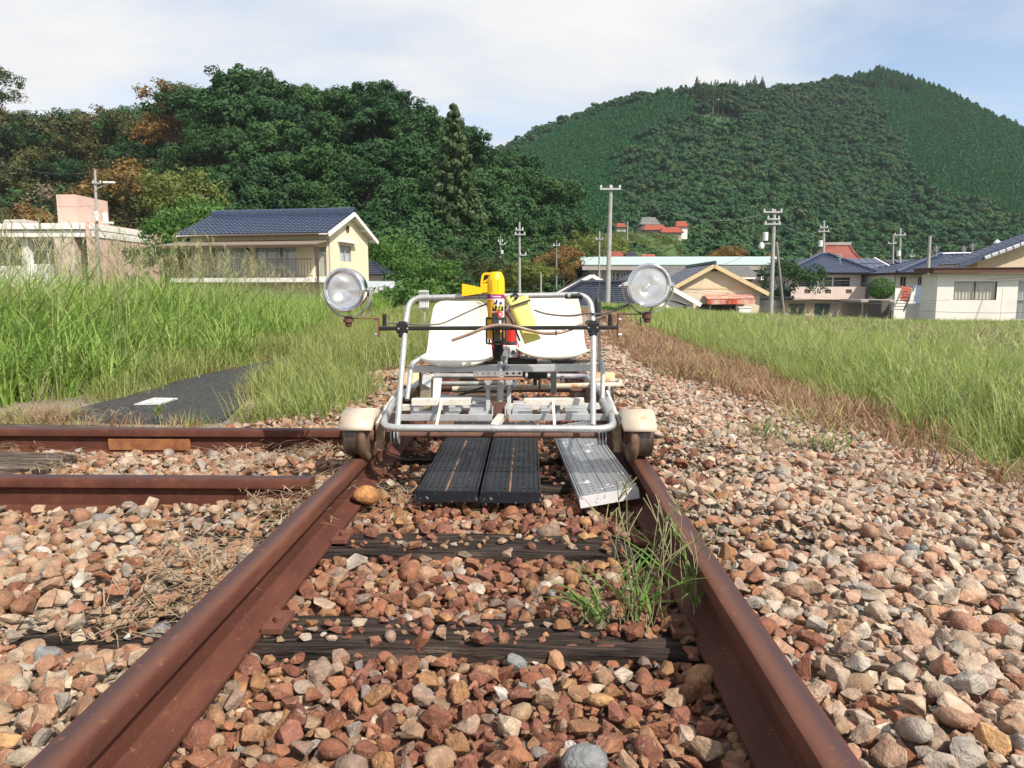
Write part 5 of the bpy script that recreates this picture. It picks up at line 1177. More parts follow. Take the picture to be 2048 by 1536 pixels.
# ------------------------------------------------------------------ yellow pouch hanging on the hoop
M_pouch = pmat('yellow_cloth', (0.86, 0.80, 0.26), (0.82, 0.74, 0.18), scale=9, rough=0.85, bump_s=0.25, bump_scale=60)
M_pouchd = pmat('brown_ribbon', (0.10, 0.075, 0.05), (0.07, 0.05, 0.035), scale=20, rough=0.8)
tl, tr2, br, bl = C(1012, 595, 2.995), C(1056, 592, 2.995), C(1082, 678, 2.985), C(1049, 689, 2.985)
pouch = thing('pouch', bl, 'yellow cloth drawstring pouch hanging on the trolley hoop', 'pouch')
nu, nv = 10, 16; F1, F2 = [], []
for j in range(nv+1):
    v = j/nv
    for i in range(nu+1):
        u = i/nu; p = (tl*(1-u)+tr2*u)*(1-v)+(bl*(1-u)+br*u)*v
        th = .011*(1-(2*u-1)**4)*(1-abs(2*v-1)**6)+(0.0035*math.sin(u*17+v*3)*max(0, 1-v*4))+.0015*math.sin(u*5+v*9)
        F1.append(p+V(0, -th-.001, 0.004*math.sin(u*9)*max(0, 1-v*5))); F2.append(p+V(0, th*.6+.001, 0))
n1 = len(F1); fs = []
for j in range(nv):
    for i in range(nu):
        a = j*(nu+1)+i; fs += [(a, a+1, a+nu+2, a+nu+1), (n1+a, n1+a+nu+1, n1+a+nu+2, n1+a+1)]
bd = [i for i in range(nu+1)]+[j*(nu+1)+nu for j in range(1, nv+1)]+[nv*(nu+1)+i for i in range(nu-1, -1, -1)]+[j*(nu+1) for j in range(nv-1, 0, -1)]
for k in range(len(bd)): a, b = bd[k], bd[(k+1) % len(bd)]; fs.append((a, b, n1+b, n1+a))
mb = MB(); mb.add(F1+F2, fs); mb.build('cloth_body', M_pouch, pouch, smooth=60)
mb = MB(); mb.bar(C(1017, 615, 2.976), C(1061, 600, 2.976), .003, .009); mb.build('ribbon', M_pouchd, pouch)
mb = MB(); mb.tube(smoothpath([C(1022, 593, 2.985), C(1030, 588, 3.0), C(1036, 593, 2.982), C(1028, 598, 2.98)], 5), .005, 8); mb.build('drawstring', M_black, pouch, smooth=60)
mb = MB(); mb.tube(smoothpath([C(1012, 612, 3.02), C(1010, 622, 3.02), C(1022, 640, 3.02), C(1040, 682, 3.0)], 5), .004, 8); mb.build('strap', M_pouchd, pouch, smooth=60)

# ------------------------------------------------------------------ steel walkway planks between the rails
def plankmat(name, base, base2, spot, th, metal, rough, rustc):
    return pmat(name, base, base2, scale=5, rough=rough, metal=metal, rust=[(th, spot, 75), (0.685, rustc, 7)], lo=0.4, hi=0.6, spec=0.35)
M_pk = plankmat('black_walkway_paint', (0.011, 0.012, 0.017), (0.02, 0.022, 0.028), (0.5, 0.5, 0.51), 0.635, 0.0, 0.42, (0.14, 0.055, 0.03))
M_pkg = pmat('galvanised_walkway', (0.56, 0.57, 0.58), (0.42, 0.43, 0.45), scale=6, rough=0.36, metal=0.7, rust=[(0.60, (0.78, 0.78, 0.78), 14)])
M_pkrib = pmat('worn_rib', (0.12, 0.08, 0.06), (0.24, 0.13, 0.08), scale=14, rough=0.5)
M_pkend = pmat('scuffed_white_end', (0.68, 0.66, 0.66), (0.6, 0.58, 0.58), scale=20, rough=0.5, rust=(0.57, (0.16, 0.16, 0.17), 55))
def steel_plank(label, fl, fr, length, rot, M_top, M_rib, M_end):
    """fl, fr: front top corners; the plank runs back along the track, turned by rot, and rolls with its corners"""
    w = (fr-fl).length; X = (fr-fl).normalized(); D = Matrix.Rotation(rot, 3, 'Z') @ V(0, 1, 0); D = (D-X*D.dot(X)).normalized() if abs(D.dot(X)) > .001 else D; Nn = X.cross(D).normalized()
    t = thing('steel_plank', (fl+fr)/2-V(0, 0, .04), label, 'walkway plank'); O = fl
    mb = MB(); perforated(mb, O+X*.012, X*(w-.024), D*length, 9, 40, 0.52, 0.34); solid(mb.build('deck', M_top, t), 0.002)
    for u in (0.0, 1.0): MB().bar(O+X*(.005+u*(w-.010))-Nn*.017, O+X*(.005+u*(w-.010))+D*length-Nn*.017, .008, .038, up=Nn).build('side_flange', M_top, t, bevel=0.002)
    for u in (.10, .48, .90): MB().tube([O+X*w*u+Nn*.001, O+X*w*u+D*length+Nn*.001], .0048, 8).build('rib', M_rib if u == .48 else M_top, t, smooth=50)
    MB().bar(O+X*.001-Nn*.0185-D*.002, O+X*(w-.001)-Nn*.0185-D*.002, .004, .043, up=Nn).build('end_plate', M_end, t, bevel=0.001)
    MB().bar(O+X*.004+Nn*.0025+D*.007, O+X*(w-.004)+Nn*.0025+D*.007, .012, .003, up=Nn).build('end_trim', M_top, t)
    return t
zp = .060
q1, q2, q3 = G(832, 983, zp), G(958, 983, zp), G(1083, 983, zp); q2.y = q1.y; q3.y = q1.y
steel_plank('black perforated steel plank lying between the rails, nearer the ochre stone', q1, q2+V(-.004, 0, 0), 1.45, R(-0.6), M_pk, M_pkrib, M_pk)
steel_plank('black perforated steel plank lying beside the grey plank', q2+V(.004, 0, -.002), q3+V(0, 0, -.002), 1.45, R(0.6), M_pk, M_pkrib, M_pk)
q4 = G(1157, 996, .048); q5 = C(1277, 975, q4.y+.01)
steel_plank('bare grey galvanised steel plank with white end, tipped up towards the rail', q4, q5, 1.45, R(0.0), M_pkg, M_pkg, M_pkend)

# ================================================================== VILLAGE
def wmat(name, c, k=0.86, rough=0.8, sc=1.2, rust=None): return pmat(name, c, tuple(q*k for q in c), scale=sc, rough=rough, rust=rust, lo=0.3, hi=0.7)
B_cream = wmat('cream_render', (0.74, 0.66, 0.46)); B_white = wmat('white_render', (0.80, 0.775, 0.73), rust=(0.70, (0.55, 0.5, 0.44), 0.9)); B_offw = wmat('offwhite_panel', (0.82, 0.77, 0.71), rust=(0.72, (0.6, 0.53, 0.46), 0.7)); B_pink = wmat('pink_render', (0.64, 0.44, 0.37), rust=(0.72, (0.33, 0.24, 0.2), 0.8))
B_tan = wmat('tan_render', (0.64, 0.54, 0.39)); B_tanb = wmat('tan_board', (0.62, 0.48, 0.27)); B_pinkish = wmat('pale_pink_render', (0.68, 0.54, 0.47)); B_grey = wmat('grey_render', (0.42, 0.39, 0.36)); B_greyb = wmat('grey_fascia', (0.36, 0.31, 0.28))
B_navy = pmat('navy_roof_tile', (0.035, 0.045, 0.085), (0.05, 0.065, 0.115), scale=3, rough=0.22, spec=0.6); B_blackr = pmat('black_roof_tile', (0.018, 0.022, 0.036), (0.03, 0.036, 0.055), scale=3, rough=0.3)
B_greyt = pmat('grey_roof_tile', (0.20, 0.19, 0.18), (0.13, 0.125, 0.12), scale=2, rough=0.6); B_redt = pmat('red_roof_tile', (0.36, 0.085, 0.04), (0.26, 0.06, 0.035), scale=1.5, rough=0.5); B_temple = pmat('temple_red_roof', (0.26, 0.075, 0.05), (0.2, 0.06, 0.045), scale=1, rough=0.5)
B_mint = pmat('mint_metal_roof', (0.50, 0.62, 0.58), (0.44, 0.56, 0.53), scale=1, rough=0.4); B_brown = wmat('brown_timber', (0.085, 0.05, 0.035)); B_brownf = wmat('brown_fascia', (0.12, 0.055, 0.04)); B_sheet = wmat('brown_sheet_roof', (0.25, 0.2, 0.15), rough=0.5)
B_frame = pmat('aluminium_sash', (0.5, 0.5, 0.5), (0.42, 0.42, 0.42), rough=0.4, metal=0.4); B_framew = pmat('white_sash', (0.7, 0.7, 0.68), (0.6, 0.6, 0.58), rough=0.4); B_frameb = pmat('bronze_sash', (0.07, 0.05, 0.04), (0.1, 0.07, 0.055), rough=0.4)
B_glass = pmat('window_glass', (0.02, 0.024, 0.028), (0.035, 0.04, 0.045), scale=0.8, rough=0.06, spec=0.6); B_glassg = pmat('green_window_glass', (0.10, 0.16, 0.15), (0.07, 0.12, 0.12), scale=0.8, rough=0.08, spec=0.6)
B_curt = pmat('curtain', (0.80, 0.76, 0.62), (0.55, 0.5, 0.38), scale=4, rough=0.9, stretch=(9, 9, 0.3)); B_curtw = pmat('white_curtain', (0.8, 0.8, 0.78), (0.55, 0.55, 0.54), scale=3, rough=0.9, stretch=(9, 9, 0.3))
B_solar = pmat('solar_cell', (0.015, 0.028, 0.085), (0.02, 0.035, 0.10), scale=2, rough=0.12, spec=0.6); B_conc = pmat('pole_concrete', (0.36, 0.35, 0.33), (0.28, 0.27, 0.255), scale=3, rough=0.85); B_concd = pmat('old_pole', (0.24, 0.23, 0.21), (0.17, 0.16, 0.15), scale=3, rough=0.85)
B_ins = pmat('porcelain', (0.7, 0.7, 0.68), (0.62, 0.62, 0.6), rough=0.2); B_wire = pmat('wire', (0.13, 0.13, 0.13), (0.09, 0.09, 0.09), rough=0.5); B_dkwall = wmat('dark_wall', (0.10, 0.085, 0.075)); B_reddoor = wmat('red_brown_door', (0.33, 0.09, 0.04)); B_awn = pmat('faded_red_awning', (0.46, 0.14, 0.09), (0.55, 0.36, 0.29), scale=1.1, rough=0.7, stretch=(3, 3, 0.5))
B_stone = pmat('stone_cladding', (0.50, 0.38, 0.32), (0.60, 0.48, 0.41), scale=1.6, rough=0.9, bump_s=0.5, bump_scale=3, bump_d=0.05)
class Frame:
    def __init__(s, O, ang=0.0): s.O = Vector(O); s.U = V(math.cos(ang), math.sin(ang), 0); s.N = V(-math.sin(ang), math.cos(ang), 0)
    def p(s, u, w, z): return V(*(s.O+s.U*u+s.N*w))+V(0, 0, z-s.O.z)
def wallface(mb, P, us, zs, holes, Dn, depth=0.12):
    """wall in the plane P(u,z) with openings (u0,u1,z0,z1) and their reveals; Dn points into the house"""
    U = sorted(set(us+[h[0] for h in holes]+[h[1] for h in holes])); Z = sorted(set(zs+[h[2] for h in holes]+[h[3] for h in holes]))
    for i in range(len(U)-1):
        for j in range(len(Z)-1):
            cu, cz = (U[i]+U[i+1])/2, (Z[j]+Z[j+1])/2
            if any(h[0] < cu < h[1] and h[2] < cz < h[3] for h in holes): continue
            mb.quad(P(U[i], Z[j]), P(U[i+1], Z[j]), P(U[i+1], Z[j+1]), P(U[i], Z[j+1]))
    for (a, b, c, d) in holes:
        q = [P(a, c), P(b, c), P(b, d), P(a, d)]
        for k in range(4): mb.quad(q[k], q[(k+1) % 4], q[(k+1) % 4]+Dn*depth, q[k]+Dn*depth)
def window(parent, P, Dn, h, M_f, panes=2, M_p=None, rails=(), curtain=None, t=0.05, dep=0.07):
    """window > frame, pane in the opening h"""
    a, b, c, d = h; M_p = M_p or [B_glass]; M_p = M_p if isinstance(M_p, list) else [M_p]
    fr = MB(); o = Dn*dep
    def bar(p, q): fr.bar(p+o, q+o, t, 0.05, up=Dn)
    bar(P(a, c), P(b, c)); bar(P(a, d), P(b, d)); bar(P(a, c), P(a, d)); bar(P(b, c), P(b, d))
    for k in range(1, panes): u = a+(b-a)*k/panes; bar(P(u, c), P(u, d))
    for r_ in rails: z = c+(d-c)*r_; bar(P(a, z), P(b, z))
    w = fr.build('window', M_f, parent)
    for k in range(panes):
        u0, u1 = a+(b-a)*k/panes, a+(b-a)*(k+1)/panes; mb = MB(); off = Dn*(dep+0.012+0.006*(k % 2)); mb.prism([P(u0, c)+off, P(u1, c)+off, P(u1, d)+off, P(u0, d)+off], Dn*0.006); mb.build('pane', M_p[k % len(M_p)], w)
    return w
def curtained(parent, P, Dn, h, M_f, M_c, panes=2, rails=()):
    w = window(parent, P, Dn, h, M_f, panes, M_glass, rails)
    a, b, c, d = h; mb = MB(); n = 40; vs = []
    for i in range(n+1):
        u = a+(b-a)*i/n; off = Dn*(0.16+0.025*math.sin(i*1.9)); vs += [P(u, c)+off, P(u, d)+off]
    mb.add(vs, [(2*i, 2*i+2, 2*i+3, 2*i+1) for i in range(n)]); mb.build('curtain', M_c, w, smooth=60); return w
def tiled(mb, A, B, Cc, D, rows, cw=0.3, amp=0.035, step=0.035, seg=4):
    """tile rows from eave A-B up to ridge D-Cc (Cc over B, D over A); columns stay parallel, cut at the hips"""
    A, B, Cc, D = map(Vector, (A, B, Cc, D)); E = (B-A).normalized(); Lw = (B-A).length; m = (D+Cc)/2-(A+B)/2; S = m-E*m.dot(E); Hs = S.length; S.normalize(); Nn = E.cross(S).normalized()
    if Nn.z < 0: Nn = -Nn
    d0, c0 = (D-A).dot(E), (Cc-A).dot(E)
    for r_ in range(rows):
        t0, t1 = r_/rows, (r_+1)/rows; tm = t0
        sl, sr = d0*tm, Lw+(c0-Lw)*tm
        if sr-sl < 0.05: continue
        n = max(2, int((sr-sl)/cw*seg)); S0, S1 = [], []
        for i in range(n+1):
            s_ = sl+(sr-sl)*i/n; hgt = amp*abs(math.sin(math.pi*s_/cw+0.4)); S0.append(A+E*s_+S*(t0*Hs-0.03)+Nn*(hgt+step)); S1.append(A+E*s_+S*(t1*Hs)+Nn*hgt)
        o = len(S0); base = [A+E*(sl+(sr-sl)*i/n)+S*(t0*Hs-0.03)+Nn*(-0.02) for i in range(n+1)]
        mb.add(S0+S1+base, [(i, i+1, o+i+1, o+i) for i in range(n)]+[(2*o+i, 2*o+i+1, i+1, i) for i in range(n)])
    return mb
def slab(mb, A, B, Cc, D, th=0.10): mb.prism([A, B, Cc, D], (0, 0, -th))
# ------------------------------------------------------------------ cream two-storey house with balcony (left)
def cream_house():
    Y0 = 44.0; ang = R(-10); zb = -1.2; Wd = 9.17; Dp = 6.3; Cn = W(655, 500, Y0); F = Frame(V(Cn.x, Y0, zb)-V(math.cos(ang), math.sin(ang), 0)*Wd, ang)
    def hit(px, py, w):
        d = ray(px, py); k = (F.O+F.N*w-CAM).dot(F.N)/d.dot(F.N); return CAM+d*k
    uu = lambda px, w=0: (hit(px, 500, w)-F.O).dot(F.U); zz_ = lambda px, py, w=0: hit(px, py, w).z
    t = thing('tiled_house', F.p(Wd/2, Dp/2, zb), 'cream two-storey house with navy tiled roof and wooden balcony above tall grass', 'house')
    ze = zz_(600, 464, -.6)+.1; zr = zz_(690, 424, Dp/2); zfl = zz_(600, 556, -1); zca = zz_(640, 479, 0)
    Pf = lambda u, z: F.p(u, 0, z); Pg = lambda w, z: F.p(Wd, w, z)
    ux = lambda px: uu(px); zy = lambda py, Y=Y0: zz_(600, py, 0)
    hf = [(ux(424), ux(499), zfl+.1, zy(493)), (ux(511), ux(592), zfl+.1, zy(493)), (ux(628), ux(652), zfl+.1, zy(494)), (ux(366), ux(390), zfl+.3, zy(494))]
    hf = [h for h in hf if h[0] > 0]
    wl = MB(); wallface(wl, Pf, [0, Wd], [zb, ze+.1], hf, F.N)
    gx = 1.75; gw = [(gx, gx+1.75, W(688, 523, Y0+2.6).z, W(688, 491, Y0+2.6).z)]
    wallface(wl, Pg, [0, Dp], [zb, ze], gw, -F.U); wl.add([F.p(Wd, 0, ze), F.p(Wd, Dp, ze), F.p(Wd, Dp/2, zr-.1)], [(0, 1, 2)])
    wl.quad(F.p(0, 0, zb), F.p(0, Dp, zb), F.p(0, Dp, ze), F.p(0, 0, ze)); wl.add([F.p(0, 0, ze), F.p(0, Dp, ze), F.p(0, Dp/2, zr-.1)], [(0, 1, 2)]); wl.quad(F.p(0, Dp, zb), F.p(Wd, Dp, zb), F.p(Wd, Dp, ze), F.p(0, Dp, ze))
    wl.build('wall', B_cream, t)
    for i, h in enumerate(hf): curtained(t, Pf, F.N, h, B_frame, B_curtw if i < 2 else B_curt, 4 if i < 2 else 1, rails=(0.78,) if i == 2 else ())
    curtained(t, Pg, -F.U, gw[0], B_frame, B_curtw, 2)
    ov, og = 0.75, 0.45; A, B = F.p(-og, -ov, ze-.15), F.p(Wd+og, -ov, ze-.15); Cc, D = F.p(Wd+og, Dp/2, zr), F.p(-og, Dp/2, zr)
    rf = MB(); tiled(rf, A, B, Cc, D, 13, cw=0.30); tiled(rf, F.p(Wd+og, Dp+ov, ze-.15), F.p(-og, Dp+ov, ze-.15), D, Cc, 10, cw=0.3); ro = rf.build('roof', B_navy, t, smooth=50)
    un = MB(); slab(un, A, B, Cc, D, .12); slab(un, F.p(Wd+og, Dp+ov, ze-.15), F.p(-og, Dp+ov, ze-.15), D, Cc, .12); un.build('soffit', B_white, ro)
    rg = MB(); n = 30
    for i in range(n): a, b = D.lerp(Cc, i/n), D.lerp(Cc, (i+1)/n); rg.tube([a+V(0, 0, .12), b+V(0, 0, .12)], [.15, .17], 8)
    rg.bar(D+V(0, 0, .02), Cc+V(0, 0, .02), .34, .22); rg.build('ridge_cap', B_navy, ro, smooth=40)
    for s in (0, 1):
        e = F.p(Wd+og, -ov, ze-.15) if s == 0 else F.p(Wd+og, Dp+ov, ze-.15); mb = MB(); mb.bar(e+V(0, 0, -.14), Cc+V(0, 0, -.14), .06, .24); mb.build('verge_board', B_white, ro)
        for k in (.12, .5, .88): q = e.lerp(Cc, k) if k < .9 else Cc; mb = MB(); mb.bar(q-F.U*og+V(0, 0, -.22), q-F.U*.05+V(0, 0, -.22), .14, .2); mb.build('purlin', B_white, ro)
    mb = MB(); mb.cyl(A+V(.2, .02, -.12), B+V(-.6, .02, -.12), .06, 8); mb.build('gutter', B_brown, ro)
    # canopy over the balcony and its posts
    zq = zz_(600, 487, -2.2); ca = [F.p(-.7, -2.2, zq), F.p(Wd+.25, -2.2, zq), F.p(Wd+.25, .02, zca), F.p(-.7, .02, zca)]; mb = MB(); mb.prism(ca, (0, 0, -.06)); cn = mb.build('canopy', B_sheet, t)
    mb = MB(); mb.bar(ca[0]+V(.02, .06, -.14), ca[1]+V(.02, .06, -.14), .1, .14); mb.build('canopy_beam', B_brown, cn)
    mb = MB(); mb.prism([F.p(-.2, -1.95, zfl-.25), F.p(Wd, -1.95, zfl-.25), F.p(Wd, -.02, zfl-.25), F.p(-.2, -.02, zfl-.25)], (0, 0, .25)); mb.build('balcony_floor', B_white, t)
    ztop = ca[0].z-.15
    for px in (352, 427, 495, 563, 634):
        u = uu(px, -1.85); mb = MB(); mb.bar(F.p(u, -1.85, zb), F.p(u, -1.85, ztop), .11, .11); mb.build('balcony_post', B_brown, t)
    rt = zfl+1.08; mb = MB(); mb.bar(F.p(.0, -1.85, rt), F.p(Wd-.1, -1.85, rt), .06, .06); ra = mb.build('railing', B_brown, t)
    mb = MB(); mb.bar(F.p(.0, -1.85, zfl+.1), F.p(Wd-.1, -1.85, zfl+.1), .05, .05); mb.build('bottom_rail', B_brown, ra)
    bme = None
    for i in range(46):
        u = .1+i*(Wd-.3)/45
        if bme is None: mb = MB(); mb.box((0, 0, 0), (.028, .028, 1.0)); ob = mb.build('baluster', B_brown, ra, origin=(0, 0, 0)); bme = ob.data
        else: ob = bpy.data.objects.new('baluster', bme); COL.objects.link(ob); ob.parent = ra
        ob.location = F.p(u, -1.85, zfl+.58)-Vector(ra['_o'])
    # gable window hood, downpipe, vent
    h = gw[0]; mb = MB(); mb.prism([Pg(h[0]-.3, h[3]+.15)+F.U*.01, Pg(h[1]+.4, h[3]+.15)+F.U*.01, Pg(h[1]+.4, h[3]+.15)+F.U*.35, Pg(h[0]-.3, h[3]+.15)+F.U*.35], (0, 0, .09)); mb.build('window_hood', B_white, t)
    mb = MB(); mb.cyl(F.p(Wd+.06, .15, zb), F.p(Wd+.06, .15, ze), .045, 8); mb.build('downpipe', B_frame, t)
    mb = MB(); mb.lathe([(0, 0), (.22, .01), (.22, .05)], F.p(Wd+.01, Dp/2-.2, zr-1.1), F.U, 12); mb.build('gable_vent', B_brown, t)
    # black-roofed wing and white lean-to on the right
    g = thing('house_annex', (W(745, 600, 54).x, 54, zb), 'low annex with black hipped roof tucked behind the cream house', 'building')
    xa, xb = W(728, 550, 54).x, W(772, 550, 54).x; z1 = W(750, 549, 54).z; z2 = W(735, 522, 57).z
    mb = MB(); mb.box2((xa, 54.6, zb), (xb-.3, 60, z1)); mb.build('wall', B_white, g); mb = MB(); tiled(mb, V(xa-1, 54, z1), V(xb, 54, z1), V(xb-1.6, 57, z2), V(xa-1, 57, z2), 8); tiled(mb, V(xb, 54, z1), V(xb, 60, z1), V(xb-1.6, 57, z2), V(xb-1.6, 57, z2), 8); mb.build('roof', B_blackr, g, smooth=50)
    l = thing('lean_to', (W(752, 640, 36).x, 36, zb), 'white lean-to with pale sheet roof and rusty pipe beside the cream house', 'lean-to')
    xa, xb = W(700, 600, 36).x, W(772, 600, 36).x; z1, z2 = W(740, 585, 36).z, W(740, 562, 39).z
    mb = MB(); wallface(mb, lambda u, z: V(xa+u, 36.2, z), [0, xb-xa], [zb, z1-.03], [(.95, 1.55, zb+.5, z1-.25)], V(0, 1, 0)); mb.box2((xa, 36.4, zb), (xb, 39.6, z1-.1)); mb.build('wall', B_white, l)
    window(l, lambda u, z: V(xa+u, 36.2, z), V(0, 1, 0), (.95, 1.55, zb+.5, z1-.25), B_frame, 2)
    mb = MB(); n = 24
    for i in range(n): u0 = xa-.1+(xb-xa+.3)*i/n; u1 = xa-.1+(xb-xa+.3)*(i+.5)/n; mb.prism([V(u0, 35.8, z1), V(u1, 35.8, z1+.02), V(u1, 39.6, z2+.02), V(u0, 39.6, z2)], (0, 0, -.03))
    mb.prism([V(xa-.1, 35.8, z1-.02), V(xb+.2, 35.8, z1-.02), V(xb+.2, 39.6, z2-.02), V(xa-.1, 39.6, z2-.02)], (0, 0, -.04)); mb.build('roof', wmat('pale_sheet', (0.6, 0.63, 0.66), rough=0.4), l)
    p0 = W(722, 640, 35.6); mb = MB(); mb.cyl(V(p0.x, 35.7, zb), V(p0.x, 35.7, z1), .06, 8); mb.build('rusty_pipe', M_rustred, l)
    return t
cream_house()
# ------------------------------------------------------------------ pink flat-roofed building (far left)
def pink_building():
    Y0 = 68.0; X = lambda px: W(px, 500, Y0).x; Z = lambda py, Y=Y0: W(200, py, Y).z; zb = -1.5; xl = X(-160)
    t = thing('flat_roofed_building', (X(90), Y0+5, zb), 'pink flat-roofed concrete building with white parapet bands behind tall grass', 'building')
    P = lambda u, z: V(u, Y0+.8, z)
    hs = [(X(-90), X(-40), Z(532), Z(478)), (X(-25), X(34), Z(532), Z(478)), (X(52), X(113), Z(528), Z(479))]
    mb = MB(); wallface(mb, P, [xl, X(180)], [zb, Z(474)], hs, V(0, 1, 0), .2); mb.box2((xl, Y0+1.4, zb), (X(178), Y0+10, Z(460))); mb.build('wall', B_white, t)
    for h in hs: window(t, P, V(0, 1, 0), h, B_framew, 2, B_glass, rails=(.62,), t=.09, dep=.12)
    for (a, b, ya, yb, off) in ((-160, 190, 447, 459, 0.0), (-160, 190, 461, 474, .25)):
        mb = MB(); mb.box2((xl, Y0-.4+off, Z(yb)), (X(b)-.02, Y0+10, Z(ya))); mb.build('parapet_band', B_white, t, bevel=.02)
    mb = MB(); mb.box2((X(110), Y0-.1, zb), (X(150), Y0+1.5, Z(475))); mb.build('stone_pier', B_stone, t)
    mb = MB(); mb.box2((X(35), Y0+.5, zb), (X(50), Y0+.9, Z(475))); mb.build('pillar', B_white, t)
    mb = MB(); mb.box2((X(151), Y0+.75, zb), (X(178), Y0+.79, Z(475))); mb.build('recess_shade_panel', B_dkwall, t)  # flat dark sheet: shade of the recess put into its colour
    mb = MB(); xr = X(180); q = [V(xr, Y0-.45, zb), V(xr+.35, Y0-.45, zb), V(xr+.35, Y0-.45, Z(445)), V(xr, Y0-.45, Z(445))]; mb.prism(q, (0, 13.5, 0)); mb.build('end_wall', B_pink, t)
    mb = MB(); mb.box2((X(104.5), Y0+1.2, Z(448)), (X(143), Y0+6.5, W(120, 389, Y0+1.2).z)); mb.build('stair_tower', B_pink, t)
    v = thing('roof_unit', (X(10), Y0+3, Z(446)), 'grey duct unit on the flat roof at the picture edge', 'duct'); mb = MB(); mb.box2((X(-20), Y0+2, Z(447)), (X(26), Y0+4, Z(434))); mb.build('casing', B_grey, v, bevel=.15)
    mb = MB(); mb.box2((X(-20), Y0+1.9, Z(447)), (X(29), Y0+4.1, Z(444))); mb.build('curb', B_grey, v)
pink_building()
# ------------------------------------------------------------------ helpers for the simpler houses
def gable_house(name, label, Y, apx, apy, lpx, lpy, rpx, rpy, base_py, M_w, M_r, M_b, depth=9, holes=(), over=.5, inset=.55, tiles=True, win=(B_frame, B_glass), cat='house', band=None):
    """gable end facing the camera; apex and eave ends given where they are seen"""
    A, Lp, Rp = W(apx, apy, Y), W(lpx, lpy, Y), W(rpx, rpy, Y); zb = W(apx, base_py, Y).z
    t = thing(name, V(A.x, Y+depth/2, zb), label, cat); D = V(0, depth, 0); wl = MB(); xl, xr = Lp.x+inset, Rp.x-inset
    zl = Lp.z+(A.z-Lp.z)*inset/max(.1, A.x-Lp.x); zr = Rp.z+(A.z-Rp.z)*inset/max(.1, Rp.x-A.x); P = lambda u, z: V(u, Y+over, z); zz = min(zl, zr)-.15
    hs = [(W(a, 0, Y).x, W(b, 0, Y).x, W(a, d, Y).z, W(a, c, Y).z) for (a, c, b, d) in holes]
    wallface(wl, P, [xl, xr], [zb, zz], hs, V(0, 1, 0)); wl.add([P(xl, zz), P(xr, zz), P(xr, zr-.1), V(A.x, Y+over, A.z-.1), P(xl, zl-.1)], [(0, 1, 2, 3, 4)])
    wl.quad(P(xl, zb), P(xl, zb)+D, P(xl, zl-.1)+D, P(xl, zl-.1)); wl.quad(P(xr, zb), P(xr, zb)+D, P(xr, zr-.1)+D, P(xr, zr-.1)); wl.build('wall', M_w, t)
    for h in hs: window(t, P, V(0, 1, 0), h, win[0], 2, win[1])
    rf = MB()
    for e in (Lp, Rp):
        a, b, c, d = (e, e+D, A+D, A)
        if tiles: tiled(rf, a, b, c, d, max(5, int((A-e).length/.32)), cw=.35)
        else: slab(rf, a+V(0, 0, .06), b+V(0, 0, .06), c+V(0, 0, .06), d+V(0, 0, .06), .05)
    ro = rf.build('roof', M_r, t, smooth=50)
    un = MB()
    for e in (Lp, Rp): slab(un, e, e+D, A+D, A, .1)
    un.build('soffit', M_w, ro); rg = MB(); rg.tube([A+V(0, -.1, .1), A+D+V(0, 0, .1)], .16, 8); rg.build('ridge_cap', M_r, ro, smooth=50)
    for e in (Lp, Rp): mb = MB(); mb.bar(e+V(0, -.04, -.14), A+V(0, -.04, -.14), .08, .30); mb.build('barge_board', M_b, ro)
    if band: mb = MB(); z = W(apx, band, Y).z; mb.box2((xl-.02, Y+over-.04, z-.07), (xr+.02, Y+over-.003, z+.07)); mb.build('wall_band', M_b, t)
    return t
def hip_roof(parent, E, zr, r0, r1, Y, dep, M_r, rows=10, cap=True, cw=.35):
    """E: eave corners (front left, front right) at depth Y, roof dep deep; ridge from x=r0 to r1 at mid depth"""
    a, b = E; c, d = b+V(0, dep, 0), a+V(0, dep, 0); R0, R1 = V(r0, Y+dep/2, zr), V(r1, Y+dep/2, zr); rf = MB()
    tiled(rf, a, b, R1, R0, rows, cw=cw); tiled(rf, b, c, R1, R1, rows, cw=cw); tiled(rf, c, d, R0, R1, rows, cw=cw); tiled(rf, d, a, R0, R0, rows, cw=cw); ro = rf.build('roof', M_r, parent, smooth=50)
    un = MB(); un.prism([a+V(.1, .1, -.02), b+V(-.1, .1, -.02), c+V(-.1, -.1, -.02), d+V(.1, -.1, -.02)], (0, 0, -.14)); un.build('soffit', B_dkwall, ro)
    for (p, q) in ((a, R0), (b, R1), (R0, R1)):
        if (p-q).length > .3: mb = MB(); mb.tube([p+V(0, 0, .06), q+V(0, 0, .12)], .13, 8); mb.build('hip_cap', M_r, ro, smooth=50)
    return ro
# beige gable house with the red awning
t = gable_house('gable_house', 'tan gable-fronted house with faded red awning behind the field', 58, 1429, 528, 1345, 574, 1538, 585, 634, B_tan, B_navy, B_tanb, 10, [(1420, 608, 1500, 632)], win=(B_brown, B_glass), band=576)
a, b = W(1415, 598, 57.2), W(1511, 597, 57.2); mb = MB(); mb.prism([a, b, b+V(0, 1.2, .35), a+V(0, 1.2, .35)], (0, 0, -.05)); mb.prism([a, b, b+V(0, 0, -.42), a+V(0, 0, -.42)], (0, .04, 0)); mb.build('awning', B_awn, t)
for k, (u0, u1) in enumerate(((1416, 1423), (1454, 1460), (1463, 1475))): mb = MB(); p, q = W(u0, 599, 57.15), W(u1, 599, 57.15); mb.prism([p, q, q+V(0, 0, -.36), p+V(0, 0, -.36)], (0, .02, 0)); mb.build('awning_panel', wmat('awning_red%d' % k, (0.50, 0.07, 0.03)), t)
mb = MB(); p, q = W(1440, 596, 57.6), W(1478, 595, 57.6); mb.box2(p, q+V(0, .8, .08)); mb.build('hood', B_tanb, t)
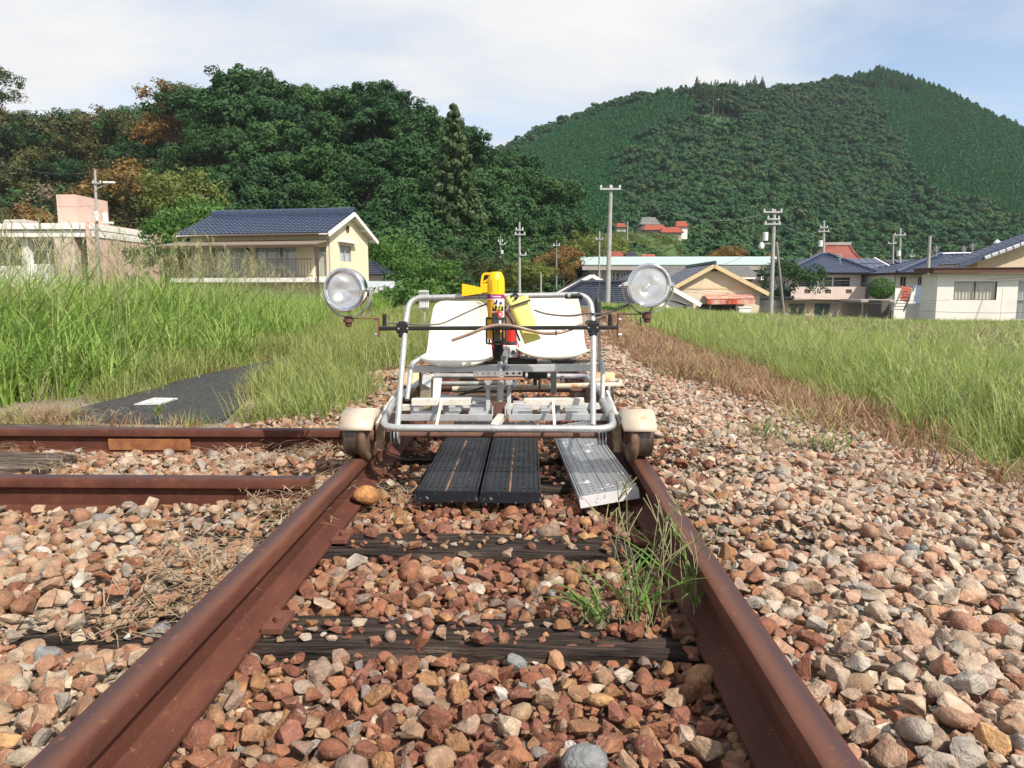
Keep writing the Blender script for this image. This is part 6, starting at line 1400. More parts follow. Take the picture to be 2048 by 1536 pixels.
for x in (1425, 1432): mb = MB(); c = W(x, 540, 58.4); mb.lathe([(0, 0), (.12, 0), (.12, .06)], c, (0, -1, 0), 10); mb.build('gable_vent', B_brown, t)
st = thing('storage_box', W(1490, 636, 56), 'white storage box standing under the red awning', 'storage box'); a = W(1478, 640, 56); b = W(1502, 616, 56.0); mb = MB(); mb.box2(a, b+V(0, .8, 0)); mb.build('body', B_white, st); mb = MB(); mb.box2(V(a.x-.05, 55.95, b.z), b+V(.05, .9, .08)); mb.build('lid', B_offw, st)
# white low gable right behind the lamp, with its carport
gable_house('white_gable_house', 'white gable house partly hidden by the right-hand lamp', 50, 1292, 543, 1190, 598, 1402, 606, 634, B_white, B_blackr, B_white, 8, [(1388, 612, 1396, 626)], inset=.4)
cp = thing('carport', W(1345, 630, 45), 'dark curved carport roof in front of the white gable house', 'carport'); a, b = W(1325, 611, 45), W(1380, 611, 45); mb = MB(); n = 10
pts = [V(a.x+(b.x-a.x)*i/n, 45, a.z+.30*math.sin(math.pi*(0.35+0.65*i/n))) for i in range(n+1)]; mb.add(pts+[p+V(0, 4, 0) for p in pts], [(i, i+1, n+2+i, n+1+i) for i in range(n)]); solid(mb.build('roof', B_blackr, cp, smooth=50), .06)
for x in (a.x+.2, b.x-.1): mb = MB(); mb.cyl((x, 45.1, -1.5), (x, 45.1, a.z+.1), .04, 6); mb.build('post', B_frame, cp)
# black roofs and cream gable left of the big pole
gable_house('black_roof_house', 'cream gable house with black roof left of the big concrete pole', 62, 1184, 548, 1092, 596, 1262, 590, 640, B_white, B_blackr, B_offw, 9, inset=.5)
hb_ = thing('black_hip_house', W(1180, 630, 47), 'low house with wide black hipped roof behind the trolley hoop', 'house'); a, b = W(1085, 612, 47), W(1285, 614, 47); zr = W(1200, 566, 50).z
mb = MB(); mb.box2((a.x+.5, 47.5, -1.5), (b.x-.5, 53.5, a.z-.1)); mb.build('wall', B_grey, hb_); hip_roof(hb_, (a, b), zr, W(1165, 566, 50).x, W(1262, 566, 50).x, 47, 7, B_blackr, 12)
# long building with the mint metal roof
lb = thing('long_hall', W(1380, 600, 88), 'long grey hall with pale mint metal roof behind the houses', 'building'); Yb = 88; a, b = W(1163, 531, Yb), W(1606, 527, Yb); zt = W(1300, 514, Yb+8).z; b.z = a.z = W(1300, 529, Yb).z
mb = MB(); n = 90
for i in range(n):
    p, q = a.lerp(b, i/n), a.lerp(b, (i+.86)/n); mb.prism([p+V(0, 0, .05), q+V(0, 0, .05), V(q.x*.985+b.x*.0, Yb+8, zt+.05), V(p.x*.985, Yb+8, zt+.05)], (0, 0, -.05))
mb.prism([a, b, V(b.x*.985, Yb+8, zt), V(a.x*.985, Yb+8, zt)], (0, 0, -.06)); mb.prism([V(a.x*.985, Yb+8.05, zt), V(b.x*.985, Yb+8.05, zt), b+V(0, 16, 0), a+V(0, 16, 0)], (0, 0, -.06)); mb.build('roof', B_mint, lb)
mb = MB(); mb.box2(a+V(.1, .1, -.65), b+V(-.1, .4, -.07)); mb.build('fascia', B_greyb, lb)
P = lambda u, z: V(u, Yb+1.2, z); hs = [(W(px, 0, Yb+1).x, W(px+w_, 0, Yb+1).x, W(0, 566, Yb+1).z, W(0, 545, Yb+1).z) for px, w_ in ((1192, 18), (1226, 24), (1254, 14), (1275, 20), (1300, 24), (1330, 18))]
mb = MB(); wallface(mb, P, [a.x+1, b.x-1.5], [-2, a.z-.6], hs, V(0, 1, 0)); mb.box2((a.x+1.01, Yb+1.5, -2), (b.x-1.51, Yb+15, a.z-.3)); mb.build('wall', B_grey, lb)
for h in hs: window(lb, P, V(0, 1, 0), h, B_framew, 3, B_glass, rails=(.5,), t=.1)
# grey-tiled house behind the tan gable
gt = thing('grey_roof_house', W(1440, 600, 72), 'house with weathered grey tile roof rising behind the tan gable', 'house'); Yg = 72; a, b = W(1333, 554, Yg), W(1522, 550, Yg); b.z = a.z; zt = W(1430, 533, Yg+4).z
mb = MB(); mb.box2((a.x+.4, Yg+.8, -2), (b.x-.6, Yg+8, a.z)); mb.build('wall', B_grey, gt); mb = MB(); tiled(mb, a, b, V(b.x, Yg+4.4, zt), V(a.x, Yg+4.4, zt), 10, cw=.4); tiled(mb, b+V(0, 8.8, 0), a+V(0, 8.8, 0), V(a.x, Yg+4.4, zt), V(b.x, Yg+4.4, zt), 8, cw=.4); mb.build('roof', B_greyt, gt, smooth=50)
mb = MB(); mb.box2(a+V(0, -.05, -.2), b+V(0, .05, -.02)); mb.build('eave_board', B_offw, gt); mb = MB(); mb.cyl((b.x-.7, Yg+.7, -2), (b.x-.7, Yg+.7, a.z), .08, 8); mb.build('downpipe', B_white, gt)
bl = thing('balcony_block', W(1530, 570, 74), 'small white and pink balcony between the grey roof and the pole', 'balcony'); mb = MB(); mb.box2(W(1518, 560, 74), W(1538, 566, 75.4)+V(0, 1, 0)); mb.build('parapet', B_pinkish, bl); mb = MB(); mb.box2(W(1518, 634, 75), W(1538, 543, 75)+V(0, 2, 0)); mb.build('wall', B_white, bl)
# navy hip-roofed two-storey house
Yh = 66; hh = thing('hip_roof_house', W(1650, 634, Yh), 'two-storey house with navy hipped roof and pale pink parapet behind the field', 'house'); zb = W(1650, 640, Yh).z
X = lambda px, Y=Yh: W(px, 560, Y).x; Z = lambda py, Y=Yh: W(1650, py, Y).z; P = lambda u, z: V(u, Yh, z); P2 = lambda u, z: V(u, Yh-.8, z)
hs = [(X(1598), X(1630), Z(573), Z(556)), (X(1650), X(1664), Z(573), Z(555)), (X(1667.5), X(1700), Z(573), Z(555))]
mb = MB(); wallface(mb, P, [X(1578), X(1722)], [Z(600), Z(547)], hs, V(0, 1, 0)); mb.box2((X(1578.2), Yh+.4, zb), (X(1721.8), Yh+7, Z(548))); mb.build('upper_wall', B_white, hh)
for i, h in enumerate(hs): window(hh, P, V(0, 1, 0), h, B_frameb, 2 if i != 1 else 1, [B_glass] if i == 0 else [B_glassg, B_glass])
mb = MB(); hp = [(X(a_), X(b_), Z(587), Z(579)) for a_, b_ in ((1603, 1615), (1644, 1656), (1685, 1697))]; wallface(mb, P2, [X(1577), X(1724)], [Z(598.5), Z(575)], hp, V(0, 1, 0), .7); mb.box2((X(1577), Yh-.8, Z(575)), (X(1724), Yh-.02, Z(573.6))); mb.build('parapet', B_pinkish, hh)
for h in hp: mb = MB(); mb.box2((h[0]-.02, Yh-.72, h[2]-.02), (h[1]+.02, Yh-.70, h[3]+.02)); mb.build('hole_shade_panel', B_dkwall, hh)  # dark plates behind the holes, their colour standing in for the shade inside
mb = MB(); mb.box2((X(1577), Yh-.9, Z(600)), (X(1724), Yh-.02, Z(598.6))); mb.build('parapet_sill', B_dkwall, hh)
hl_ = [(X(1580.5), X(1612), zb+.1, Z(607)), (X(1632), X(1663), zb+.1, Z(607)), (X(1690), X(1715), zb+.05, Z(604))]
mb = MB(); wallface(mb, P, [X(1566), X(1724)], [zb, Z(600)-.02], hl_, V(0, 1, 0), .25); mb.build('lower_wall', B_pinkish, hh)
for h in hl_[:2]: window(hh, P, V(0, 1, 0), h, B_frameb, 2, [B_glassg, B_glassg])
mb = MB(); h = hl_[2]; mb.box2((h[0], Yh+.2, h[2]), (h[1], Yh+.24, h[3])); dr = mb.build('door', B_reddoor, hh)
for k in range(4): u = h[0]+(h[1]-h[0])*(k+.5)/4; mb = MB(); mb.box2((u-.06, Yh+.185, h[2]+.2), (u+.06, Yh+.2, h[3]-.15)); mb.build('door_panel', B_glass, dr)
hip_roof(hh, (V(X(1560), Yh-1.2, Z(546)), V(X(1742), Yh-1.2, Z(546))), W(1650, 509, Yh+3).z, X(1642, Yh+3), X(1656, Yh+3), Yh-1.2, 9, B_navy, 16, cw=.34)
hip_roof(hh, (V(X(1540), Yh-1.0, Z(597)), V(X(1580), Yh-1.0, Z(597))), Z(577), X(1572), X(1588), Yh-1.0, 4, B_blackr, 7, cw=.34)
mb = MB(); mb.bar(P(X(1590), Z(560.5)), P(X(1722), Z(561)), .04, .04); mb.build('drying_pole', B_framew, hh)
# ridge ornament aerials on that roof
# solar-panel house
Ys = 84; sh = thing('solar_house', W(1740, 600, Ys), 'house whose navy roof carries a grid of solar panels', 'house'); a, b = V(W(1690, 543, Ys).x, Ys, W(1740, 543, Ys).z), V(W(1793, 543, Ys).x, Ys, W(1740, 543, Ys).z); zt = W(1740, 518, Ys+5).z
mb = MB(); mb.box2((a.x-6, Ys+.7, -2), (b.x-.6, Ys+9, a.z)); mb.build('wall', B_dkwall, sh); mb = MB(); tiled(mb, a-V(7, 0, 0), b, b+V(-.3, 5, zt-b.z), a+V(-7, 5, zt-a.z), 9, cw=.5); ro = mb.build('roof', B_blackr, sh, smooth=50)
for i in range(7):
    for j in range(2):
        p = a.lerp(b, (i+.06)/7.2); q = a.lerp(b, (i+.97)/7.2); S = V(0, 5, zt-a.z); o = V(0, -.04, .12); mb = MB(); mb.prism([p+S*(.12+.42*j)+o, q+S*(.12+.42*j)+o, q+S*(.50+.42*j)+o, p+S*(.50+.42*j)+o], (0, -.01, .04)); mb.build('solar_panel', B_solar, ro)
mb = MB(); mb.bar(b+V(.05, 0, .1), b+V(-.25, 5, zt-b.z+.1), .2, .2); mb.build('verge_cap', B_white, ro)
s2 = thing('grey_wing_house', W(1830, 600, 88), 'brown-walled house with smaller solar roof behind the twin poles', 'house'); a, b = V(W(1800, 545, 88).x, 88, W(1800, 543, 88).z), V(W(1870, 545, 88).x, 88, W(1800, 543, 88).z); zt = W(1840, 519, 92).z
mb = MB(); mb.box2((a.x, 88.5, -2), (b.x, 95, a.z+.3)); mb.build('wall', B_greyb, s2); mb = MB(); tiled(mb, a, b, b+V(0, 4.5, zt-a.z), a+V(0, 4.5, zt-a.z), 8, cw=.5); mb.build('roof', B_blackr, s2, smooth=50)
for i in range(3): p, q = a.lerp(b, .25+i*.2), a.lerp(b, .43+i*.2); S = V(0, 4.5, zt-a.z); mb = MB(); mb.prism([p+S*.3+V(0, 0, .12), q+S*.3+V(0, 0, .12), q+S*.85+V(0, 0, .12), p+S*.85+V(0, 0, .12)], (0, 0, .04)); mb.build('solar_panel', B_solar, s2)
# navy tiled house between them and the white annex
Yn = 60; nh = thing('navy_tile_house', W(1850, 620, Yn), 'beige house with broad navy tiled roof behind the plain white pole', 'house'); zb = -1.7; X = lambda px: W(px, 560, Yn).x; Z = lambda py: W(1850, py, Yn).z
P = lambda u, z: V(u, Yn+.9, z); hs = [(X(1812), X(1824), Z(573), Z(553)), (X(1848), X(1856), Z(570), Z(553))]; mb = MB(); wallface(mb, P, [X(1803), X(1960)], [zb, Z(546)], hs, V(0, 1, 0)); mb.box2((X(1803.3), Yn+1.2, zb), (X(1960), Yn+8, Z(546))); mb.build('wall', B_offw, nh)
for h in hs: window(nh, P, V(0, 1, 0), h, B_frame, 2)
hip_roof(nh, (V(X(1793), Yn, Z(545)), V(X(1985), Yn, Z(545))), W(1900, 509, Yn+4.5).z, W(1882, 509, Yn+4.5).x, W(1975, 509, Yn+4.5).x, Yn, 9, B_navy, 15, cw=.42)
tk = thing('water_tank', W(1993, 500, 66), 'round white water heater tank on a roof against the forest', 'water tank'); p = W(1994, 487, 66); mb = MB(); mb.lathe([(0, -.26), (.16, -.24), (.27, -.12), (.29, 0), (.27, .12), (.16, .24), (.08, .27), (.08, .36), (0, .36)], p, (0, 0, 1), 18); mb.build('tank', B_white, tk, smooth=50); mb = MB()
for dx in (-.2, .2): mb.bar(p+V(dx, 0, -.1), p+V(dx*1.3, 0, -1.0), .05, .05)
mb.bar(p+V(-.25, 0, -.5), p+V(.25, 0, -.5), .05, .05); mb.build('stand', B_frame, tk)
mb = MB(); tl_ = thing('tank_house', W(1990, 520, 66), 'far navy ridge carrying the white tank', 'house'); a, b = W(1935, 524, 64.5), W(2060, 524, 64.5); tiled(mb, a, b, W(2060, 508, 67), W(1940, 508, 67), 5, cw=.4); mb.build('roof', B_navy, tl_, smooth=50); mb = MB(); mb.box2((a.x+.3, 65.5, -1.7), (b.x, 69, a.z)); mb.build('wall', B_offw, tl_)
# navy gable at the right edge
gable_house('edge_gable_house', 'beige gable house with white-edged navy roof at the right edge', 50, 2200, 424, 1918, 528, 2480, 528, 640, wmat('beige_render', (0.56, 0.44, 0.31)), B_navy, B_navy, 2.4, inset=1.7, over=.8)
vt = thing('verge_tiles', W(1990, 520, 49.9), 'row of pale verge tiles along the navy gable at the right edge', 'verge tiles')
a, b = W(1968, 516, 49.85), W(2200, 430, 49.85)
for i in range(16): p, q = a.lerp(b, i/16+.004), a.lerp(b, (i+.92)/16); mb = MB(); mb.bar(p+V(0, 0, -.02), q+V(0, 0, -.02), .16, .22); mb.build('verge_tile', B_frame, vt, bevel=.02)
# white prefab annex
Fj = Frame((W(1873, 600, 38).x, 38, -1.2), R(-12.0)); Lj, Dj, zj = 9.0, 2.6, W(1875, 547, 38).z; ja = thing('prefab_annex', Fj.p(3, 1.5, -1.2), 'white panelled prefab building with curtained window and brown fascia at the field edge', 'building')
P = lambda u, z: Fj.p(u, 0, z); ux = lambda px: (lambda d: ((CAM+d*0)-Fj.O).length)(ray(px, 580))
def uj(px):
    d = ray(px, 580); n = Fj.N; k = (Fj.O-CAM).dot(n)/d.dot(n); return (CAM+d*k-Fj.O).dot(Fj.U)
def zj_(px, py):
    d = ray(px, py); n = Fj.N; k = (Fj.O-CAM).dot(n)/d.dot(n); return (CAM+d*k).z
hs = [(uj(1908), uj(1994), zj_(1950, 600), zj_(1950, 563)), (uj(2036), uj(2075), zj_(2040, 639), zj_(2040, 561))]
mb = MB(); wallface(mb, P, [0, Lj], [zj_(1875, 643), zj], hs, Fj.N); mb.quad(Fj.p(0, 0, -1.2), Fj.p(0, Dj, -1.2), Fj.p(0, Dj, zj), Fj.p(0, 0, zj)); mb.quad(Fj.p(0, Dj, -1.2), Fj.p(Lj, Dj, -1.2), Fj.p(Lj, Dj, zj), Fj.p(0, Dj, zj)); mb.quad(Fj.p(Lj, 0, -1.2), Fj.p(Lj, Dj, -1.2), Fj.p(Lj, Dj, zj), Fj.p(Lj, 0, zj)); mb.build('wall', B_offw, ja)
curtained(ja, P, Fj.N, hs[0], B_frameb, B_curt, 2); curtained(ja, P, Fj.N, hs[1], B_frame, B_curtw, 1, rails=(.52,))
for k in range(1, 6): u = Lj*k/6; mb = MB(); mb.box2(Fj.p(u-.012, -.012, -1.0), Fj.p(u+.012, -.002, zj)); (mb.build('panel_joint', B_offw, ja) if not any(h[0]-.1 < u < h[1]+.1 for h in hs) else None)
mb = MB(); mb.prism([Fj.p(-.35, -.4, zj), Fj.p(Lj, -.4, zj), Fj.p(Lj, Dj+.3, zj+.08), Fj.p(-.35, Dj+.3, zj+.08)], (0, 0, .24)); mb.build('fascia', B_brownf, ja)
mb = MB(); mb.prism([Fj.p(-.4, -.45, zj+.245), Fj.p(Lj, -.45, zj+.245), Fj.p(Lj, Dj+.3, zj+.3), Fj.p(-.4, Dj+.3, zj+.3)], (0, 0, .04)); mb.build('roof', B_brownf, ja)
mb = MB(); mb.prism([Fj.p(-.1, -.1, -1.3), Fj.p(Lj, -.1, -1.3), Fj.p(Lj, Dj, -1.3), Fj.p(-.1, Dj, -1.3)], (0, 0, .3+zj_(1875, 643)+1.0)); mb.build('plinth', B_grey, ja)
# shed with blue-grey roof, red tiled corner, outdoor stair, topiary, car shelter
sd_ = thing('garden_shed', W(1838, 620, 46), 'small shed with shiny grey ribbed roof beside the white prefab', 'shed'); a, b, c, d = W(1832, 608, 46), W(1866, 608, 46), W(1866, 572, 48), W(1824, 572, 48)
mb = MB(); n = 9
for i in range(n): p0, p1, q0, q1 = a.lerp(d, i/n), a.lerp(d, (i+.9)/n), b.lerp(c, i/n), b.lerp(c, (i+.9)/n); mb.prism([p0, q0, q1, p1], (0, -.02, .05))
mb.prism([a, b, c, d], (0, 0, -.05)); mb.build('roof', pmat('slate_blue_sheet', (0.10, 0.13, 0.18), (0.07, 0.09, 0.13), rough=0.3), sd_); mb = MB(); mb.box2(V(d.x+.2, 46.3, -1.6), V(b.x, 49, a.z)); mb.add([V(a.x, 46.2, a.z), V(d.x-.9, 46.6, a.z), V(d.x, 47.5, d.z)], [(0, 1, 2)]); mb.build('wall', B_offw, sd_)
rc = thing('red_tile_porch', W(1812, 600, 50), 'small porch roof of red tiles left of the grey shed', 'porch'); mb = MB(); tiled(mb, W(1800, 600, 50), W(1818, 604, 50), W(1824, 575, 52), W(1803, 574, 52), 7, cw=.22, amp=.05); mb.build('roof', B_redt, rc, smooth=50); mb = MB(); mb.box2(V(W(1803, 0, 51).x, 51, -1.6), V(W(1820, 0, 51).x, 53, W(0, 600, 51).z)); mb.build('wall', B_dkwall, rc)
sr = thing('outdoor_stair', W(1790, 625, 47), 'dark steel outdoor stair climbing towards the red porch', 'stair'); a, b = W(1785, 622, 47), W(1803, 580, 49)
for s_ in (0, .7): mb = MB(); mb.bar(a+V(s_, 0, 0), b+V(s_, 0, 0), .05, .16); mb.build('stringer', B_concd, sr)
for i in range(7): p = a.lerp(b, (i+.5)/7); mb = MB(); mb.box(p+V(.35, 0, 0), (.7, .22, .04)); mb.build('tread', B_dkwall, sr)
tp = thing('topiary_tree', W(1763, 600, 56), 'clipped round dark green topiary between two houses', 'tree')
nr2 = np.random.default_rng(8); d_ = nr2.normal(0, 1, (2600, 3)); d_ /= np.linalg.norm(d_, axis=1, keepdims=True); c_ = W(1763, 577, 56); Pn = d_*np.array([.92, .92, .80])*nr2.uniform(.9, 1.03, (2600, 1)); nn = d_+nr2.normal(0, .4, (2600, 3)); aa = np.cross(nn, nr2.normal(0, 1, (2600, 3))); aa /= np.linalg.norm(aa, axis=1, keepdims=True); bb_ = np.cross(nn/np.linalg.norm(nn, axis=1, keepdims=True), aa)
vv = np.stack([Pn-aa*.07, Pn+bb_*.05, Pn+aa*.07, Pn-bb_*.05], 1).reshape(-1, 3)+np.array(c_-Vector(tp['_o'])); cm = npmesh('crown', vv, np.arange(len(vv)).reshape(-1, 4)); finish('crown', cm, LM['bright'] if 'LM' in globals() else B_cream, tp, o=Vector(tp['_o']), po=Vector(tp['_o'])); mb = MB(); mb.cyl(V(c_.x, 56, -1.6), c_, .09, 8); mb.build('trunk', M_rust, tp)
cs = thing('car_shelter', W(1755, 625, 54), 'flat low shelter roof with posts under the round topiary', 'shelter'); a, b = W(1722, 604, 54), W(1788, 603, 54); mb = MB(); mb.box2(a, V(b.x, 57.5, a.z+.18)); mb.build('roof', B_grey, cs)
for x in (a.x+.15, b.x-.15): mb = MB(); mb.box2((x-.05, 54.05, -1.7), (x+.05, 54.15, a.z)); mb.build('post', B_dkwall, cs)
mb = MB(); mb.box2((a.x, 57.3, -1.7), (b.x, 57.4, a.z)); mb.build('back_wall', B_greyb, cs)
# red temple roof behind the hip-roofed house
Yt = 118; tm_ = thing('temple', W(1685, 530, Yt), 'temple hall with large curved dark red roof behind the hip-roofed house', 'temple'); prof_ = [(0, 0), (.25, .10), (.5, .26), (.75, .55), (1, 1)]
e0, e1, r0, r1 = W(1632, 524, Yt), W(1738, 524, Yt), W(1652, 489, Yt+6), W(1697, 489, Yt+6); vs = []; mb = MB(); e1.z = e0.z
for (s_, h_) in prof_:
    zq = e0.z+(r0.z-e0.z)*h_; xl, xr = e0.x+(r0.x-e0.x)*s_, e1.x+(r1.x-e1.x)*s_; y0, y1 = Yt+6*s_, Yt+12-6*s_; vs += [V(xl, y0, zq), V(xr, y0, zq), V(xr, y1, zq), V(xl, y1, zq)]
mb.add(vs, [(4*i+k, 4*i+(k+1) % 4, 4*i+4+(k+1) % 4, 4*i+4+k) for i in range(4) for k in range(4)]); solid(mb.build('roof', B_temple, tm_, smooth=50), .15); mb = MB(); mb.box2((r0.x-.3, Yt+5.6, r0.z-.1), (r1.x+.3, Yt+6.4, r0.z+.35)); mb.build('ridge_cap', B_greyb, tm_); mb = MB(); mb.box2((e0.x+1.2, Yt+1.5, -2), (e1.x-1.2, Yt+10, e0.z)); mb.build('wall', B_dkwall, tm_)
for (i_, sx_) in ((0, e0), (1, e1)):
    ed = [V(vs[4*k+i_].x, vs[4*k+i_].y, vs[4*k+i_].z+.1) for k in range(5)]; mb = MB(); mb.tube(ed, .18, 8); mb.build('hip_ridge', B_temple, tm_, smooth=50)
# ------------------------------------------------------------------ terraced meadow and temple compound up the valley
ter = MB(); xs = np.linspace(1120, 1420, 30); rows_ = [(560, 112), (535, 118), (516, 126), (500, 138), (487, 152), (476, 168), (469, 184), (467, 192), (476, 202), (520, 214)]
def ter_pt(px, py, Y):
    k = 1-lin(abs(px-1255), 95, 165); py2 = 590+(py-590)*(0.12+0.88*k); p = W(px, py2, Y); p.z += .25*math.sin(p.x*1.1)*math.cos(p.y*.7); return p
vs = [ter_pt(a, b, c) for (b, c) in rows_ for a in xs]; nx = len(xs); ter.add(vs, [(j*nx+i, j*nx+i+1, (j+1)*nx+i+1, (j+1)*nx+i) for j in range(len(rows_)-1) for i in range(nx-1)])
te = ter.build('terrace', pmat('meadow', (0.085, 0.14, 0.03), (0.05, 0.095, 0.025), scale=.5, rough=1, bump_s=1, bump_scale=2, bump_d=.3), smooth=180); tag(te, kind='structure')
tg = []; tgs = []
for k in range(1500):
    px = tr.uniform(1150, 1400); j = tr.uniform(0, 6.9); i = int(j); b = rows_[i]; c = rows_[i+1]; f_ = j-i; p = ter_pt(px, b[0]+(c[0]-b[0])*f_, b[1]+(c[1]-b[1])*f_); tg.append(tuple(p+V(0, 0, -.1))); tgs.append(tr.uniform(.35, .8) if math.sin(px*.11+j*2) > -.5 else tr.uniform(.9, 1.6))
scatter('terrace_scrub', 'rough green scrub on the terraced slope below the red-roofed temple', tg, nr.uniform(0, 6.28, len(tg)), np.array(tgs), nr.integers(0, 3, len(tg)), [leafy_clump(900+i, 90, .9, .55, .22, leafmat('scrub_leaf%d' % i, [(0.10, 0.15, 0.04), (0.16, 0.19, 0.06), (0.07, 0.12, 0.035)], trans=0.2, spec=.1)) for i in range(3)])
def small_house(name, label, Y, l, r, ey, ry, by, M_r, M_w, dep=5, hip=.12, cat='house'):
    a, b = W(l, ey, Y), W(r, ey, Y); zt = W((l+r)/2, ry, Y+dep/2).z; zb = W(l, by, Y).z; t = thing(name, V((a.x+b.x)/2, Y+dep/2, zb), label, cat); w_ = b.x-a.x
    mb = MB(); mb.box2((a.x+.08*w_, Y+.5, zb-1.5), (b.x-.08*w_, Y+dep-.5, a.z)); mb.build('wall', M_w, t); mb = MB(); R0, R1 = V(a.x+hip*w_, Y+dep/2, zt), V(b.x-hip*w_, Y+dep/2, zt); c, d = b+V(0, dep, 0), a+V(0, dep, 0)
    for q in ((a, b, R1, R0), (b, c, R1, R1), (c, d, R0, R1), (d, a, R0, R0)): tiled(mb, *q, 5, cw=.5, amp=.06)
    mb.tube([R0, R1], .2, 6); mb.build('roof', M_r, t, smooth=50); return t
small_house('temple_hall', 'grey-roofed temple hall above the red roofs on the hillside', 198, 1281, 1322, 449, 436, 458, B_greyt, B_greyb, 7, .16, 'temple')
small_house('red_roof_house', 'long red-tiled house on the hillside below the grey temple roof', 190, 1287, 1336, 460, 451, 467, B_redt, B_grey, 5)
small_house('red_roof_wing', 'low red-tiled wing in the middle of the hillside compound', 186, 1322, 1368, 465, 456, 472, B_redt, B_grey, 5)
small_house('red_gate_tower', 'taller red-roofed tower at the right end of the hillside compound', 190, 1352, 1378, 453, 444, 466, B_redt, B_offw, 4)
small_house('red_cottage', 'small separate red-roofed cottage left on the hillside', 194, 1233, 1254, 454, 448, 462, B_redt, B_grey, 4)
small_house('village_house', 'small black-roofed house below the meadow left of the big pole', 104, 1163, 1194, 512, 503, 530, B_blackr, B_white, 5, .05)
small_house('village_house', 'white cottage with red roof just right of the big pole', 108, 1221, 1256, 514, 505, 530, B_redt, B_white, 5, .05)
small_house('village_house', 'little black-roofed white house behind the mint roof', 106, 1254, 1276, 515, 507, 530, B_blackr, B_white, 5, .02)
small_house('village_house', 'low red roof peeking over the mint roof', 110, 1286, 1316, 517, 511, 530, B_redt, B_white, 5, .05)
# ------------------------------------------------------------------ utility poles and wires
def pole(label, px, ty, by, Y, r0=.17, arms=(), mat=None, trans=(), ins=True, tx=None, cat='utility pole'):
    T = W(tx or px, ty, Y); Bp = W(px, by, Y); Bp.z = min(Bp.z, -1.0); t = thing('utility_pole', Bp, label, cat); mb = MB(); mb.tube([Bp, Bp.lerp(T, .5), T], [r0, r0*.82, r0*.62], 12); mb.build('shaft', mat or B_conc, t, smooth=50)
    for (py, l, r_) in arms:
        k = (py-ty)/(by-ty); cxp = (tx or px)+(px-(tx or px))*k; a, b = W(cxp+l, py, Y-.15), W(cxp+r_, py, Y-.15); mb = MB(); mb.bar(a, b, .09, .09); am = mb.build('crossarm', B_frame, t)
        if ins:
            n = max(2, int((r_-l)/12))
            for i in range(n): p = a.lerp(b, (i+.12)/(n-.76)) if n > 1 else a; mb = MB(); mb.lathe([(0, .04), (.05, .05), (.07, .10), (.04, .14), (.06, .18), (0, .22)], p, (0, 0, 1), 8); mb.build('insulator', B_ins, am, smooth=40)
    for (dx, py, hpx, wpx) in trans:
        c = W(px+dx, py, Y-.1); h_ = hpx/1450*Y; rr = wpx/2900*Y; mb = MB(); mb.lathe([(0, -h_/2), (rr, -h_/2), (rr, h_/2*.9), (rr*.8, h_/2), (0, h_/2)], c, (0, 0, 1), 14); mb.build('transformer', B_ins, t, smooth=40)
    return t
p_main = pole('tall concrete pole with a single crossarm rising behind the hoop', 1214, 370, 640, 40, .15, [(378, -22, 20)], tx=1222)
pole('concrete pole with transformer and lamps right of the tan house', 1541, 418, 640, 50, .165, [(424, -22, 16), (438, -14, 12), (448, -20, 14)], trans=[(-10, 473, 16, 10)], tx=1549)
br = thing('brace_pole', W(1568, 600, 50.5), 'thin pole leaning against the transformer pole', 'utility pole'); mb = MB(); mb.tube([W(1569, 640, 50.5), W(1553, 484, 50)], .09, 8); mb.build('shaft', B_concd, br, smooth=50)
pole('thin pole with two short crossarms behind the spray can', 1039, 444, 600, 60, .13, [(460, -8, 8), (469, -10, 12), (510, 0, 14)])
pole('small wooden pole with a box against the dark wood', 1001, 472, 560, 75, .11, [(483, -5, 5), (489, -2, 10)], trans=[(3, 504, 7, 5)], mat=B_concd)
pole('dark thin pole in front of the rusty brown tree', 1113, 480, 600, 72, .10, [(491, -7, 7)], mat=B_concd)
pole('short bare pole among the yellow-green trees', 1082, 545, 610, 55, .08, mat=B_conc)
pole('pale pole left of the tall concrete pole, on the meadow', 1199, 462, 545, 85, .13, [(478, -8, 8)])
pole('thin white pole on the terraced meadow', 1255, 443, 500, 150, .18)
pole('pole with crossarms rising over the hip-roofed house', 1648, 441, 560, 80, .17, [(455, -8, 8), (463, -11, 11)], trans=[(-7, 487, 12, 8)])
pole('twin pole with lamp arm behind the solar roof', 1787, 468, 560, 90, .14, [(487, -11, 6)])
pole('tall pole with crossarm and transformer right of the solar roof', 1801, 456, 560, 76, .15, [(470, -13, 11)], trans=[(-4, 507, 10, 7)])
pole('plain white pole without crossarms beside the prefab building', 1853, 472, 600, 44, .13, tx=1860)
pole('short bracket pole with cable box above the navy ridge', 1824, 498, 560, 92, .08, [(513, -4, 5)])
pp = pole('concrete pole with twin transformers and street lamp in front of the pink building', 194, 340, 560, 62, .16, [(366, -6, 12)], trans=[(-1, 433, 18, 10), (16, 434, 16, 11)], tx=190)
mb = MB(); mb.bar(W(192, 378, 61.8), W(222, 364, 61.8), .06, .06); mb.build('lamp_arm', B_frame, pp); mb = MB(); mb.box(W(218, 365, 61.7), (1.0, .3, .16)); mb.build('lamp_head', B_ins, pp, bevel=.05)
mb = MB(); mb.box(W(216, 446, 61.7), (.9, .3, .2)); mb.build('cable_box', B_ins, pp, bevel=.05)
def lamp_head(parent_label, px, py, Y):
    t = thing('street_lamp', W(px, py, Y), parent_label, 'street lamp'); mb = MB(); mb.bar(W(px, py, Y), W(1540, py-3, Y), .05, .05); mb.build('arm', B_frame, t); mb = MB(); mb.lathe([(0, -.25), (.16, -.2), (.2, 0), (.1, .2), (0, .22)], W(px, py+2, Y), (0, 0, 1), 14); mb.build('globe', B_ins, t, smooth=50)
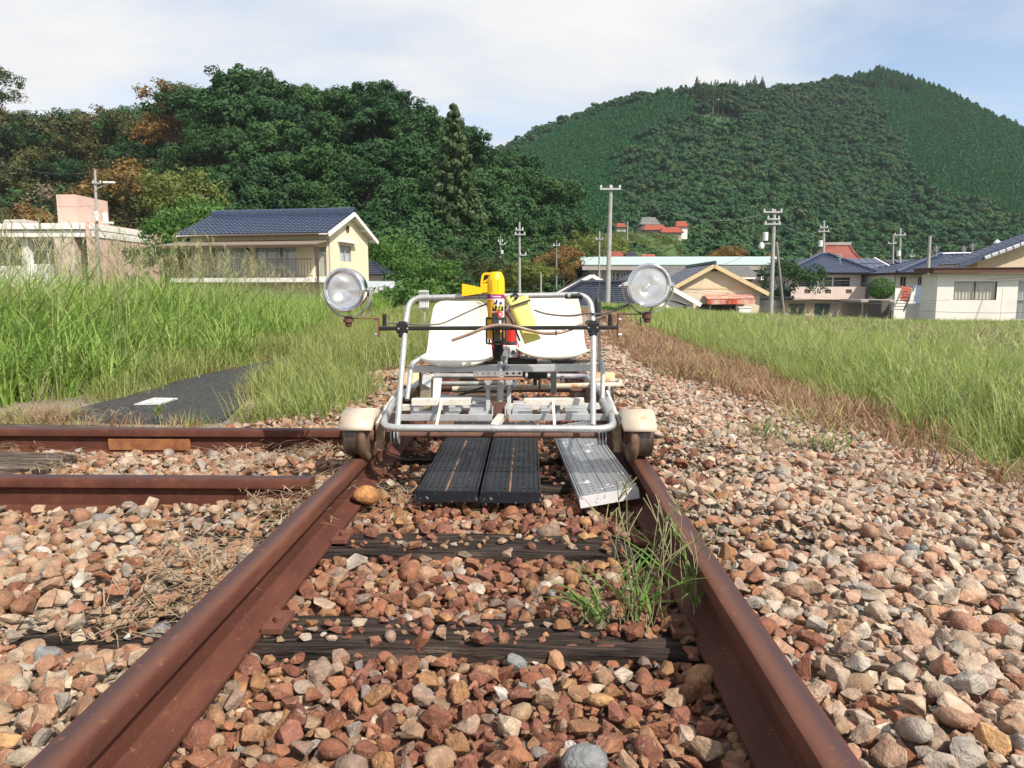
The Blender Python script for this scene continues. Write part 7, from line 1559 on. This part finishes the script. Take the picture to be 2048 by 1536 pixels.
lamp_head('street lamp with white globe on the arm of the transformer pole', 1523, 489, 49.9)
def wire(label, a, b, sag, r=.012, group=None):
    a, b = Vector(a), Vector(b); pts = [a.lerp(b, i/16)-V(0, 0, sag*4*(i/16)*(1-i/16)) for i in range(17)]; mb = MB(); mb.tube(pts, r, 5); o = mb.build('power_line', B_wire, None, origin=a); tag(o, label, 'power line', group); return o
wire('sagging wire between the two tallest concrete poles', W(1240, 376, 39.9), W(1528, 427, 49.9), 1.0, .016)
wire('upper thin wire crossing in front of the tan house', W(1240, 560, 40), W(1900, 600, 37), .4, .009)
wire('lower thin wire crossing in front of the tan house', W(1330, 578, 41), W(1980, 604, 37.5), .35, .008)
wire('wire running from the hip-roofed house to the prefab annex', W(1560, 562, 48), W(2060, 553, 36), .25, .010)
wire('second wire just below it towards the prefab annex', W(1560, 566, 48), W(2060, 558, 36), .3, .008)
wire('low wire running along the bottom of the prefab annex', W(1840, 622, 36), W(2070, 625, 34), .05, .010)
wire('guy wire dropping right of the transformer pole', W(1553, 455, 50), W(1580, 520, 60), .05, .012)
wire('wire from the transformer pole up to the hilltop pole', W(1552, 441, 50), W(1648, 455, 80), .8, .016)
wire('wire from the pole over the hip roof to the tall pole', W(1650, 463, 80), W(1800, 470, 76), .5, .016)
wire('wire from the tall pole leaving the picture at the right', W(1803, 470, 76), W(2100, 480, 60), .5, .014)
wire('wire reaching the street-lamp pole from the picture edge', W(-40, 395, 55), W(188, 412, 62), .3, .012)
wire('wire falling from the street-lamp pole to the end wall', W(196, 455, 62), W(262, 515, 67), .3, .02)
wire('guy wire beside the tall concrete pole', W(1218, 440, 40), W(1192, 610, 36), .1, .010)
for (lab, a, b, sg) in (
    ('wire from the tall concrete pole down to the thin pole behind the spray can', W(1204, 379, 39.9), W(1047, 469, 60), 1.2), ('wire from the tall concrete pole towards the meadow pole', W(1210, 430, 40), W(1203, 478, 85), .8),
    ('wire from the transformer pole to the twin pole', W(1560, 448, 50), W(1781, 487, 90), 1.0), ('service wire from the transformer pole to the tan house', W(1540, 470, 50), W(1429, 530, 58), .5),
    ('service wire from the transformer pole to the hip-roofed house', W(1545, 470, 50), W(1580, 550, 65), .4), ('wire running along the foot of the wood to the small wooden pole', W(1031, 469, 60), W(1003, 489, 75), .3),
    ('wire from the dark thin pole to the pole behind the spray can', W(1113, 491, 72), W(1047, 470, 60), .4), ('wire from the meadow pole up to the hillside cottage', W(1203, 478, 85), W(1255, 447, 150), 1.0),
    ('upper wire from the street-lamp pole towards the hill', W(190, 345, 62), W(-60, 300, 90), 1.0), ('wire crossing from the plain white pole to the prefab annex', W(1858, 500, 44), W(2000, 545, 38), .4)):
    wire(lab, a, b, sg, .012)
# roof aerials
for i, (px, py, Y, h_, lab) in enumerate(((1873, 505, 62, 14, 'tv aerial on the navy ridge beside the white pole'), (1928, 503, 63, 12, 'tv aerial in the middle of the navy ridge'), (1945, 505, 63, 18, 'taller tv aerial near the white tank'), (1680, 520, 64, 14, 'tv aerial on the hip-roofed house'))):
    t = thing('aerial', W(px, py+6, Y), lab, 'aerial'); mb = MB(); mb.cyl(W(px, py+8, Y), W(px, py-h_, Y), .03, 6); mb.build('mast', B_frame, t)
    for k in range(3): mb = MB(); mb.bar(W(px-7+k, py-h_+3+4*k, Y), W(px+7-k, py-h_+3+4*k, Y), .03, .03); mb.build('rod', B_frame, t)
# white striped marker at the left of the track
mk = thing('marker_post', W(847, 640, 13), 'white ribbed metal marker plate standing left of the track', 'marker post'); a, b = W(838, 618, 13), W(857, 581, 13)
mb = MB(); mb.box2(a, b+V(0, .02, 0)); mb.build('plate', B_ins, mk, bevel=.005)
for u in (.22, .5, .78): mb = MB(); x = a.x+(b.x-a.x)*u; mb.box2((x-.012, 12.985, a.z+.01), (x+.012, 12.998, b.z-.01)); mb.build('rib', B_framew, mk)
for j in (.08, .5, .92): mb = MB(); z = a.z+(b.z-a.z)*j; mb.box2((a.x-.01, 12.97, z-.012), (b.x+.01, 12.984, z+.012)); mb.build('strap', B_frame, mk)
mb = MB(); mb.cyl(V((a.x+b.x)/2, 13.04, -.4), V((a.x+b.x)/2, 13.04, b.z), .02, 8); mb.build('post', B_frame, mk)

# ------------------------------------------------------------------ the air over the valley
hz = MB(); hz.box2((-950, -120, -4.5), (950, 1000, 185)); ho = hz.build('haze', None)
hm = bpy.data.materials.new('valley_haze'); hm.use_nodes = True; ht = hm.node_tree; ht.nodes.clear()
pv = ht.nodes.new('ShaderNodeVolumePrincipled'); pv.inputs['Color'].default_value = (0.80, 0.88, 1.0, 1); pv.inputs['Density'].default_value = 0.00013; pv.inputs['Anisotropy'].default_value = 0.2
om = ht.nodes.new('ShaderNodeOutputMaterial'); ht.links.new(pv.outputs[0], om.inputs['Volume']); ho.data.materials.append(hm); tag(ho, 'thin pale air filling the valley', kind='stuff')

# ------------------------------------------------------------------ tidy up
for o in bpy.data.objects:
    if '_o' in o: del o['_o']
